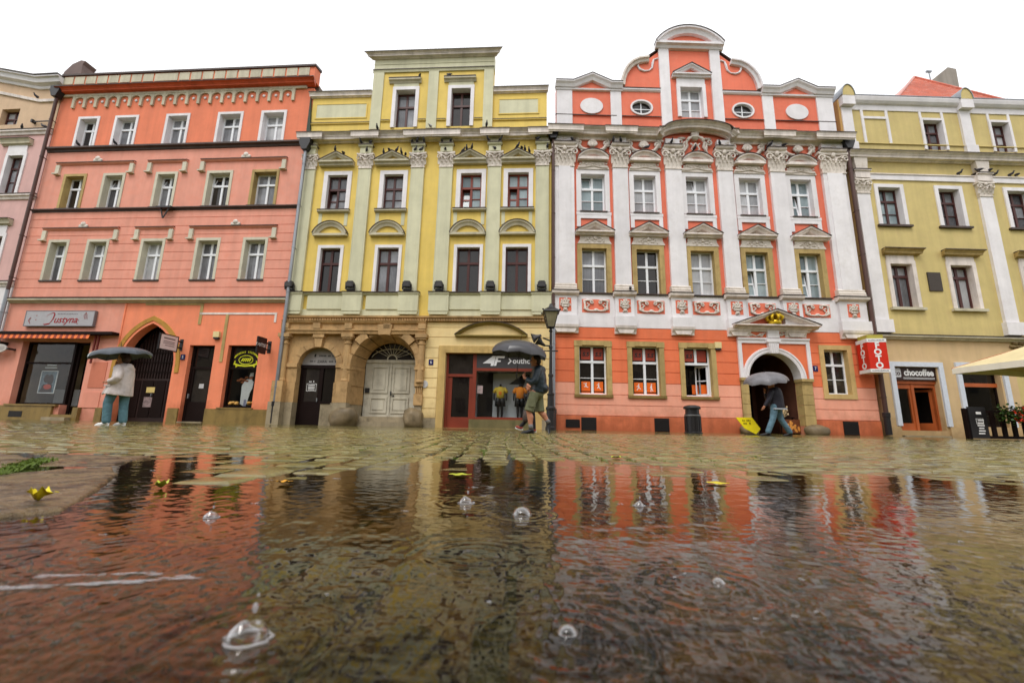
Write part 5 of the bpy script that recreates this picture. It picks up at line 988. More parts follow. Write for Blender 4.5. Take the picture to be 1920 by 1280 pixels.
def mannequin(u, shirt, label):
    s = onhouse('mannequin', 'yellow', u, .46, -.62, label, 'mannequin', 'mannequins in the sportswear window'); dk = plain('mannequin charcoal', 44, 42, 44, .4)
    m = MB()
    for sg in (-1, 1):
        m.tube([(sg*.08, 0, .0), (sg*.085, 0, .3), (sg*.09, .0, .52), (sg*.1, 0, .78)], [.035, .055, .06, .08], 8); m.ball((sg*.085, -.05, .03), (.045, .11, .035), 8, 4)
        m.tube([(sg*.19, 0, 1.3), (sg*.25, .0, 1.12), (sg*.27, -.02, .95), (sg*.26, -.05, .78)], [.055, .045, .038, .03], 8)
    m.tube([(0, 0, .78), (0, 0, 1.0), (0, 0, 1.3), (0, 0, 1.38)], [(.15, .1), (.13, .09), (.19, .1), (.08, .06)], 10).tube([(0, 0, 1.36), (0, 0, 1.48)], .05, 8); m.build('body', dk, s, smooth=True)
    m = MB().tube([(0, 0, .86), (0, 0, 1.05), (0, 0, 1.28), (0, 0, 1.37)], [(.18, .13), (.16, .115), (.215, .125), (.1, .08)], 12)
    for sg in (-1, 1): m.tube([(sg*.15, 0, 1.33), (sg*.24, 0, 1.2), (sg*.27, 0, 1.1)], [.07, .07, .075], 8)
    m.build('shirt', shirt, s, smooth=True)
    m = MB()
    for sg in (-1, 1): m.tube([(sg*.07, 0, .88), (sg*.1, 0, .7), (sg*.12, 0, .52)], [.13, .12, .12], 8)
    m.build('shorts', BLK, s, smooth=True); boxes(s, 'stand', PIPEG, (-.2, .2, -.02, .0, -.15, .15))
    boxes(s, 'shirt_print', plain('print %s' % shirt.name, 236, 130, 40), (-.06, .06, 1.02, 1.16, .12, .135))
mannequin(-2.25, plain('yellow jersey', 226, 190, 70), 'mannequin in a yellow shirt and black shorts in the sportswear window')
mannequin(-1.4, plain('orange jersey', 246, 146, 40), 'mannequin in an orange shirt and black shorts in the sportswear window')
# coffee shop fascia
s = sign('shop_sign', 'straw', 1.68, 2.4, -.1, 'dark brown fascia lettered chocoffee above the wooden door'); boxes(s, 'fascia', plain('chocolate brown', 52, 34, 32, .5), (-.94, .94, 0, .56, 0, .04))
textmesh('lettering', 'chocoffee', s, .2, .32, .042, .38, WHT, bold=.014, sx=.86); MB().prism([(-.9, .12), (-.6, .12), (-.58, .16), (-.58, .46), (-.62, .5), (-.9, .5)], .04, .05).build('logo_tile', GREYIN, s); textmesh('logo', 'co', s, -.75, .29, .052, .28, plain('logo brown', 70, 56, 54), bold=.006)
boxes(s, 'underline', WHT, (-.5, .86, .1, .115, .04, .046)); boxes(s, 'text_line', GREYIN, (-.5, .86, .05, .075, .04, .045))
# four-sided FOTO box
s = empty('box_sign', onwall('coral', 13.22, 2.72, .55), RAD(4), 'red four-sided box sign lettered FOTO hanging between the coral and straw houses', 'sign')
RED = plain('sign red', 206, 44, 26, .35)
boxes(s, 'box', RED, (-.35, .35, 0, 1.1, -.35, .35)); boxes(s, 'light_strip', WHT, (-.36, .36, -.14, 0, -.36, .36)); boxes(s, 'light_strip', WHT, (-.36, .36, 1.1, 1.25, -.36, .36))
s.rotation_euler.z = RAD(-9)
for i, ch in enumerate('FOTO'):
    textmesh('lettering', ch, s, 0, .96-.275*i, .352, .34, WHT, bold=.014); textmesh('lettering', ch, s, -.352, .96-.275*i, 0, .34, WHT, bold=.014, rz=RAD(-90))
for z in (-.07, 1.175): lines(s, plain('grey print %d' % z, 110, 96, 100), -.3, .3, z, .36, .05, 15)
boxes(s, 'cap', plain('mossy cap', 176, 164, 70), (-.3, .3, 1.25, 1.42, -.3, .3)); boxes(s, 'bracket', DARKM, (-.04, .04, .3, .36, -.6, -.35), (-.04, .04, .9, .96, -.6, -.35))
# number plates, alarms, floodlights, plates
BLUE = plain('enamel blue', 30, 36, 92, .3)
for k, u, z, t, who in (('orange', -4.56, 2.78, '5', 'orange'), ('yellow', -5.2, 2.66, '6', 'cream'), ('coral', 11.14, 2.68, '7', 'coral')):
    s = onhouse('house_number', k, u, z, .025, 'small blue enamel house number plate on the %s front' % who, 'number plate'); boxes(s, 'plate', BLUE, (-.1, .1, 0, .24, 0, .015)); textmesh('numeral', t, s, 0, .12, .017, .18, WHT)
for k, u, z, w in (('orange', -3.1, 3.72, 'above the dark door of the orange house'), ('coral', 7.02, 3.5, 'beside the open window of the coral house')):
    s = onhouse('alarm_box', k, u, z, .0, 'small cream alarm box '+w, 'alarm box'); boxes(s, 'case', plain('cream plastic '+k, 226, 206, 150, .4), (-.14, .14, .08, .34, 0, .12)); boxes(s, 'base', DARKM, (-.12, .12, 0, .08, 0, .1))
s = onhouse('round_plate', 'yellow', -5.42, 1.68, .02, 'small pale wall plate beside the sandstone portal', 'wall plate'); MB().prism([(.14*math.cos(t*math.pi/8), .16+.16*math.sin(t*math.pi/8)) for t in range(16)], 0, .03).build('disc', GREYIN, s)
for i, u in enumerate((-11.72, -8.95, -6.4, -4.98, -2.72, -.5)):
    s = onhouse('floodlight', 'yellow', u, 5.96, .1, 'small black floodlight at the foot of pilaster %s of the yellow house' % ('one', 'two', 'three', 'four', 'five', 'six')[i], 'floodlight', 'floodlights along the yellow front')
    MB().box(-.17, .17, .08, .3, .08, .3).box(-.13, .13, .3, .36, .1, .26).build('lamp_body', DARKM, s); boxes(s, 'yoke', DARKM, (-.21, -.17, 0, .22, .1, .2), (.17, .21, 0, .22, .1, .2), (-.17, .17, -.04, .02, .0, .2)); boxes(s, 'lens', PANED, (-.13, .13, .11, .27, .3, .31))
s = onhouse('bracket_lamp', 'orange', -6.55, 9.6, .0, 'black iron bracket lamp under the middle third-floor window', 'lamp'); boxes(s, 'arm', DARKM, (-.4, .35, .42, .5, 0, .3)); MB().tube([(-.22, -.2, .44), (0, -.25, -.1)], .03, 6).tube([(.2, -.2, .44), (.02, -.25, -.1)], .03, 6).build('stay', DARKM, s)
# light bulbs lit inside the coffee shop
bulb = emit('lit bulb', (1, .72, .36), 14)
for u, z, w in ((1.25, 1.95, 'behind the coffee shop door'), (3.98, 2.02, 'behind the coffee shop window')):
    s = onhouse('pendant_lamp', 'straw', u, z, -.9, 'small lit pendant bulb '+w, 'lamp'); MB().ball((0, 0, 0), .055, 10, 8).build('bulb', bulb, s, smooth=True); MB().tube([(0, 0, .05), (0, 0, .4)], .008, 5).build('cord', BLK, s); MB().lathe((0, 0, .04), [(.03, .06), (.12, -.02)], 10).build('shade', DARKM, s)
# goods in the passage
s = onhouse('flower_display', 'coral', 10.1, .76, -.9, 'cream dried flowers on the table in the passage', 'flowers'); m = MB(); random.seed(3)
for k in range(40): a = random.random()*6.28; r = .25*random.random(); h = .1+.35*random.random(); m.tube([(r*.3*math.cos(a), r*.3*math.sin(a), 0), (r*math.cos(a), r*math.sin(a), h)], .01, 4); m.ball((r*math.cos(a), r*math.sin(a), h), (.04, .04, .05), 5, 4)
m.build('blooms', plain('cream blooms', 232, 206, 160), s)
s = onhouse('display_box', 'coral', 10.18, .1, -.4, 'printed crate with orange and gold pattern under the passage table', 'crate'); boxes(s, 'crate', plain('brown card', 110, 62, 36), (-.34, .3, 0, .56, -.3, .1)); m = MB()
for k in range(12): m.ball((-.28+.5*random.random(), -.105, .08+.4*random.random()), (.11, .008, .06), 6, 4, Matrix.Rotation(random.random()*3, 3, 'Y'))
m.build('pattern', plain('gold print', 222, 150, 70, var=.4), s)

# ------------------------------------------------------------------ pigeons
pm = plain('pigeon slate', 66, 64, 72, .5, var=.35); pw = plain('pigeon pale', 190, 190, 194, .6, var=.2)
m = MB().tube([(-.15, 0, .09), (-.1, 0, .1), (-.02, 0, .115), (.06, 0, .13), (.1, 0, .17), (.115, 0, .205)], [(.02, .012), (.045, .035), (.065, .06), (.058, .055), (.035, .035), (.03, .03)], 8)
m.ball((.125, 0, .225), (.034, .03, .03), 7, 5).tube([(.15, 0, .225), (.185, 0, .215)], [.01, .003], 5).add([(-.1, -.03, .1), (-.1, .03, .1), (-.2, .035, .06), (-.2, -.035, .06)], [(0, 1, 2, 3)])
m.tube([(.0, -.025, .08), (.005, -.025, 0)], .006, 4).tube([(.0, .025, .08), (.005, .025, 0)], .006, 4)
_p = m.build('pigeon', pm, None, smooth=True); pme = _p.data; bpy.data.objects.remove(_p); pme2 = pme.copy(); pme2.materials.clear(); pme2.materials.append(pw)
random.seed(11)
PG = []
def pig(k, place, spots):
    for u, z, p in spots: PG.append((k, place, u, z, p))
pig('yellow', 'the first triangular pediment of the yellow house', [(-10.32, 12.77, .25), (-9.9, 12.58, .25)])
pig('yellow', 'the second triangular pediment of the yellow house', [(-7.95, 12.56, .25), (-7.7, 12.7, .25), (-7.35, 12.68, .25), (-7.1, 12.56, .25), (-6.9, 12.46, .25)])
pig('yellow', 'the third triangular pediment of the yellow house', [(-4.2, 12.58, .25), (-4.02, 12.68, .25), (-3.78, 12.74, .25)])
pig('yellow', 'the fourth triangular pediment of the yellow house', [(-1.65, 12.78, .25), (-1.45, 12.68, .25), (-1.3, 12.58, .25), (-1.1, 12.5, .25)])
for i, (a, b, n) in enumerate(((-11.8, -11.3, 1), (-9.2, -8.5, 3), (-6.7, -6.0, 5), (-5.35, -4.65, 3), (-3.1, -2.35, 3), (-.85, -.15, 2))):
    pig('yellow', 'the capital of pilaster %s of the yellow house' % ('one', 'two', 'three', 'four', 'five', 'six')[i], [(a+(b-a)*(j+.5)/n+.1*(random.random()-.5), 13.12 if j % 2 == 0 else 12.72, .28 if j % 2 == 0 else .2) for j in range(n)])
pig('yellow', 'the main cornice of the yellow house', [(-8.3, 13.77, .4), (-5.75, 13.77, .45), (-3.1, 13.77, .45)]); pig('yellow', 'the left attic hood of the yellow house', [(-6.5, 16.75, .2)]); pig('yellow', 'the right attic hood of the yellow house', [(-5.05, 16.75, .2)])
pig('straw', 'the white band of the straw house', [(5.25, 12.05, .06), (6.95, 12.05, .06), (7.7, 12.05, .06), (8.0, 12.05, .06)]); pig('straw', 'the second pilaster block of the straw house', [(6.0, 12.12, .26), (6.5, 12.12, .26)])
pig('coral', 'the first capital of the coral house', [(.85, 13.08, .3)]); pig('coral', 'the second capital of the coral house', [(2.75, 13.08, .3), (3.1, 13.08, .3)]); pig('coral', 'the third capital of the coral house', [(5.45, 13.08, .3)]); pig('coral', 'the fourth capital of the coral house', [(7.7, 13.08, .3)]); pig('coral', 'the fifth capital of the coral house', [(10.05, 13.08, .3), (10.7, 13.08, .3)])
pig('coral', 'the second round hood of the coral house', [(4.3, 12.78, .3)]); pig('coral', 'the middle round hood of the coral house', [(6.5, 12.78, .3)]); pig('coral', 'the pilaster base below the second window', [(3.3, 5.97, .29)])
pig('pink', 'the upper string course of the pink house', [(-.45, 14.65, .12), (-1.7, 14.65, .12)]); pig('pink', 'the raking band of the pink house', [(-1.4, 16.48, .05)])
pig('orange', 'the top string course of the orange house', [(-11.95, 13.55, .12), (-9.95, 13.55, .12)])
cnt = {}
for q in PG: cnt[q[1]] = cnt.get(q[1], 0)+1
rank = {}
for k, place, u, z, p in sorted(PG, key=lambda q: (q[1], q[2])):
    rank[place] = rank.get(place, 0)+1; nth = ('', ', first from left', ', second from left', ', third from left', ', fourth from left', ', fifth from left')[rank[place]] if cnt[place] > 1 else ''
    wh = place.startswith('the main cornice') and u > -6 and u < -5
    o = link('pigeon', pme2 if wh else pme); o.location = onwall(k, u, z, p); o.rotation_euler = (0, 0, random.choice((1.57, -1.57, -1.57))+random.gauss(0, .6)); sc_ = 1.0; o.scale = (sc_,)*3
    tag(o, ('pale pigeon on ' if wh else 'dark pigeon on ')+place+nth, 'pigeon', 'pigeons perched on the house fronts')
# ------------------------------------------------------------------ ground: height of the paving
SH = [(-6, 2.6), (-2.0, 2.42), (-1.3, 2.38), (-.5, 2.3), (.25, 2.42), (.8, 2.2), (1.27, 1.98), (2.14, 1.9), (6, 1.7)]
SHX, SHY = [a for a, b in SH], [b for a, b in SH]
def gh(x, y):
    """paving height; the water stands at 0"""
    x = np.asarray(x, float); y = np.asarray(y, float)
    e = np.interp(x, SHX, SHY); d = y-e
    t = np.clip((-9-x)/4, 0, 1); far = .05+.09*t*t*(3-2*t)*np.clip(y/16, 0, 1)
    up = np.minimum(d*.016, .012+(d-.75)*.0028); up = np.minimum(up, far)
    dn = np.maximum(d*.016, -.022+np.minimum(d+1.4, 0)*.002)
    dn = dn+np.clip((abs(x)-3.4)*.02, 0, .036)+np.clip((-.9-y)*.02, 0, .036)      # the hollow ends beside and behind the viewer
    return np.where(d > 0, up, dn)+.019*np.exp(-((x+1.0)/.33)**2-((y-1.62)/.42)**2)+.0035*np.sin(x*2.3+1.7*y)*np.sin(y*3.1-x*.9)*(np.clip(1.2-abs(d), 0, 1))
def g1(x, y): return float(gh(x, y))
# wet stone, moss and water materials
def wetstone(n, cols, rough=(.1, .32), bump=.5, bs=26, moss=0., nsc=5.):
    m, t, b = newmat(n); L = t.links; gm = nd(t, 'ShaderNodeNewGeometry')
    n1 = nd(t, 'ShaderNodeTexNoise', Scale=nsc, Detail=7., Roughness=.65); L.new(gm.outputs['Position'], n1.inputs['Vector'])
    vo = nd(t, 'ShaderNodeTexVoronoi', Scale=6.); L.new(gm.outputs['Position'], vo.inputs['Vector'])
    cr = nd(t, 'ShaderNodeValToRGB'); els = cr.color_ramp.elements
    els[0].position = .3; els[0].color = (*cols[0], 1); els[1].position = .72; els[1].color = (*cols[-1], 1)
    for i, c in enumerate(cols[1:-1]): e = els.new(.3+.42*(i+1)/(len(cols)-1)); e.color = (*c, 1)
    ad = nd(t, 'ShaderNodeMath', operation='MULTIPLY_ADD'); ad.inputs[1].default_value = .22; L.new(vo.outputs['Color'], ad.inputs[0])
    sb = nd(t, 'ShaderNodeMath', operation='SUBTRACT'); sb.inputs[1].default_value = .11; L.new(n1.outputs[0], sb.inputs[0]); L.new(sb.outputs[0], ad.inputs[2]); L.new(ad.outputs[0], cr.inputs[0])
    out = cr.outputs[0]
    if moss:
        nm = nd(t, 'ShaderNodeTexNoise', Scale=1.1, Detail=6., Roughness=.7); L.new(gm.outputs['Position'], nm.inputs['Vector'])
        rm = nd(t, 'ShaderNodeMapRange'); rm.inputs[1].default_value = .46; rm.inputs[2].default_value = .66; rm.inputs[4].default_value = moss; L.new(nm.outputs[0], rm.inputs[0])
        mx = nd(t, 'ShaderNodeMixRGB'); mx.inputs[2].default_value = (*lin(118, 116, 44), 1); L.new(rm.outputs[0], mx.inputs[0]); L.new(out, mx.inputs[1]); out = mx.outputs[0]
    L.new(out, b.inputs['Base Color'])
    n2 = nd(t, 'ShaderNodeTexNoise', Scale=3.1, Detail=5.); L.new(gm.outputs['Position'], n2.inputs['Vector'])
    rr = nd(t, 'ShaderNodeMapRange'); rr.inputs[1].default_value = .35; rr.inputs[2].default_value = .65; rr.inputs[3].default_value = rough[0]; rr.inputs[4].default_value = rough[1]; L.new(n2.outputs[0], rr.inputs[0]); L.new(rr.outputs[0], b.inputs['Roughness'])
    b.inputs['Specular IOR Level'].default_value = .5; b.inputs['IOR'].default_value = 1.4
    n3 = nd(t, 'ShaderNodeTexNoise', Scale=bs, Detail=6., Roughness=.6); L.new(gm.outputs['Position'], n3.inputs['Vector'])
    bp = nd(t, 'ShaderNodeBump', Strength=bump, Distance=.012); L.new(n3.outputs[0], bp.inputs['Height']); L.new(bp.outputs[0], b.inputs['Normal'])
    return m
STONE = wetstone('wet cobble', [lin(66, 58, 34), lin(106, 96, 58), lin(128, 118, 76), lin(98, 86, 66)], (.03, .16), .2, 30, .5)
SLAB = wetstone('wet sandstone slab', [lin(34, 26, 18), lin(84, 66, 46), lin(126, 104, 74), lin(58, 45, 32)], (.14, .5), 1., 90, .25, 14.)
MUD = wetstone('puddle bed', [lin(10, 7, 6), lin(24, 17, 12), lin(122, 100, 46), lin(92, 74, 36), lin(14, 10, 9)], (.4, .7), .5, 18, 0., 7.)
JOINT = wetstone('mossy joint', [lin(34, 34, 16), lin(66, 80, 24), lin(96, 116, 38)], (.4, .7), .8, 60)
# base sheet reaching past the horizon
xs = np.concatenate([np.linspace(-140, -16, 9), np.arange(-15, 15.01, .5), np.linspace(16, 140, 9)]); ys = np.concatenate([[-60, -20, -6, -2, -.5], np.arange(0, 4, .2), np.arange(4, 20.01, .5), [25, 40, 80, 160, 300]])
X, Y = np.meshgrid(xs, ys); Zg = gh(X, Y)-.02
V = np.stack([X, Y, Zg], -1).reshape(-1, 3); nx = len(xs)
me = bpy.data.meshes.new('pavement'); me.from_pydata(V.tolist(), [], [(j*nx+i, j*nx+i+1, (j+1)*nx+i+1, (j+1)*nx+i) for j in range(len(ys)-1) for i in range(nx-1)]); me.materials.append(JOINT)
pave = tag(link('pavement', me), kind='structure')
# a smooth skin of wet setts for the far part, where single stones cannot be told apart
def brickmat():
    m = wetstone('far setts', [lin(66, 58, 34), lin(106, 96, 58), lin(128, 118, 76)], (.05, .2), .15, 20, .45); t = m.node_tree; L = t.links; b = t.nodes['Principled BSDF']
    gm = nd(t, 'ShaderNodeNewGeometry'); bk = nd(t, 'ShaderNodeTexBrick', Scale=1.); bk.inputs['Brick Width'].default_value = .17; bk.inputs['Row Height'].default_value = .14; bk.inputs['Mortar Size'].default_value = .01; L.new(gm.outputs['Position'], bk.inputs['Vector'])
    bp = nd(t, 'ShaderNodeBump', Strength=.5, Distance=.01); inv = nd(t, 'ShaderNodeMath', operation='SUBTRACT'); inv.inputs[0].default_value = 1; L.new(bk.outputs['Fac'], inv.inputs[1]); L.new(inv.outputs[0], bp.inputs['Height'])
    old = b.inputs['Normal'].links[0].from_socket; L.new(old, bp.inputs['Normal']); L.new(bp.outputs[0], b.inputs['Normal']); return m
xs = np.arange(-40, 40.1, 1.); ys = np.concatenate([np.arange(10.9, 22, .5)]); X, Y = np.meshgrid(xs, ys); V = np.stack([X, Y, gh(X, Y)-.004], -1).reshape(-1, 3); nx = len(xs)
me = bpy.data.meshes.new('far_setts'); me.from_pydata(V.tolist(), [], [(j*nx+i, j*nx+i+1, (j+1)*nx+i+1, (j+1)*nx+i) for j in range(len(ys)-1) for i in range(nx-1)]); me.materials.append(brickmat()); tag(link('far_setts', me, pave), kind='stuff')
# setts one by one
rs = np.random.RandomState(4)
def stone_mesh(seed):
    r = random.Random(seed); a, b = .5, .5; ins = .1
    base = [(-a, -b, -.06), (a, -b, -.06), (a, b, -.06), (-a, b, -.06)]; mid = [(x, y, -.010) for x, y, z in base]
    j = lambda: (r.random()-.5)*.06
    top = [(x*(1-ins*2)+j(), y*(1-ins*2)+j(), (r.random()-.5)*.006) for x, y, z in base]
    return base+mid+top+[(j(), j(), .004)]
SF = [(0, 1, 5, 4), (1, 2, 6, 5), (2, 3, 7, 6), (3, 0, 4, 7), (4, 5, 9, 8), (5, 6, 10, 9), (6, 7, 11, 10), (7, 4, 8, 11), (8, 9, 12), (9, 10, 12), (10, 11, 12), (11, 8, 12)]
protos = [stone_mesh(k) for k in range(10)]; pmesh = []
for k, v in enumerate(protos):
    me = bpy.data.meshes.new('paving_stone'); me.from_pydata(v, [], SF); me.materials.append(STONE); pmesh.append(me)
SLABS = [[(-.62, .86), (-.98, 1.0), (-1.38, 1.58), (-1.66, 1.9), (-1.5, 1.42), (-1.2, 1.02)]]
def inslab(x, y): return x < -.8 and (y < 2.05) and (y > .78) and x < -.8-(y-.8)*.62+.12
stones = []
x = -15.6
while x < 15.6:
    w = .14+.1*rs.rand(); y = max(.14, (abs(x)-1.2)/1.34)+rs.rand()*.1
    while y < 10.9:
        rh = .15+.07*rs.rand(); cx, cy = x+w/2+.04*math.sin(y*.9+x*.7)+.03*(rs.rand()-.5), y+rh/2
        if not inslab(cx, cy): stones.append((cx, cy, w-.012-.022*rs.rand(), rh-.014, rs.rand()*.09-.045, g1(cx, cy)+(rs.rand()-.5)*.006, rs.randint(10)))
        y += rh
    x += w
dry = [s for s in stones if s[5] > -.001 and abs(s[0]) < 1.2*s[1]+.1]; dry.sort(key=lambda s: s[1]*s[1]/(s[2]*s[3])*1.0)
near = set(id(s) for s in dry[:300])
VV, FF = [], []; n0 = 0; VM, FM = [], []
for s in stones:
    cx, cy, w, h, a, z, k = s; tl = ((rs.rand()-.5)*.028, (rs.rand()-.5)*.04)
    if id(s) in near:
        o = link('paving_stone', pmesh[k], pave); o.location = (cx, cy, z); o.rotation_euler = (tl[0], tl[1], a); o.scale = (w, h, 1)
    else:
        c, sn = math.cos(a), math.sin(a); tgt = (VM, FM) if z < -.012 else (VV, FF); n0 = len(tgt[0])
        for px, py, pz in protos[k]: px *= w; py *= h; tgt[0].append((cx+px*c-py*sn, cy+px*sn+py*c, z+pz+tl[0]*py-tl[1]*px))
        tgt[1].extend(tuple(i+n0 for i in f) for f in SF)
for nm, v, f, mt in (('paving_stones', VV, FF, STONE), ('sunken_stones', VM, FM, MUD)):
    me = bpy.data.meshes.new(nm); me.from_pydata(v, [], f); me.materials.append(mt); tag(link(nm, me, pave), kind='stuff')
# old kerb slabs at the left
def slab(poly, z, th=.09):
    n = len(poly); c = Vector((sum(p[0] for p in poly)/n, sum(p[1] for p in poly)/n)); pts = []
    for i in range(n):
        a, b = poly[i], poly[(i+1) % n]
        for k in range(14): t = k/14; pts.append((a[0]+(b[0]-a[0])*t+.008*noise.noise(Vector((a[0]*9+t*7, a[1]*9, 3))), a[1]+(b[1]-a[1])*t+.008*noise.noise(Vector((a[0]*7, a[1]*9+t*6, 1)))))
    N = len(pts); vs = []
    rings = [(1, -th), (1, -.012), (.985, -.003)]+[(.96*(1-k/16), 0) for k in range(16)]
    for s_, dz in rings:
        for x, y in pts:
            q = Vector((c.x+(x-c.x)*s_, c.y+(y-c.y)*s_, 0)); vs.append((q.x, q.y, z+dz+.006*noise.noise(q*5)+.004*noise.noise(q*17)+.0025*noise.noise(q*45)))
    K = len(rings); vs.append((c.x, c.y, z)); f = [(k*N+i, k*N+(i+1) % N, (k+1)*N+(i+1) % N, (k+1)*N+i) for k in range(K-1) for i in range(N)]+[((K-1)*N+i, (K-1)*N+(i+1) % N, K*N) for i in range(N)]
    me = bpy.data.meshes.new('kerb_slab'); me.from_pydata(vs, [], f); me.polygons.foreach_set('use_smooth', [True]*len(me.polygons)); me.materials.append(SLAB); return link('kerb_slab', me, pave)
slab([(-1.01, .89), (-.96, .98), (-1.14, 1.25), (-1.40, 1.60), (-1.62, 1.82), (-1.76, 1.62), (-1.6, 1.3), (-1.7, .95), (-1.3, .8)], .006)
slab([(-1.80, 1.56), (-1.93, 1.76), (-2.14, 2.0), (-2.75, 2.36), (-3.2, 1.7), (-2.2, 1.3)], .016)
slab([(-1.68, 1.88), (-1.92, 1.82), (-2.2, 2.08), (-2.5, 2.4), (-1.9, 2.36)], .004)
# blades of grass in the joints
VV, FF = [], []; r = random.Random(8)
def blades(cx, cy, n, sp, h, z=None):
    for k in range(n):
        x, yy = cx+(r.random()-.5)*sp, cy+(r.random()-.5)*sp; z0 = (g1(x, yy)-.012) if z is None else z; a = r.random()*6.28; hh = h*(.5+r.random()*.8); w = .0025+.002*r.random(); i = len(VV); q = .5+.5*r.random()
        VV.extend([(x-w*math.sin(a), yy+w*math.cos(a), z0), (x+w*math.sin(a), yy-w*math.cos(a), z0), (x+hh*.25*math.cos(a), yy+hh*.25*math.sin(a), z0+hh*.75), (x+hh*q*math.cos(a), yy+hh*q*math.sin(a), z0+hh)]); FF.extend([(i, i+1, 2+i), (i+2, i+1, i+3)])
for k in range(150):
    yy = 2.5+r.random()**1.6*4.5; x = (r.random()-.5)*1.0*yy+.12*yy; [blades(x+.01*r.gauss(0, 1), yy+q*.05, 7, .035, .013) for q in range(4)]
for k in range(50):
    t = r.random(); x = -1.74-.36*t+.05*r.random(); yy = 1.48+.5*t; blades(x, yy, 22, .05, .013, .008)
me = bpy.data.meshes.new('joint_grass'); me.from_pydata(VV, [], FF); me.materials.append(surf('grass blade', lin(92, 112, 34), rough=.45, var=.3, scale=30, bump=0)); tag(link('joint_grass', me), 'short green grass sprouting from the joints between the setts', 'grass', kind='stuff')
# ------------------------------------------------------------------ the puddle: rippled water sheet
def water():
    m, t, b = newmat('water'); L = t.links; t.nodes.remove(b); o = t.nodes['Material Output']
    tr = nd(t, 'ShaderNodeBsdfTransparent'); tr.inputs[0].default_value = (.4, .34, .22, 1); gl = nd(t, 'ShaderNodeBsdfGlossy'); gl.inputs['Roughness'].default_value = .02; gl.inputs['Color'].default_value = (1, 1, 1, 1)
    lw = nd(t, 'ShaderNodeLayerWeight'); lw.inputs[0].default_value = .5; pw_ = nd(t, 'ShaderNodeMath', operation='POWER'); pw_.inputs[1].default_value = 4.3; L.new(lw.outputs['Facing'], pw_.inputs[0]); fr = nd(t, 'ShaderNodeMath', operation='MULTIPLY_ADD'); fr.inputs[1].default_value = .98; fr.inputs[2].default_value = .02; L.new(pw_.outputs[0], fr.inputs[0]); gm = nd(t, 'ShaderNodeNewGeometry'); n3 = nd(t, 'ShaderNodeTexNoise', Scale=160., Detail=3.); L.new(gm.outputs['Position'], n3.inputs['Vector'])
    bp = nd(t, 'ShaderNodeBump', Strength=.03, Distance=.003); L.new(n3.outputs[0], bp.inputs['Height']); L.new(bp.outputs[0], gl.inputs['Normal']); L.new(bp.outputs[0], lw.inputs['Normal'])
    mx = nd(t, 'ShaderNodeMixShader'); L.new(fr.outputs[0], mx.inputs[0]); L.new(tr.outputs[0], mx.inputs[1]); L.new(gl.outputs[0], mx.inputs[2]); L.new(mx.outputs[0], o.inputs[0]); return m
rows, cols = 640, 840
t = np.linspace(0, 1, rows); yd = .2*(3.1/.2)**t          # finer towards the camera
sx = np.linspace(-1.42, 1.42, cols)
Yw = np.repeat(yd[:, None], cols, 1); Xw = sx[None, :]*(Yw+.12)
def waves(x, y):
    z = np.zeros_like(x); rr = np.random.RandomState(12)
    for k in range(46):
        lam = .011*(1.085**k)*(.9+.2*rr.rand()); a = rr.rand()*2*math.pi; kx, ky = math.cos(a)*2*math.pi/lam, math.sin(a)*2*math.pi/lam
        amp = .0046*lam/(1+(lam/.075)**1.8); ph = rr.rand()*6.28
        wob = 1.4*np.sin(x*5.1*rr.rand()+rr.rand()*6)+1.4*np.sin(y*6.3*rr.rand()+rr.rand()*6)
        z += amp*np.sin(kx*x+ky*y+ph+wob)*(.7+.3*np.sin(x*3.1+k)*np.sin(y*2.7+k*.7))
    for (cx, cy, s) in ((.03, 1.04, 1), (-.24, .44, .7), (.06, .46, .7), (-.11, 1.17, 1), (.5, .8, .8), (-.6, .7, .8), (.9, 1.3, 1), (.35, 1.5, 1), (-.4, 1.5, 1), (.25, .6, .8), (1.3, 1.4, 1), (-.05, .72, .8), (.62, .5, .7)):
        d = np.hypot(x-cx, y-cy); z += .0006*s*np.sin(d*2*math.pi/.026)*np.exp(-((d-.07)/.04)**2)
    return z
calm = .42+.85*np.clip((.85-Yw)/.55, 0, 1)
Zw = waves(Xw, Yw)*calm
Xw = np.concatenate([np.full((rows, 1), -6.), Xw, np.full((rows, 1), 6.)], 1); Yw = np.concatenate([Yw[:, :1], Yw, Yw[:, :1]], 1); Zw = np.concatenate([np.zeros((rows, 1)), Zw, np.zeros((rows, 1))], 1)
Xw = np.concatenate([Xw[:1], Xw], 0); Yw = np.concatenate([np.full((1, cols+2), -3.2), Yw], 0); Zw = np.concatenate([np.zeros((1, cols+2)), Zw], 0); rows, cols = rows+1, cols+2
me = bpy.data.meshes.new('puddle'); V = np.stack([Xw, Yw, Zw], -1).reshape(-1, 3)
idx = np.arange(rows*cols).reshape(rows, cols); Fq = np.stack([idx[:-1, :-1], idx[:-1, 1:], idx[1:, 1:], idx[1:, :-1]], -1).reshape(-1, 4)
me.vertices.add(len(V)); me.vertices.foreach_set('co', V.ravel().astype(np.float32)); me.loops.add(Fq.size); me.loops.foreach_set('vertex_index', Fq.ravel().astype(np.int32)); me.polygons.add(len(Fq)); me.polygons.foreach_set('loop_start', np.arange(0, Fq.size, 4, dtype=np.int32)); me.polygons.foreach_set('loop_total', np.full(len(Fq), 4, dtype=np.int32)); me.polygons.foreach_set('use_smooth', [True]*len(Fq)); me.update(calc_edges=True)
WATER = water(); me.materials.append(WATER); tag(link('puddle', me), kind='structure')
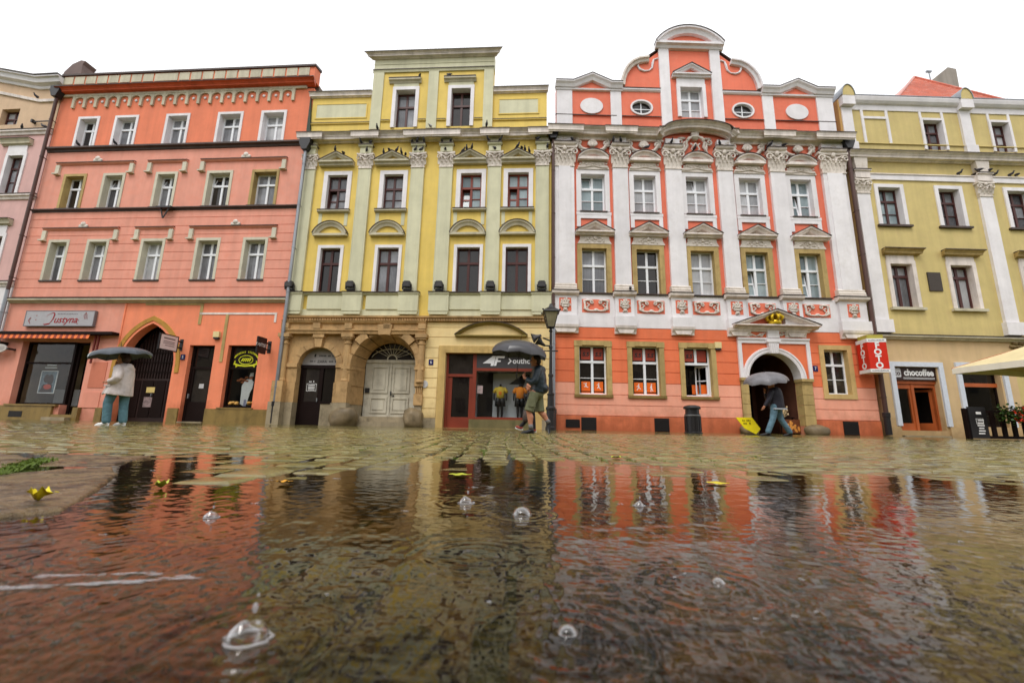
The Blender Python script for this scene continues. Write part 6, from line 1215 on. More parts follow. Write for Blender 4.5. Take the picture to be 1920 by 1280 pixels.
# bubbles and splashes raised by the rain
def bubmat():
    m, t, b = newmat('bubble film'); L = t.links; t.nodes.remove(b); o = t.nodes['Material Output']; tr = nd(t, 'ShaderNodeBsdfTransparent'); gl = nd(t, 'ShaderNodeBsdfGlossy'); gl.inputs['Roughness'].default_value = .05
    lw = nd(t, 'ShaderNodeLayerWeight'); lw.inputs[0].default_value = .45; mx = nd(t, 'ShaderNodeMixShader'); L.new(lw.outputs['Facing'], mx.inputs[0]); L.new(tr.outputs[0], mx.inputs[1]); L.new(gl.outputs[0], mx.inputs[2]); L.new(mx.outputs[0], o.inputs[0]); return m
BUB = bubmat()
def froth(n, a):
    m, t, b = newmat(n); b.inputs['Base Color'].default_value = (.55, .54, .55, 1); b.inputs['Roughness'].default_value = .15; b.inputs['Alpha'].default_value = a; return m
FOAM = froth('foam', .16); SPL = froth('splash water', .42)
def dome(m, r, h, n=16, k=6, c=(0, 0)):
    vs = [(c[0]+r*math.cos(j/k*math.pi/2)*math.cos(2*math.pi*i/n), c[1]+r*math.cos(j/k*math.pi/2)*math.sin(2*math.pi*i/n), h*math.sin(j/k*math.pi/2)) for j in range(k+1) for i in range(n)]
    m.add(vs, [(j*n+i, j*n+(i+1) % n, (j+1)*n+(i+1) % n, (j+1)*n+i) for j in range(k) for i in range(n)])
for x, y, rr_, lab in ((.03, 1.04, .021, 'large clear rain bubble floating in the middle of the puddle'), (.06, .47, .0095, 'round rain bubble near the bottom middle of the puddle'), (.62, .5, .009, 'small rain bubble near the bottom right of the puddle'), (-.03, .335, .006, 'tiny rain bubble at the bottom edge of the puddle'), (.28, .62, .008, 'tiny rain bubble right of the middle of the puddle')):
    o = empty('rain_bubble', (x, y, 0), 0, lab, 'bubble', 'rain bubbles on the puddle'); m = MB(); dome(m, rr_, rr_*.85); m.build('film', BUB, o, smooth=True)
    m = MB().tube([(rr_*1.02*math.cos(k*math.pi/9), rr_*1.02*math.sin(k*math.pi/9), .0008) for k in range(19)], rr_*.09, 5); m.build('rim', FOAM if rr_ > .02 else BUB, o, smooth=True)
for x, y, s_, lab in ((-.24, .445, .8, 'splash crown with a drop above it near the bottom left of the puddle'), (-.11, 1.17, .8, 'small splash crown left of the large bubble'), (-.62, .95, .6, 'small splash in the orange reflection'), (.34, 1.18, .6, 'small splash in the coral reflection')):
    o = empty('rain_splash', (x, y, 0), 0, lab, 'splash', 'splashes raised by raindrops'); m = MB(); n = 18
    dome(m, .022*s_, .02*s_, 20, 7); m.v = [(a*(1+.25*noise.noise(Vector((a, b, c))*70/s_)), b, c*(1+.5*noise.noise(Vector((b, a, 9))*60/s_))) for a, b, c in m.v]; m.build('crown', BUB, o, smooth=True)
    MB().tube([(.024*s_*math.cos(k*math.pi/9)*(1+.15*math.sin(k*2.3)), .022*s_*math.sin(k*math.pi/9), .001) for k in range(19)], .0024*s_, 6).build('rim', SPL, o, smooth=True)
    m = MB().ball((.004*s_, 0, .034*s_), (.0035*s_, .0035*s_, .006*s_), 8, 6).ball((.006*s_, 0, .048*s_), .002*s_, 6, 5); m.build('drop', SPL, o, smooth=True)
r = random.Random(21)
for k in range(26):
    y = .42+1.4*r.random(); q = (r.random()-.5)*2.0; x = q*y; o = empty('foam_fleck', (x, y, .0012), 0, 'small white fleck of foam on the %s %s of the puddle' % ('near' if y < .7 else 'middle' if y < 1.1 else 'far', 'left' if q < -.5 else 'centre left' if q < 0 else 'centre right' if q < .5 else 'right'), 'foam', 'foam flecks on the puddle'); m = MB()
    for q in range(4): m.ball(((r.random()-.5)*.014*y, (r.random()-.5)*.01*y, 0), (.0025*y+.003*r.random()*y, .002*y, .0010), 7, 4)
    m.build('froth', FOAM, o, smooth=True)
o = empty('foam_streak', (-.52, .56, .001), .12, 'long pale foam streak on the lower left of the puddle', 'foam'); m = MB()
for k in range(60):
    q = r.random(); m.ball((-.16+.29*q+.008*r.gauss(0, 1), .03*q*q+.003*r.gauss(0, 1), 0), (.007+.008*r.random(), .0025+.002*r.random(), .0007), 7, 4)
for k in range(30): m.ball((-.08+.15*r.random(), .045+.003*r.gauss(0, 1), 0), (.005+.006*r.random(), .0018+.0012*r.random(), .0006), 7, 4)
m.build('froth', FOAM, o, smooth=True)
# fallen leaves
LEAF = surf('yellow leaf', lin(224, 206, 36), rough=.35, var=.25, scale=30, bump=0); LEAFG = surf('lime leaf', lin(190, 196, 60), rough=.35, var=.25, scale=30, bump=0)
def leaf(x, y, z, s_, rz, mat, curl, lab):
    m = MB(); k = 6; vs = []
    for i in range(k+1):
        t = i/k; w = s_*.55*math.sin(math.pi*min(.97, t*.93+.05)); zz = curl*s_*((t-.5)**2*1.6+.12*math.sin(t*11)); vs += [(s_*(t-.5)*(1-.25*curl), -w*(1-.3*curl), zz+curl*w*(.9+.3*math.sin(i*2.1))), (s_*(t-.5), 0, zz), (s_*(t-.5)*(1-.2*curl), w*(1-.3*curl), zz+curl*w*(.7+.3*math.cos(i*1.7)))]
    m.add(vs, [(3*i+j, 3*i+j+1, 3*i+j+4, 3*i+j+3) for i in range(k) for j in range(2)]); o = empty('fallen_leaf', (x, y, z), rz, lab, 'leaf'); m.build('blade', mat, o, smooth=True); MB().tube([(s_*.48, 0, curl*s_*.35), (s_*.62, .05*s_, curl*s_*.3)], s_*.02, 5).build('stalk', mat, o)
leaf(-1.10, 1.06, .010, .05, .5, LEAF, .9, 'bright yellow curled leaf on the kerb slab at the left'); leaf(-1.02, 1.32, .004, .04, 1.8, LEAFG, .8, 'pale yellow leaf floating right of the kerb slab'); leaf(-.2, 1.77, .003, .08, .1, LEAFG, .1, 'lime leaf floating flat below the sportswear shop'); leaf(.77, 1.66, .003, .075, -.1, LEAF, .08, 'yellow leaf floating flat in the coral reflection'); leaf(-.73, 1.45, .004, .045, .6, surf('orange leaf', lin(210, 150, 40), rough=.4), .3, 'small orange leaf floating in the orange reflection'); leaf(.66, 2.75, g1(.66, 2.75)+.006, .06, 1.2, LEAFG, .3, 'lime leaf lying on the setts right of the lamp post')
# ------------------------------------------------------------------ street furniture
IRON = DARKM
def lamp_post():
    x, y = 1.512, 16.4; z = g1(x, y); o = empty('street_lamp', (x, y, z-.01), 0, 'black cast iron street lamp with a four-sided lantern before the coral house', 'street lamp')
    MB().lathe((0, 0, 0), [(.2, 0), (.2, .12), (.17, .15), (.16, .75), (.19, .78), (.19, .84), (.13, .9), (.12, 1.3), (.14, 1.32), (.14, 1.37), (.09, 1.4), (.075, 2.0), (.095, 2.02), (.095, 2.1), (.065, 2.13), (.055, 3.1), (.075, 3.12), (.075, 3.2), (.05, 3.24), (.045, 3.75), (.08, 3.8), (.05, 3.86), (.05, 3.92)], 12).build('post', IRON, o)
    MB().tube([(-.28, 0, 3.02), (.28, 0, 3.02)], .025, 6).build('ladder_bar', IRON, o)
    ln = MB(); b, t, h0, h1 = .13, .27, 3.95, 4.55
    for sx, sy in ((-1, -1), (1, -1), (1, 1), (-1, 1)): ln.tube([(sx*b, sy*b, h0), (sx*t, sy*t, h1)], .018, 5)
    for w, h in ((b, h0), (t, h1)): ln.tube([(-w, -w, h), (w, -w, h), (w, w, h), (-w, w, h), (-w, -w, h)], .022, 5)
    L_ = ln.build('lantern', IRON, o)
    gl = glasspane('lantern glass', lin(90, 84, 66), lin(170, 160, 130))
    for k in range(4):
        M_ = Matrix.Rotation(k*math.pi/2, 4, 'Z'); MB().add([M_ @ Vector(v) for v in ((-b, -b, h0), (b, -b, h0), (t, -t, h1), (-t, -t, h1))], [(0, 1, 2, 3)]).build('pane', gl, L_)
    m = MB(); n = 4
    rf_ = [(.33, 4.55), (.3, 4.6), (.2, 4.68), (.1, 4.76), (.07, 4.82), (.05, 4.9), (.0, 4.93)]
    vs = [(q*sx, q*sy, z) for q, z in rf_ for sx, sy in ((-1, -1), (1, -1), (1, 1), (-1, 1))]; m.add(vs, [(4*i+j, 4*i+(j+1) % 4, 4*i+4+(j+1) % 4, 4*i+4+j) for i in range(len(rf_)-1) for j in range(4)]+[(3, 2, 1, 0)])
    for sx, sy in ((-1, -1), (1, -1), (1, 1), (-1, 1)): m.ball((sx*.33, sy*.33, 4.6), .04, 6, 4)
    m.build('lantern_roof', IRON, L_)
    return o
lamp_post()
s = empty('loudspeaker', (1.2, 16.32, 3.35), 0, 'cluster of two horn loudspeakers strapped to the street lamp', 'loudspeaker'); hornm = plain('horn grey', 92, 88, 88, .4, metal=.3)
for dx, dz, az in ((-.18, .26, RAD(160)), (-.02, -.04, RAD(215))):
    M_ = Matrix.Translation((dx, 0, dz)) @ Matrix.Rotation(az, 4, 'Y') @ Matrix.Rotation(RAD(90), 4, 'Y'); m = MB().lathe((0, 0, 0), [(.05, -.12), (.07, 0), (.09, .06), (.19, .22), (.21, .24), (.17, .2), (.04, .08)], 14); m.xf(M_).build('horn', hornm if dz > 0 else IRON, s, smooth=True)
MB().tube([(.0, 0, .2), (.3, .06, .1)], .03, 6).tube([(.02, 0, -.1), (.3, .06, -.1)], .03, 6).build('strap', IRON, s)
x, y = 6.36, 15.2; s = empty('litter_bin', (x, y, g1(x, y)-.02), 0, 'black cast iron litter bin standing before the coral house', 'litter bin')
MB().lathe((0, 0, 0), [(.3, 0), (.3, .05), (.255, .08), (.255, .68)], 20).build('drum', IRON, s); MB().lathe((0, 0, 0), [(.262, .6), (.27, .61), (.27, .64), (.262, .65)], 20).build('band', plain('band steel', 120, 120, 120, .3, metal=.6), s)
MB().lathe((0, 0, 0), [(.23, .68), (.23, .84), (.285, .85), (.29, .9), (.25, .95), (.12, .985), (.0, .99)], 20).build('lid', IRON, s)
for k in range(10): a = k*.628; MB().box(-.02, .02, .08, .6, .25, .275).xf(Matrix.Rotation(a, 4, 'Z')).build('drum_rib', IRON, s)
# yellow pointed board
x, y = 7.75, 14.2; s = empty('floor_sign', (x, y, g1(x, y)-.005), RAD(-8), 'yellow arrow shaped board propped before the coral archway', 'sign'); yel = plain('bright yellow board', 244, 222, 20, .4)
m = MB().prism([(-.34, .56), (.16, .56), (.36, .2), (.3, .12), (.2, .02), (-.12, .2)], 0, .03); m.xf(Matrix.Rotation(RAD(-10), 4, 'X')).build('board', yel, s); lines(s, plain('sign print', 120, 104, 20), -.16, .1, .46, -.035, .05, 6); lines(s, plain('sign print b', 120, 104, 20), -.14, .1, .37, -.02, .06, 4)
boxes(s, 'foot', DARKM, (-.1, .3, -.01, .03, -.15, .1))
# cafe corner: fence, flower box, parasol
s = empty('cafe_fence', (15.9, 14.4, g1(15.9, 14.4)-.01), RAD(2), 'dark brown slatted cafe fence at the right edge', 'fence'); fb = FDARK
boxes(s, 'rail', fb, (-.85, 3.4, .03, .12, -.03, .03)); boxes(s, 'rail', fb, (-.75, 3.4, .86, .94, -.03, .03))
for k in range(12): u = -.35+k*.36; boxes(s, 'slat', fb, (u, u+.13, .12, .92, -.025, .035))
boxes(s, 'post', fb, (-.88, -.76, 0, 1.0, -.06, .06))
s = empty('menu_board', (15.52, 14.33, g1(15.5, 14.3)+.02), RAD(4), 'black menu board with white printed lines leaning on the cafe fence', 'menu board'); boxes(s, 'board', BLK, (-.42, .2, 0, 1.02, -.02, .02)); boxes(s, 'symbol', WHT, (-.16, .02, .78, .86, .02, .025)); surround(s, WHT, -.2, .06, .46, .64, .012, .024, .02, True, 'border')
for k in range(6): boxes(s, 'text_line', WHT, (-.16+.02*(k % 3)-.02, .04+.03*(k % 2), .14+.085*k, .18+.085*k, .02, .026))
s = empty('flower_box', (16.75, 14.2, .62), RAD(2), 'dark planter of red and orange geraniums hung on the cafe fence', 'flower box'); boxes(s, 'trough', fb, (-.5, 1.6, 0, .2, -.02, .2))
r = random.Random(17); VV, FF = [], []; VR, FR = [], []
def quad(V_, F_, c, s1, s2, rr):
    a, b = rr.random()*6.28, (rr.random()-.5)*2.4; ux = Vector((math.cos(a), math.sin(a), 0)); uy = Vector((-math.sin(a)*math.cos(b), math.cos(a)*math.cos(b), math.sin(b))); c = Vector(c); i = len(V_)
    V_.extend([tuple(c-ux*s1-uy*s2*.3), tuple(c-uy*s2), tuple(c+ux*s1-uy*s2*.3), tuple(c+ux*s1*.6+uy*s2), tuple(c-ux*s1*.6+uy*s2)]); F_.append((i, i+1, i+2, i+3, i+4))
for k in range(1500):
    u = -.75+2.3*r.random(); t_ = r.gauss(0, 1); quad(VV, FF, (u, -.12+.16*r.gauss(0, 1), .22+.2*t_*(.7+.3*math.sin(u*5)) if t_ < 0 else .22+.14*t_), .035, .035, r)
heads = [(-.6+2.1*r.random(), -.2-.16*r.random(), .02+.38*r.random()) for k in range(46)]
for hx, hy, hz in heads:
    for q in range(12): quad(VR, FR, (hx+.05*r.gauss(0, 1), hy+.04*r.gauss(0, 1), hz+.04*r.gauss(0, 1)), .024, .024, r)
me = bpy.data.meshes.new('foliage'); me.from_pydata(VV, [], FF); me.materials.append(surf('geranium leaf', lin(62, 92, 34), rough=.4, var=.4, scale=12, bump=0)); link('foliage', me, s)
me = bpy.data.meshes.new('blossoms'); me.from_pydata(VR, [], FR); me.materials.append(surf('geranium red', lin(226, 66, 40), rough=.5, var=.35, scale=8, bump=0)); link('blossoms', me, s)
s = empty('cafe_parasol', (17.6, 13.6, g1(17.6, 13.6)), RAD(10), 'large cream square cafe parasol reaching in from the right edge', 'parasol'); cm = surf('cream canvas', lin(222, 206, 160), var=.08, streak=.1, bump=.05); cl = surf('canvas edge', lin(236, 230, 214), var=.05)
w_, zt, ze = 1.75, 3.3, 2.42
for k in range(4):
    M_ = Matrix.Rotation(k*math.pi/2, 4, 'Z'); pts = [(-w_, -w_, ze), (0, -w_*.96, ze+.04), (w_, -w_, ze), (w_*.5, -w_*.5, ze+(zt-ze)*.47), (0, 0, zt), (-w_*.5, -w_*.5, ze+(zt-ze)*.47)]
    MB().add([M_ @ Vector(q) for q in pts], [(0, 1, 5), (1, 2, 3), (1, 3, 4), (1, 4, 5)]).build('canopy_panel', cm, s)
    MB().add([M_ @ Vector(q) for q in ((-w_, -w_, ze), (0, -w_*.96, ze+.04), (w_, -w_, ze), (w_*1.0, -w_*1.0, ze-.2), (0, -w_*.96, ze-.17), (-w_, -w_, ze-.2))], [(0, 1, 4, 5), (1, 2, 3, 4)]).build('valance', cl, s)
    MB().tube([M_ @ Vector((w_, -w_, ze-.01)), M_ @ Vector((0, 0, zt-.05))], .02, 5).build('rib', WOODO, s)
MB().tube([(0, 0, 0), (0, 0, zt)], .035, 8).build('pole', WOODO, s); boxes(s, 'base', SANDG, (-.35, .35, 0, .08, -.35, .35))

# ------------------------------------------------------------------ umbrellas
def umbrella(loc, rot, R_, h, shaft, mats, label, curve=1.0, under=None):
    o = empty('umbrella', loc, 0, label, 'umbrella'); o.rotation_euler = rot
    n = 8; k = 7; vs = []
    for i in range(k+1):
        t = i/k; rr = R_*math.sin(t*math.pi/2*.98)**(.9); zz = -h*(1-math.cos(t*math.pi/2))*curve-h*(1-curve)*t
        for j in range(5):
            a = (j/4-.5)*2*math.pi/n; dip = (1-abs(j-2)/2); sc_ = 1-.09*t*t*dip; vs.append((rr*sc_*math.cos(a), rr*sc_*math.sin(a), zz+.04*t**3*dip))
    f = [(i*5+j, i*5+j+1, (i+1)*5+j+1, (i+1)*5+j) for i in range(k) for j in range(4)]
    for q in range(n):
        M_ = Matrix.Rotation(q*2*math.pi/n, 4, 'Z'); me = bpy.data.meshes.new('canopy_panel'); me.from_pydata([M_ @ Vector(v) for v in vs], [], f); me.polygons.foreach_set('use_smooth', [True]*len(me.polygons)); me.materials.append(mats[q % len(mats)]); link('canopy_panel', me, o)
        Mr = Matrix.Rotation((q+.5)*2*math.pi/n, 4, 'Z')
        MB().tube([Mr @ Vector((R_*math.sin(i/5*math.pi/2*.98)**.9, 0, -h*(1-math.cos(i/5*math.pi/2))*curve-h*(1-curve)*i/5-.012)) for i in range(6)], .004, 4).build('rib', BLK, o)
        MB().tube([Mr @ Vector((.5*R_, 0, -h*.32-.01)), Mr @ Vector((.012, 0, -h*.9))], .003, 4).build('stretcher', BLK, o)
    MB().tube([(0, 0, .07), (0, 0, -shaft)], .007, 8).tube([(0, 0, .0), (0, 0, .12)], .005, 6).build('shaft', BLK, o)
    m = MB().tube([(0, 0, -shaft+.02), (0, 0, -shaft-.1), (.012, 0, -shaft-.14), (.04, 0, -shaft-.155), (.066, 0, -shaft-.14), (.075, 0, -shaft-.11)], .014, 8); m.build('handle', BLK, o, smooth=True)
    return o
# ------------------------------------------------------------------ people: limbs laid out joint by joint, fused into one skin
def fuse(m, name, mat, par, vox=.012, sm=6):
    ob = m.build(name, mat, None, fix=True); md = ob.modifiers.new('r', 'REMESH'); md.mode = 'VOXEL'; md.voxel_size = vox; md.use_smooth_shade = True
    s_ = ob.modifiers.new('s', 'SMOOTH'); s_.factor = .5; s_.iterations = sm
    dg = bpy.context.evaluated_depsgraph_get(); me = bpy.data.meshes.new_from_object(ob.evaluated_get(dg)); me.name = name; bpy.data.objects.remove(ob)
    me.materials.clear(); me.materials.append(mat); me.polygons.foreach_set('use_smooth', [True]*len(me.polygons)); return link(name, me, par)
SKIN = plain('skin', 186, 128, 100, .5, var=.06)
def limb(m, pts, rad):
    m.tube(pts, rad, 14)
    for p, r_ in ((pts[0], rad[0]), (pts[-1], rad[-1])): q = min(r_) if isinstance(r_, tuple) else r_; m.ball(p, q*.98, 12, 8)
def cloth(m, pts, rad, steps=5, n=18):
    """garment tube: rings blended smoothly between the given ones, open hem kept crisp"""
    P_, R_ = [], []; k = len(pts); rr = [q if isinstance(q, tuple) else (q, q) for q in rad]; vv = [Vector(q) for q in pts]
    cat = lambda a, b, c, d, t: .5*((2*b)+(c-a)*t+(2*a-5*b+4*c-d)*t*t+(3*b-a-3*c+d)*t**3)
    for i in range(k-1):
        for s_ in range(steps if i < k-2 else steps+1):
            t = s_/steps; ix = [max(i-1, 0), i, i+1, min(i+2, k-1)]
            P_.append(cat(*[vv[j] for j in ix], t)); R_.append(tuple(cat(*[rr[j][e] for j in ix], t) for e in (0, 1)))
    m.tube(P_, R_, n)
def hand(m, w, d, side, curl=.6):
    """palm and five fingers from wrist w along d; fingers bend towards side"""
    w, d, side = Vector(w), Vector(d).normalized(), Vector(side).normalized(); c = d.cross(side).normalized()
    m.tube([w, w+d*.045, w+d*.085], [(.024, .018), (.04, .016), (.038, .014)], 8)
    for k, (l, off) in enumerate(((.07, -.03), (.08, -.01), (.075, .01), (.058, .03))):
        b = w+d*.082+c*off; k1 = b+d*l*.45+side*l*.2*curl; k2 = k1+d*l*.25+side*l*.4*curl; m.tube([b, k1, k2, k2+side*l*.3*curl-d*l*.1*curl], [.0095, .009, .008, .007], 6)
    b = w+d*.03-c*.032; m.tube([b, b-c*.025+d*.03+side*.012, b-c*.028+d*.06+side*.025], [.012, .01, .008], 6)
def head(m, c, f, tilt=0.):
    """head with brow, nose, mouth, chin and ears; f = facing direction"""
    c = Vector(c); f = Vector(f).normalized(); sd = Vector((0, 0, 1)).cross(f).normalized(); up = Vector((0, 0, 1))
    Mh = Matrix((f, sd, up)).transposed()
    m.ball(c+up*.03, (.098, .077, .112), 14, 10, Mh); m.ball(c+f*.028-up*.055, (.062, .056, .06), 12, 8, Mh)
    m.tube([c+f*.088+up*.025, c+f*.112-up*.018, c+f*.092-up*.03], [.011, .017, .013], 6)
    m.ball(c+f*.082-up*.06, (.014, .026, .008), 8, 5, Mh); m.ball(c+f*.078-up*.075, (.014, .024, .008), 8, 5, Mh); m.ball(c+f*.08+up*.045, (.016, .05, .01), 8, 5, Mh); m.ball(c+f*.072-up*.105, (.022, .026, .02), 8, 5, Mh)
    for sg in (-1, 1): m.ball(c+sd*sg*.08-f*.005-up*.005, (.022, .01, .034), 8, 6, Mh)
def face(par, c, f):
    c = Vector(c); f = Vector(f).normalized(); sd = Vector((0, 0, 1)).cross(f).normalized()
    for sg in (-1, 1): MB().ball(c+f*.088+sd*sg*.032+Vector((0, 0, .018)), .0125, 8, 6).build('eye', BLK, par, smooth=True)
def shoe(par, ankle, toe, mat, sole, name='shoe', w=.045):
    a, t = Vector(ankle), Vector(toe); d = (t-a); d.z = 0; L_ = d.length; d.normalize(); tl = (t.z-a.z)
    m = MB().tube([a-d*.055+Vector((0, 0, -.03)), a+Vector((0, 0, -.035)), a+d*L_*.4+Vector((0, 0, -.055+tl*.4)), a+d*L_*.8+Vector((0, 0, -.062+tl*.8)), a+d*(L_+.02)+Vector((0, 0, -.068+tl))], [(.032, .04), (.042, .05), (w, .036), (w*1.05, .028), (.025, .018)], 10)
    m.tube([a+Vector((0, 0, -.03)), a+Vector((0, 0, .03))], [.045, .042], 10); o = fuse(m, name, mat, par, .009, 1)
    ms = MB().tube([a-d*.065+Vector((0, 0, -.072)), a+Vector((0, 0, -.076)), a+d*L_*.5+Vector((0, 0, -.08+tl*.5)), a+d*(L_+.025)+Vector((0, 0, -.082+tl))], [(.034, .013), (.045, .014), (.05, .013), (.032, .012)], 10); ms.build('sole', sole, o, smooth=True)
    return o
def person(loc, label): x, y = loc; return empty('person', (x, y, g1(x, y)+.0), 0, label, 'person')
V_ = Vector
# --- woman in a white raincoat walking left with a patterned umbrella
P = person((-8.70, 9.55), 'person in a pale raincoat and jeans walking left past the pointed gate'); f = (-1, -.1, 0)
H_ = (-.02, 0, 1.46)
m = MB(); head(m, H_, f); limb(m, [(.02, 0, 1.34), (.05, 0, 1.22)], [.05, .06]); limb(m, [(.05, 0, 1.2), (.06, 0, .95), (.05, 0, .86)], [(.13, .18), (.14, .18), (.14, .17)])
LL = [(.02, -.09, .86), (-.06, -.1, .47), (.0, -.1, .1)]; RL = [(.06, .09, .86), (.06, .1, .47), (.2, .1, .12)]
LL = [(.02, -.09, .86), (-.07, -.1, .48), (-.03, -.1, .09)]; RL = [(.08, .09, .86), (.1, .1, .46), (.15, .1, .1)]
for l in (LL, RL): limb(m, l, [.085, .06, .042])
AR_ = [(.08, -.18, 1.24), (.17, -.25, 1.02), (-.03, -.245, .93)]; AL_ = [(.06, .16, 1.24), (-.08, .16, 1.1), (-.17, .06, 1.3)]
limb(m, AR_, [.05, .042, .03]); limb(m, AL_, [.05, .042, .03]); hand(m, AR_[2], (-1, .3, .1), (0, .4, -1)); hand(m, AL_[2], (-.2, -.1, 1), (1, 0, 0), 1.); fuse(m, 'body', SKIN, P, .009); face(P, H_, f)
coat = surf('pale raincoat', lin(220, 208, 204), rough=.3, var=.22, streak=.25, bump=1., bscale=9, spec=.5, scale=6)
m = MB(); cloth(m, [(.03, 0, 1.36), (.04, 0, 1.3), (.06, 0, 1.18), (.07, 0, 1.0), (.05, 0, .84), (.03, 0, .66)], [(.06, .08), (.12, .17), (.17, .21), (.18, .22), (.215, .235), (.255, .26)]); cloth(m, AR_[:2]+[(.0, -.245, .94)], [.09, .078, .06]); m.ball(AR_[0], .088, 12, 8); cloth(m, AL_[:2]+[(-.15, .08, 1.26)], [.085, .07, .055]); m.ball(AL_[0], .083, 12, 8); m.ball((.15, 0, 1.27), (.08, .11, .1), 14, 9); [m.tube([(.26*math.cos(RAD(a)), .25*math.sin(RAD(a)), .66), (.2*math.cos(RAD(a))+.05, .22*math.sin(RAD(a)), .95)], [.02, .008], 6) for a in range(0, 360, 40)]; o = fuse(m, 'raincoat', coat, P, .013); boxes(o, 'pocket_flap', coat, (-.1, .04, .84, .87, .225, .245))
jean = surf('teal jeans', lin(92, 130, 142), rough=.7, var=.3, streak=.2, bump=.9, bscale=14, scale=8)
m = MB(); [limb(m, l[:2]+[V_(l[2])+V_((0, 0, .01))], [.11, .085, .078]) for l in (LL, RL)]; m.ball((.05, 0, .82), (.15, .19, .14), 10, 8); fuse(m, 'jeans', jean, P, .012)
for l, t_ in ((LL, (-.21, -.12, .07)), (RL, (.0, .08, .07))): shoe(P, l[2], t_, WHT, FWHITE)
m = MB().ball((.02, 0, 1.52), (.105, .09, .1), 12, 8).ball((.06, 0, 1.46), (.08, .09, .1), 12, 8); fuse(m, 'hair', plain('brown hair', 66, 46, 36, .6, var=.3), P, .012)
um1, um2 = plain('umbrella slate', 82, 88, 96, .35, var=.2), plain('umbrella pale teal', 176, 194, 190, .35, var=.25)
umbrella((-8.84, 9.58, g1(-8.8, 9.6)+1.74), (RAD(4), RAD(-7), 0), .58, .24, .46, [um1, um2, um1, um1], 'wide flat patterned umbrella held by the person in a raincoat', .75)
# --- man with a black umbrella, dark jacket and shorts
P = person((.49, 9.75), 'person in a dark teal jacket and olive shorts striding left'); f = (-1, -.15, -.05)
H_ = (.05, 0, 1.62)
m = MB(); head(m, H_, f); limb(m, [(.1, 0, 1.5), (.12, 0, 1.38)], [.06, .07]); limb(m, [(.13, 0, 1.36), (.13, 0, 1.1), (.1, 0, .92)], [(.14, .2), (.14, .19), (.14, .18)])
LL = [(.05, -.1, .9), (-.09, -.11, .5), (-.03, -.11, .1)]; RL = [(.13, .1, .9), (.17, .1, .5), (.38, .1, .24)]
for l in (LL, RL): limb(m, l, [.1, .065, .045])
for l in (LL, RL): a, b = V_(l[1]), V_(l[2]); limb(m, [a+(b-a)*.1, a+(b-a)*.35+V_((.025, 0, 0)), a+(b-a)*.8], [.058, .064, .04])
AL_ = [(.12, .2, 1.38), (.1, .24, 1.1), (-.18, .12, 1.2)]; AR_ = [(.14, -.22, 1.38), (.2, -.27, 1.12), (.05, -.26, .95)]
AL_ = [(.1, -.2, 1.38), (.0, -.26, 1.12), (-.2, -.16, 1.22)]; AR_ = [(.16, .2, 1.38), (.26, .25, 1.12), (.2, .24, .92)]
limb(m, AL_, [.06, .05, .034]); limb(m, AR_, [.06, .05, .034]); hand(m, AL_[2], (-.15, .1, 1), (1, .2, 0), 1.); hand(m, AR_[2], (-.2, 0, -1), (-1, 0, 0), .5); fuse(m, 'body', SKIN, P, .009); face(P, H_, f)
jk = surf('teal rain jacket', lin(30, 46, 56), rough=.38, var=.3, streak=.1, bump=.9, bscale=10, spec=.5, scale=5)
m = MB(); cloth(m, [(.09, 0, 1.52), (.11, 0, 1.46), (.13, 0, 1.3), (.14, 0, 1.1), (.11, 0, .9)], [(.07, .09), (.13, .19), (.17, .24), (.175, .235), (.17, .22)]); cloth(m, AL_[:2]+[(-.15, -.19, 1.19)], [.095, .08, .06]); m.ball(AL_[0], .094, 12, 8); cloth(m, AR_[:2]+[(.21, .24, .96)], [.095, .08, .06]); m.ball(AR_[0], .094, 12, 8); m.ball((.22, 0, 1.42), (.08, .12, .09), 12, 9); m.ball((.26, -.02, 1.0), (.1, .18, .12), 12, 9); fuse(m, 'jacket', jk, P, .013)
sh_ = surf('olive shorts', lin(112, 114, 86), rough=.75, var=.25, bump=.8, bscale=16, scale=8); m = MB(); [cloth(m, [l[0], V_(l[0])*.45+V_(l[1])*.55, V_(l[1])+V_((0, 0, -.02))], [.115, .108, .112]) for l in (LL, RL)]; m.ball((.1, 0, .88), (.155, .2, .13), 14, 9); so_ = fuse(m, 'shorts', sh_, P, .013); boxes(so_, 'cargo_pocket', sh_, (-.1, .05, .58, .76, .205, .232))
sk, shm = plain('grey socks', 118, 116, 116), plain('dark trainers', 36, 38, 42, .5, var=.2)
for l in (LL, RL): a, b = V_(l[1]), V_(l[2]); MB().tube([a+(b-a)*.74, b], [.05, .052], 10).build('sock', sk, P, smooth=True)
shoe(P, LL[2], (-.23, -.13, .07), shm, BLK); shoe(P, RL[2], (.38, .08, .07), shm, plain('pale sole', 150, 150, 150))
m = MB().ball((.08, 0, 1.68), (.105, .092, .09), 12, 8).ball((.12, 0, 1.62), (.07, .085, .09), 12, 8); fuse(m, 'hair', plain('dark hair', 44, 34, 30, .6, var=.3), P, .012)
umk = surf('black umbrella cloth', lin(52, 50, 54), rough=.3, var=.2, streak=.1, bump=.1, spec=.6)
umbrella((.49-.29, 9.75-.14, 2.10), (RAD(3), RAD(6), 0), .66, .36, .72, [umk], 'large black dome umbrella held by the person in shorts', 1.0)
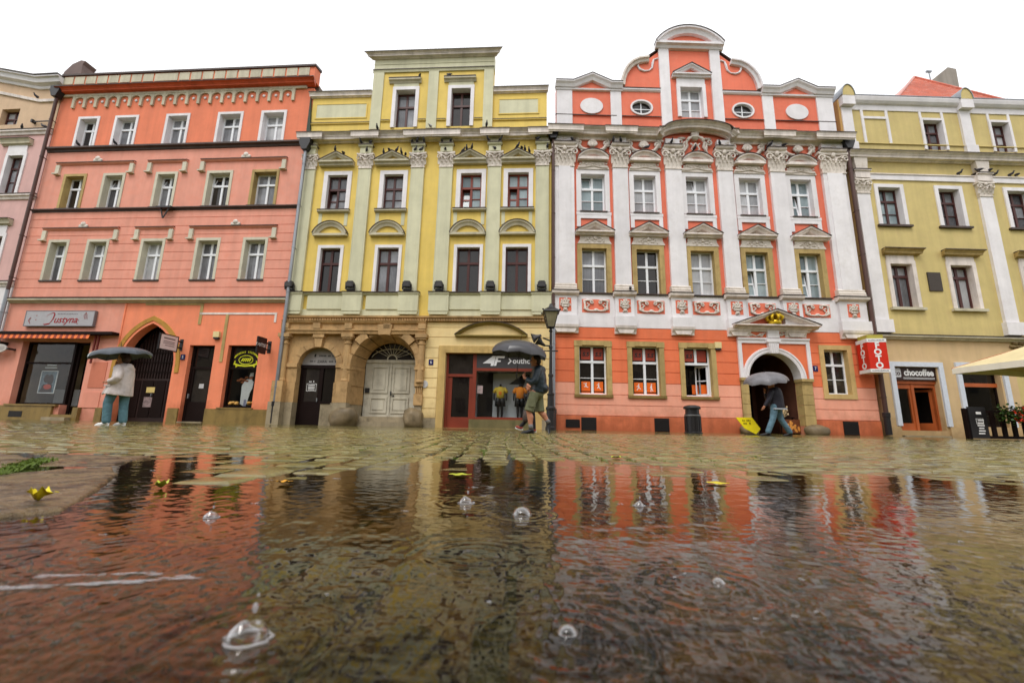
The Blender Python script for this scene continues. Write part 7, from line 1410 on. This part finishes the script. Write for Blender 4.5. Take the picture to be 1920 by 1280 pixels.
# --- second walker half hidden behind
P = person((.52, 11.9), 'person in dark clothes and red trainers half hidden behind the person in shorts'); f = (-1, 0, 0); H_ = (-.0, 0, 1.22)
blkc = surf('black clothes', lin(34, 32, 36), rough=.7, var=.2, bump=.3, bscale=30, scale=6)
m = MB(); head(m, H_, f); limb(m, [(.04, 0, 1.1), (.05, 0, 1.02)], [.045, .05]); limb(m, [(.05, 0, 1.0), (.04, 0, .7)], [(.11, .15), (.11, .14)])
LL = [(.02, -.08, .68), (-.0, -.08, .4), (-.24, -.08, .14)]; RL = [(.06, .08, .68), (.1, .08, .4), (.13, .08, .08)]
for l in (LL, RL): limb(m, l, [.07, .05, .035])
AR_ = [(.04, -.16, .99), (.0, -.2, .78), (-.08, -.19, .6)]; AL_ = [(.06, .16, .99), (.1, .18, .78), (.04, .18, .6)]
for a in (AR_, AL_): limb(m, a, [.045, .038, .026]); hand(m, a[2], (-.2, 0, -1), (-1, 0, 0), .9)
fuse(m, 'body', SKIN, P, .009); face(P, H_, f)
m = MB(); cloth(m, [(.04, 0, 1.1), (.05, 0, 1.05), (.05, 0, .85), (.04, 0, .64)], [(.06, .07), (.11, .15), (.13, .17), (.135, .165)]); [limb(m, a[:2]+[V_(a[2])+V_((.01, 0, .03))], [.07, .058, .045]) for a in (AR_, AL_)]; fuse(m, 'jacket', blkc, P, .012)
m = MB(); [limb(m, l[:2]+[V_(l[2])], [.085, .062, .052]) for l in (LL, RL)]; m.ball((.04, 0, .67), (.11, .14, .1), 10, 7); fuse(m, 'trousers', blkc, P, .012)
rsh = plain('red trainers', 150, 62, 50, .5); shoe(P, LL[2], (-.36, -.08, .2), rsh, WHT, w=.038); shoe(P, RL[2], (-.04, .08, .07), rsh, WHT, w=.038)
m = MB().ball((.03, 0, 1.27), (.1, .088, .095), 12, 8).ball((.06, 0, 1.2), (.07, .085, .1), 12, 8); fuse(m, 'hair', plain('child dark hair', 50, 38, 32, .6), P, .012)
s = empty('carrier_bag', (.52-.12, 11.68, g1(.4, 11.7)+.26), 0, 'grey brown checked bag carried by the half hidden walker', 'bag'); m = MB().tube([(0, 0, 0), (0, 0, .05), (0, 0, .22), (-.01, 0, .3)], [(.05, .1), (.08, .13), (.075, .12), (.03, .08)], 12); m.build('sack', surf('checked cloth', lin(84, 72, 66), var=.5, scale=40), s, smooth=True); MB().tube([(0, -.05, .29), (.0, -.02, .38), (.0, .03, .38), (0, .05, .29)], .01, 6).build('handle', BLK, s)
# --- man in a dark jacket walking away at the archway
P = person((8.10, 13.25), 'person in a black jacket and blue jeans passing the coral archway'); f = (-.8, .6, 0); H_ = (-.05, 0, 1.55)
m = MB(); head(m, H_, f); limb(m, [(0, 0, 1.44), (.02, 0, 1.32)], [.06, .065]); limb(m, [(.03, 0, 1.3), (.04, 0, 1.05), (.03, 0, .9)], [(.15, .17), (.15, .17), (.15, .17)])
LL = [(-.05, -.06, .88), (-.16, -.08, .48), (-.32, -.06, .1)]; RL = [(.09, .06, .88), (.18, .05, .48), (.4, .05, .1)]
for l in (LL, RL): limb(m, l, [.095, .062, .044])
AL_ = [(-.14, -.1, 1.3), (-.26, -.14, 1.06), (-.4, -.12, .86)]; AR_ = [(.0, .18, 1.3), (-.12, .22, 1.1), (-.18, .16, 1.3)]
limb(m, AL_, [.055, .046, .032]); limb(m, AR_, [.055, .046, .032]); hand(m, AL_[2], (-.4, 0, -.6), (-.5, .5, 0), .6); hand(m, AR_[2], (.1, -.2, 1), (-1, 0, 0), 1.); fuse(m, 'body', SKIN, P, .009); face(P, H_, f)
jk2 = surf('black jacket', lin(34, 32, 42), rough=.55, var=.3, bump=.9, bscale=12, scale=5); m = MB(); cloth(m, [(.0, 0, 1.46), (.01, 0, 1.4), (.03, 0, 1.26), (.05, 0, 1.02), (.05, 0, .82)], [(.08, .08), (.18, .14), (.215, .18), (.215, .19), (.22, .2)]); limb(m, AL_[:2]+[(-.37, -.12, .9)], [.08, .072, .055]); limb(m, AR_[:2]+[(-.17, .17, 1.26)], [.08, .07, .05]); fuse(m, 'jacket', jk2, P, .013); boxes(P, 'shirt_hem', plain('grey shirt hem', 170, 176, 184), (-.15, .24, .78, .82, .12, .2))
jn2 = surf('blue jeans', lin(92, 122, 138), rough=.75, var=.4, bump=.9, bscale=14, scale=7); m = MB(); [limb(m, l[:2]+[V_(l[2])+V_((0, 0, .02))], [.115, .085, .08]) for l in (LL, RL)]; m.ball((.03, 0, .84), (.19, .17, .13), 10, 8); fuse(m, 'jeans', jn2, P, .013)
shoe(P, LL[2], (-.54, -.02, .06), BLK, BLK); shoe(P, RL[2], (.22, .08, .06), BLK, BLK)
m = MB().ball((-.03, 0, 1.61), (.1, .09, .09), 12, 8); fuse(m, 'hair', plain('grey dark hair', 60, 54, 50, .6), P, .012)
ug = surf('grey umbrella cloth', lin(122, 120, 124), rough=.35, var=.35, streak=.15, bump=.1, scale=3)
umbrella((8.10-.2, 13.3, g1(8.1, 13.3)+1.93), (RAD(10), RAD(-9), 0), .64, .33, .6, [ug], 'grey umbrella held by the person in the black jacket', .95)
# ------------------------------------------------------------------ unseen town hall added behind the viewer, run wide to darken the lower panes' reflections
t_ = empty('town_hall', (0, -24, 0), 0, 'unseen grey beige town hall block added behind the viewer, mirrored in the window panes', 'town hall')
thm = surf('town hall plaster', lin(150, 136, 118)); MB().box(-76, 80, -.3, 12.5, -10, 0).xf(Matrix.Rotation(math.pi, 4, 'Z')).build('wall', thm, t_)
MB().add([(-80.4, .4, 12.5), (76.4, .4, 12.5), (76.4, -10.4, 12.5), (-80.4, -10.4, 12.5), (-76, -5, 17), (72, -5, 17)], [(0, 1, 5, 4), (2, 3, 4, 5), (1, 2, 5), (3, 0, 4), (3, 2, 1, 0)]).build('roof', surf('town hall roof', lin(104, 62, 50)), t_)
for k in range(34):
    for z in (2.0, 6.0, 9.6): boxes(t_, 'window', PANED, (-76+k*4.5, -74.6+k*4.5, z, z+2, -.05, -.01))
for o in t_.children:
    if o.name.startswith('window'): o.data.transform(Matrix.Diagonal((1, -1, 1, 1))); o.data.transform(Matrix.Translation((0, .05, 0)))
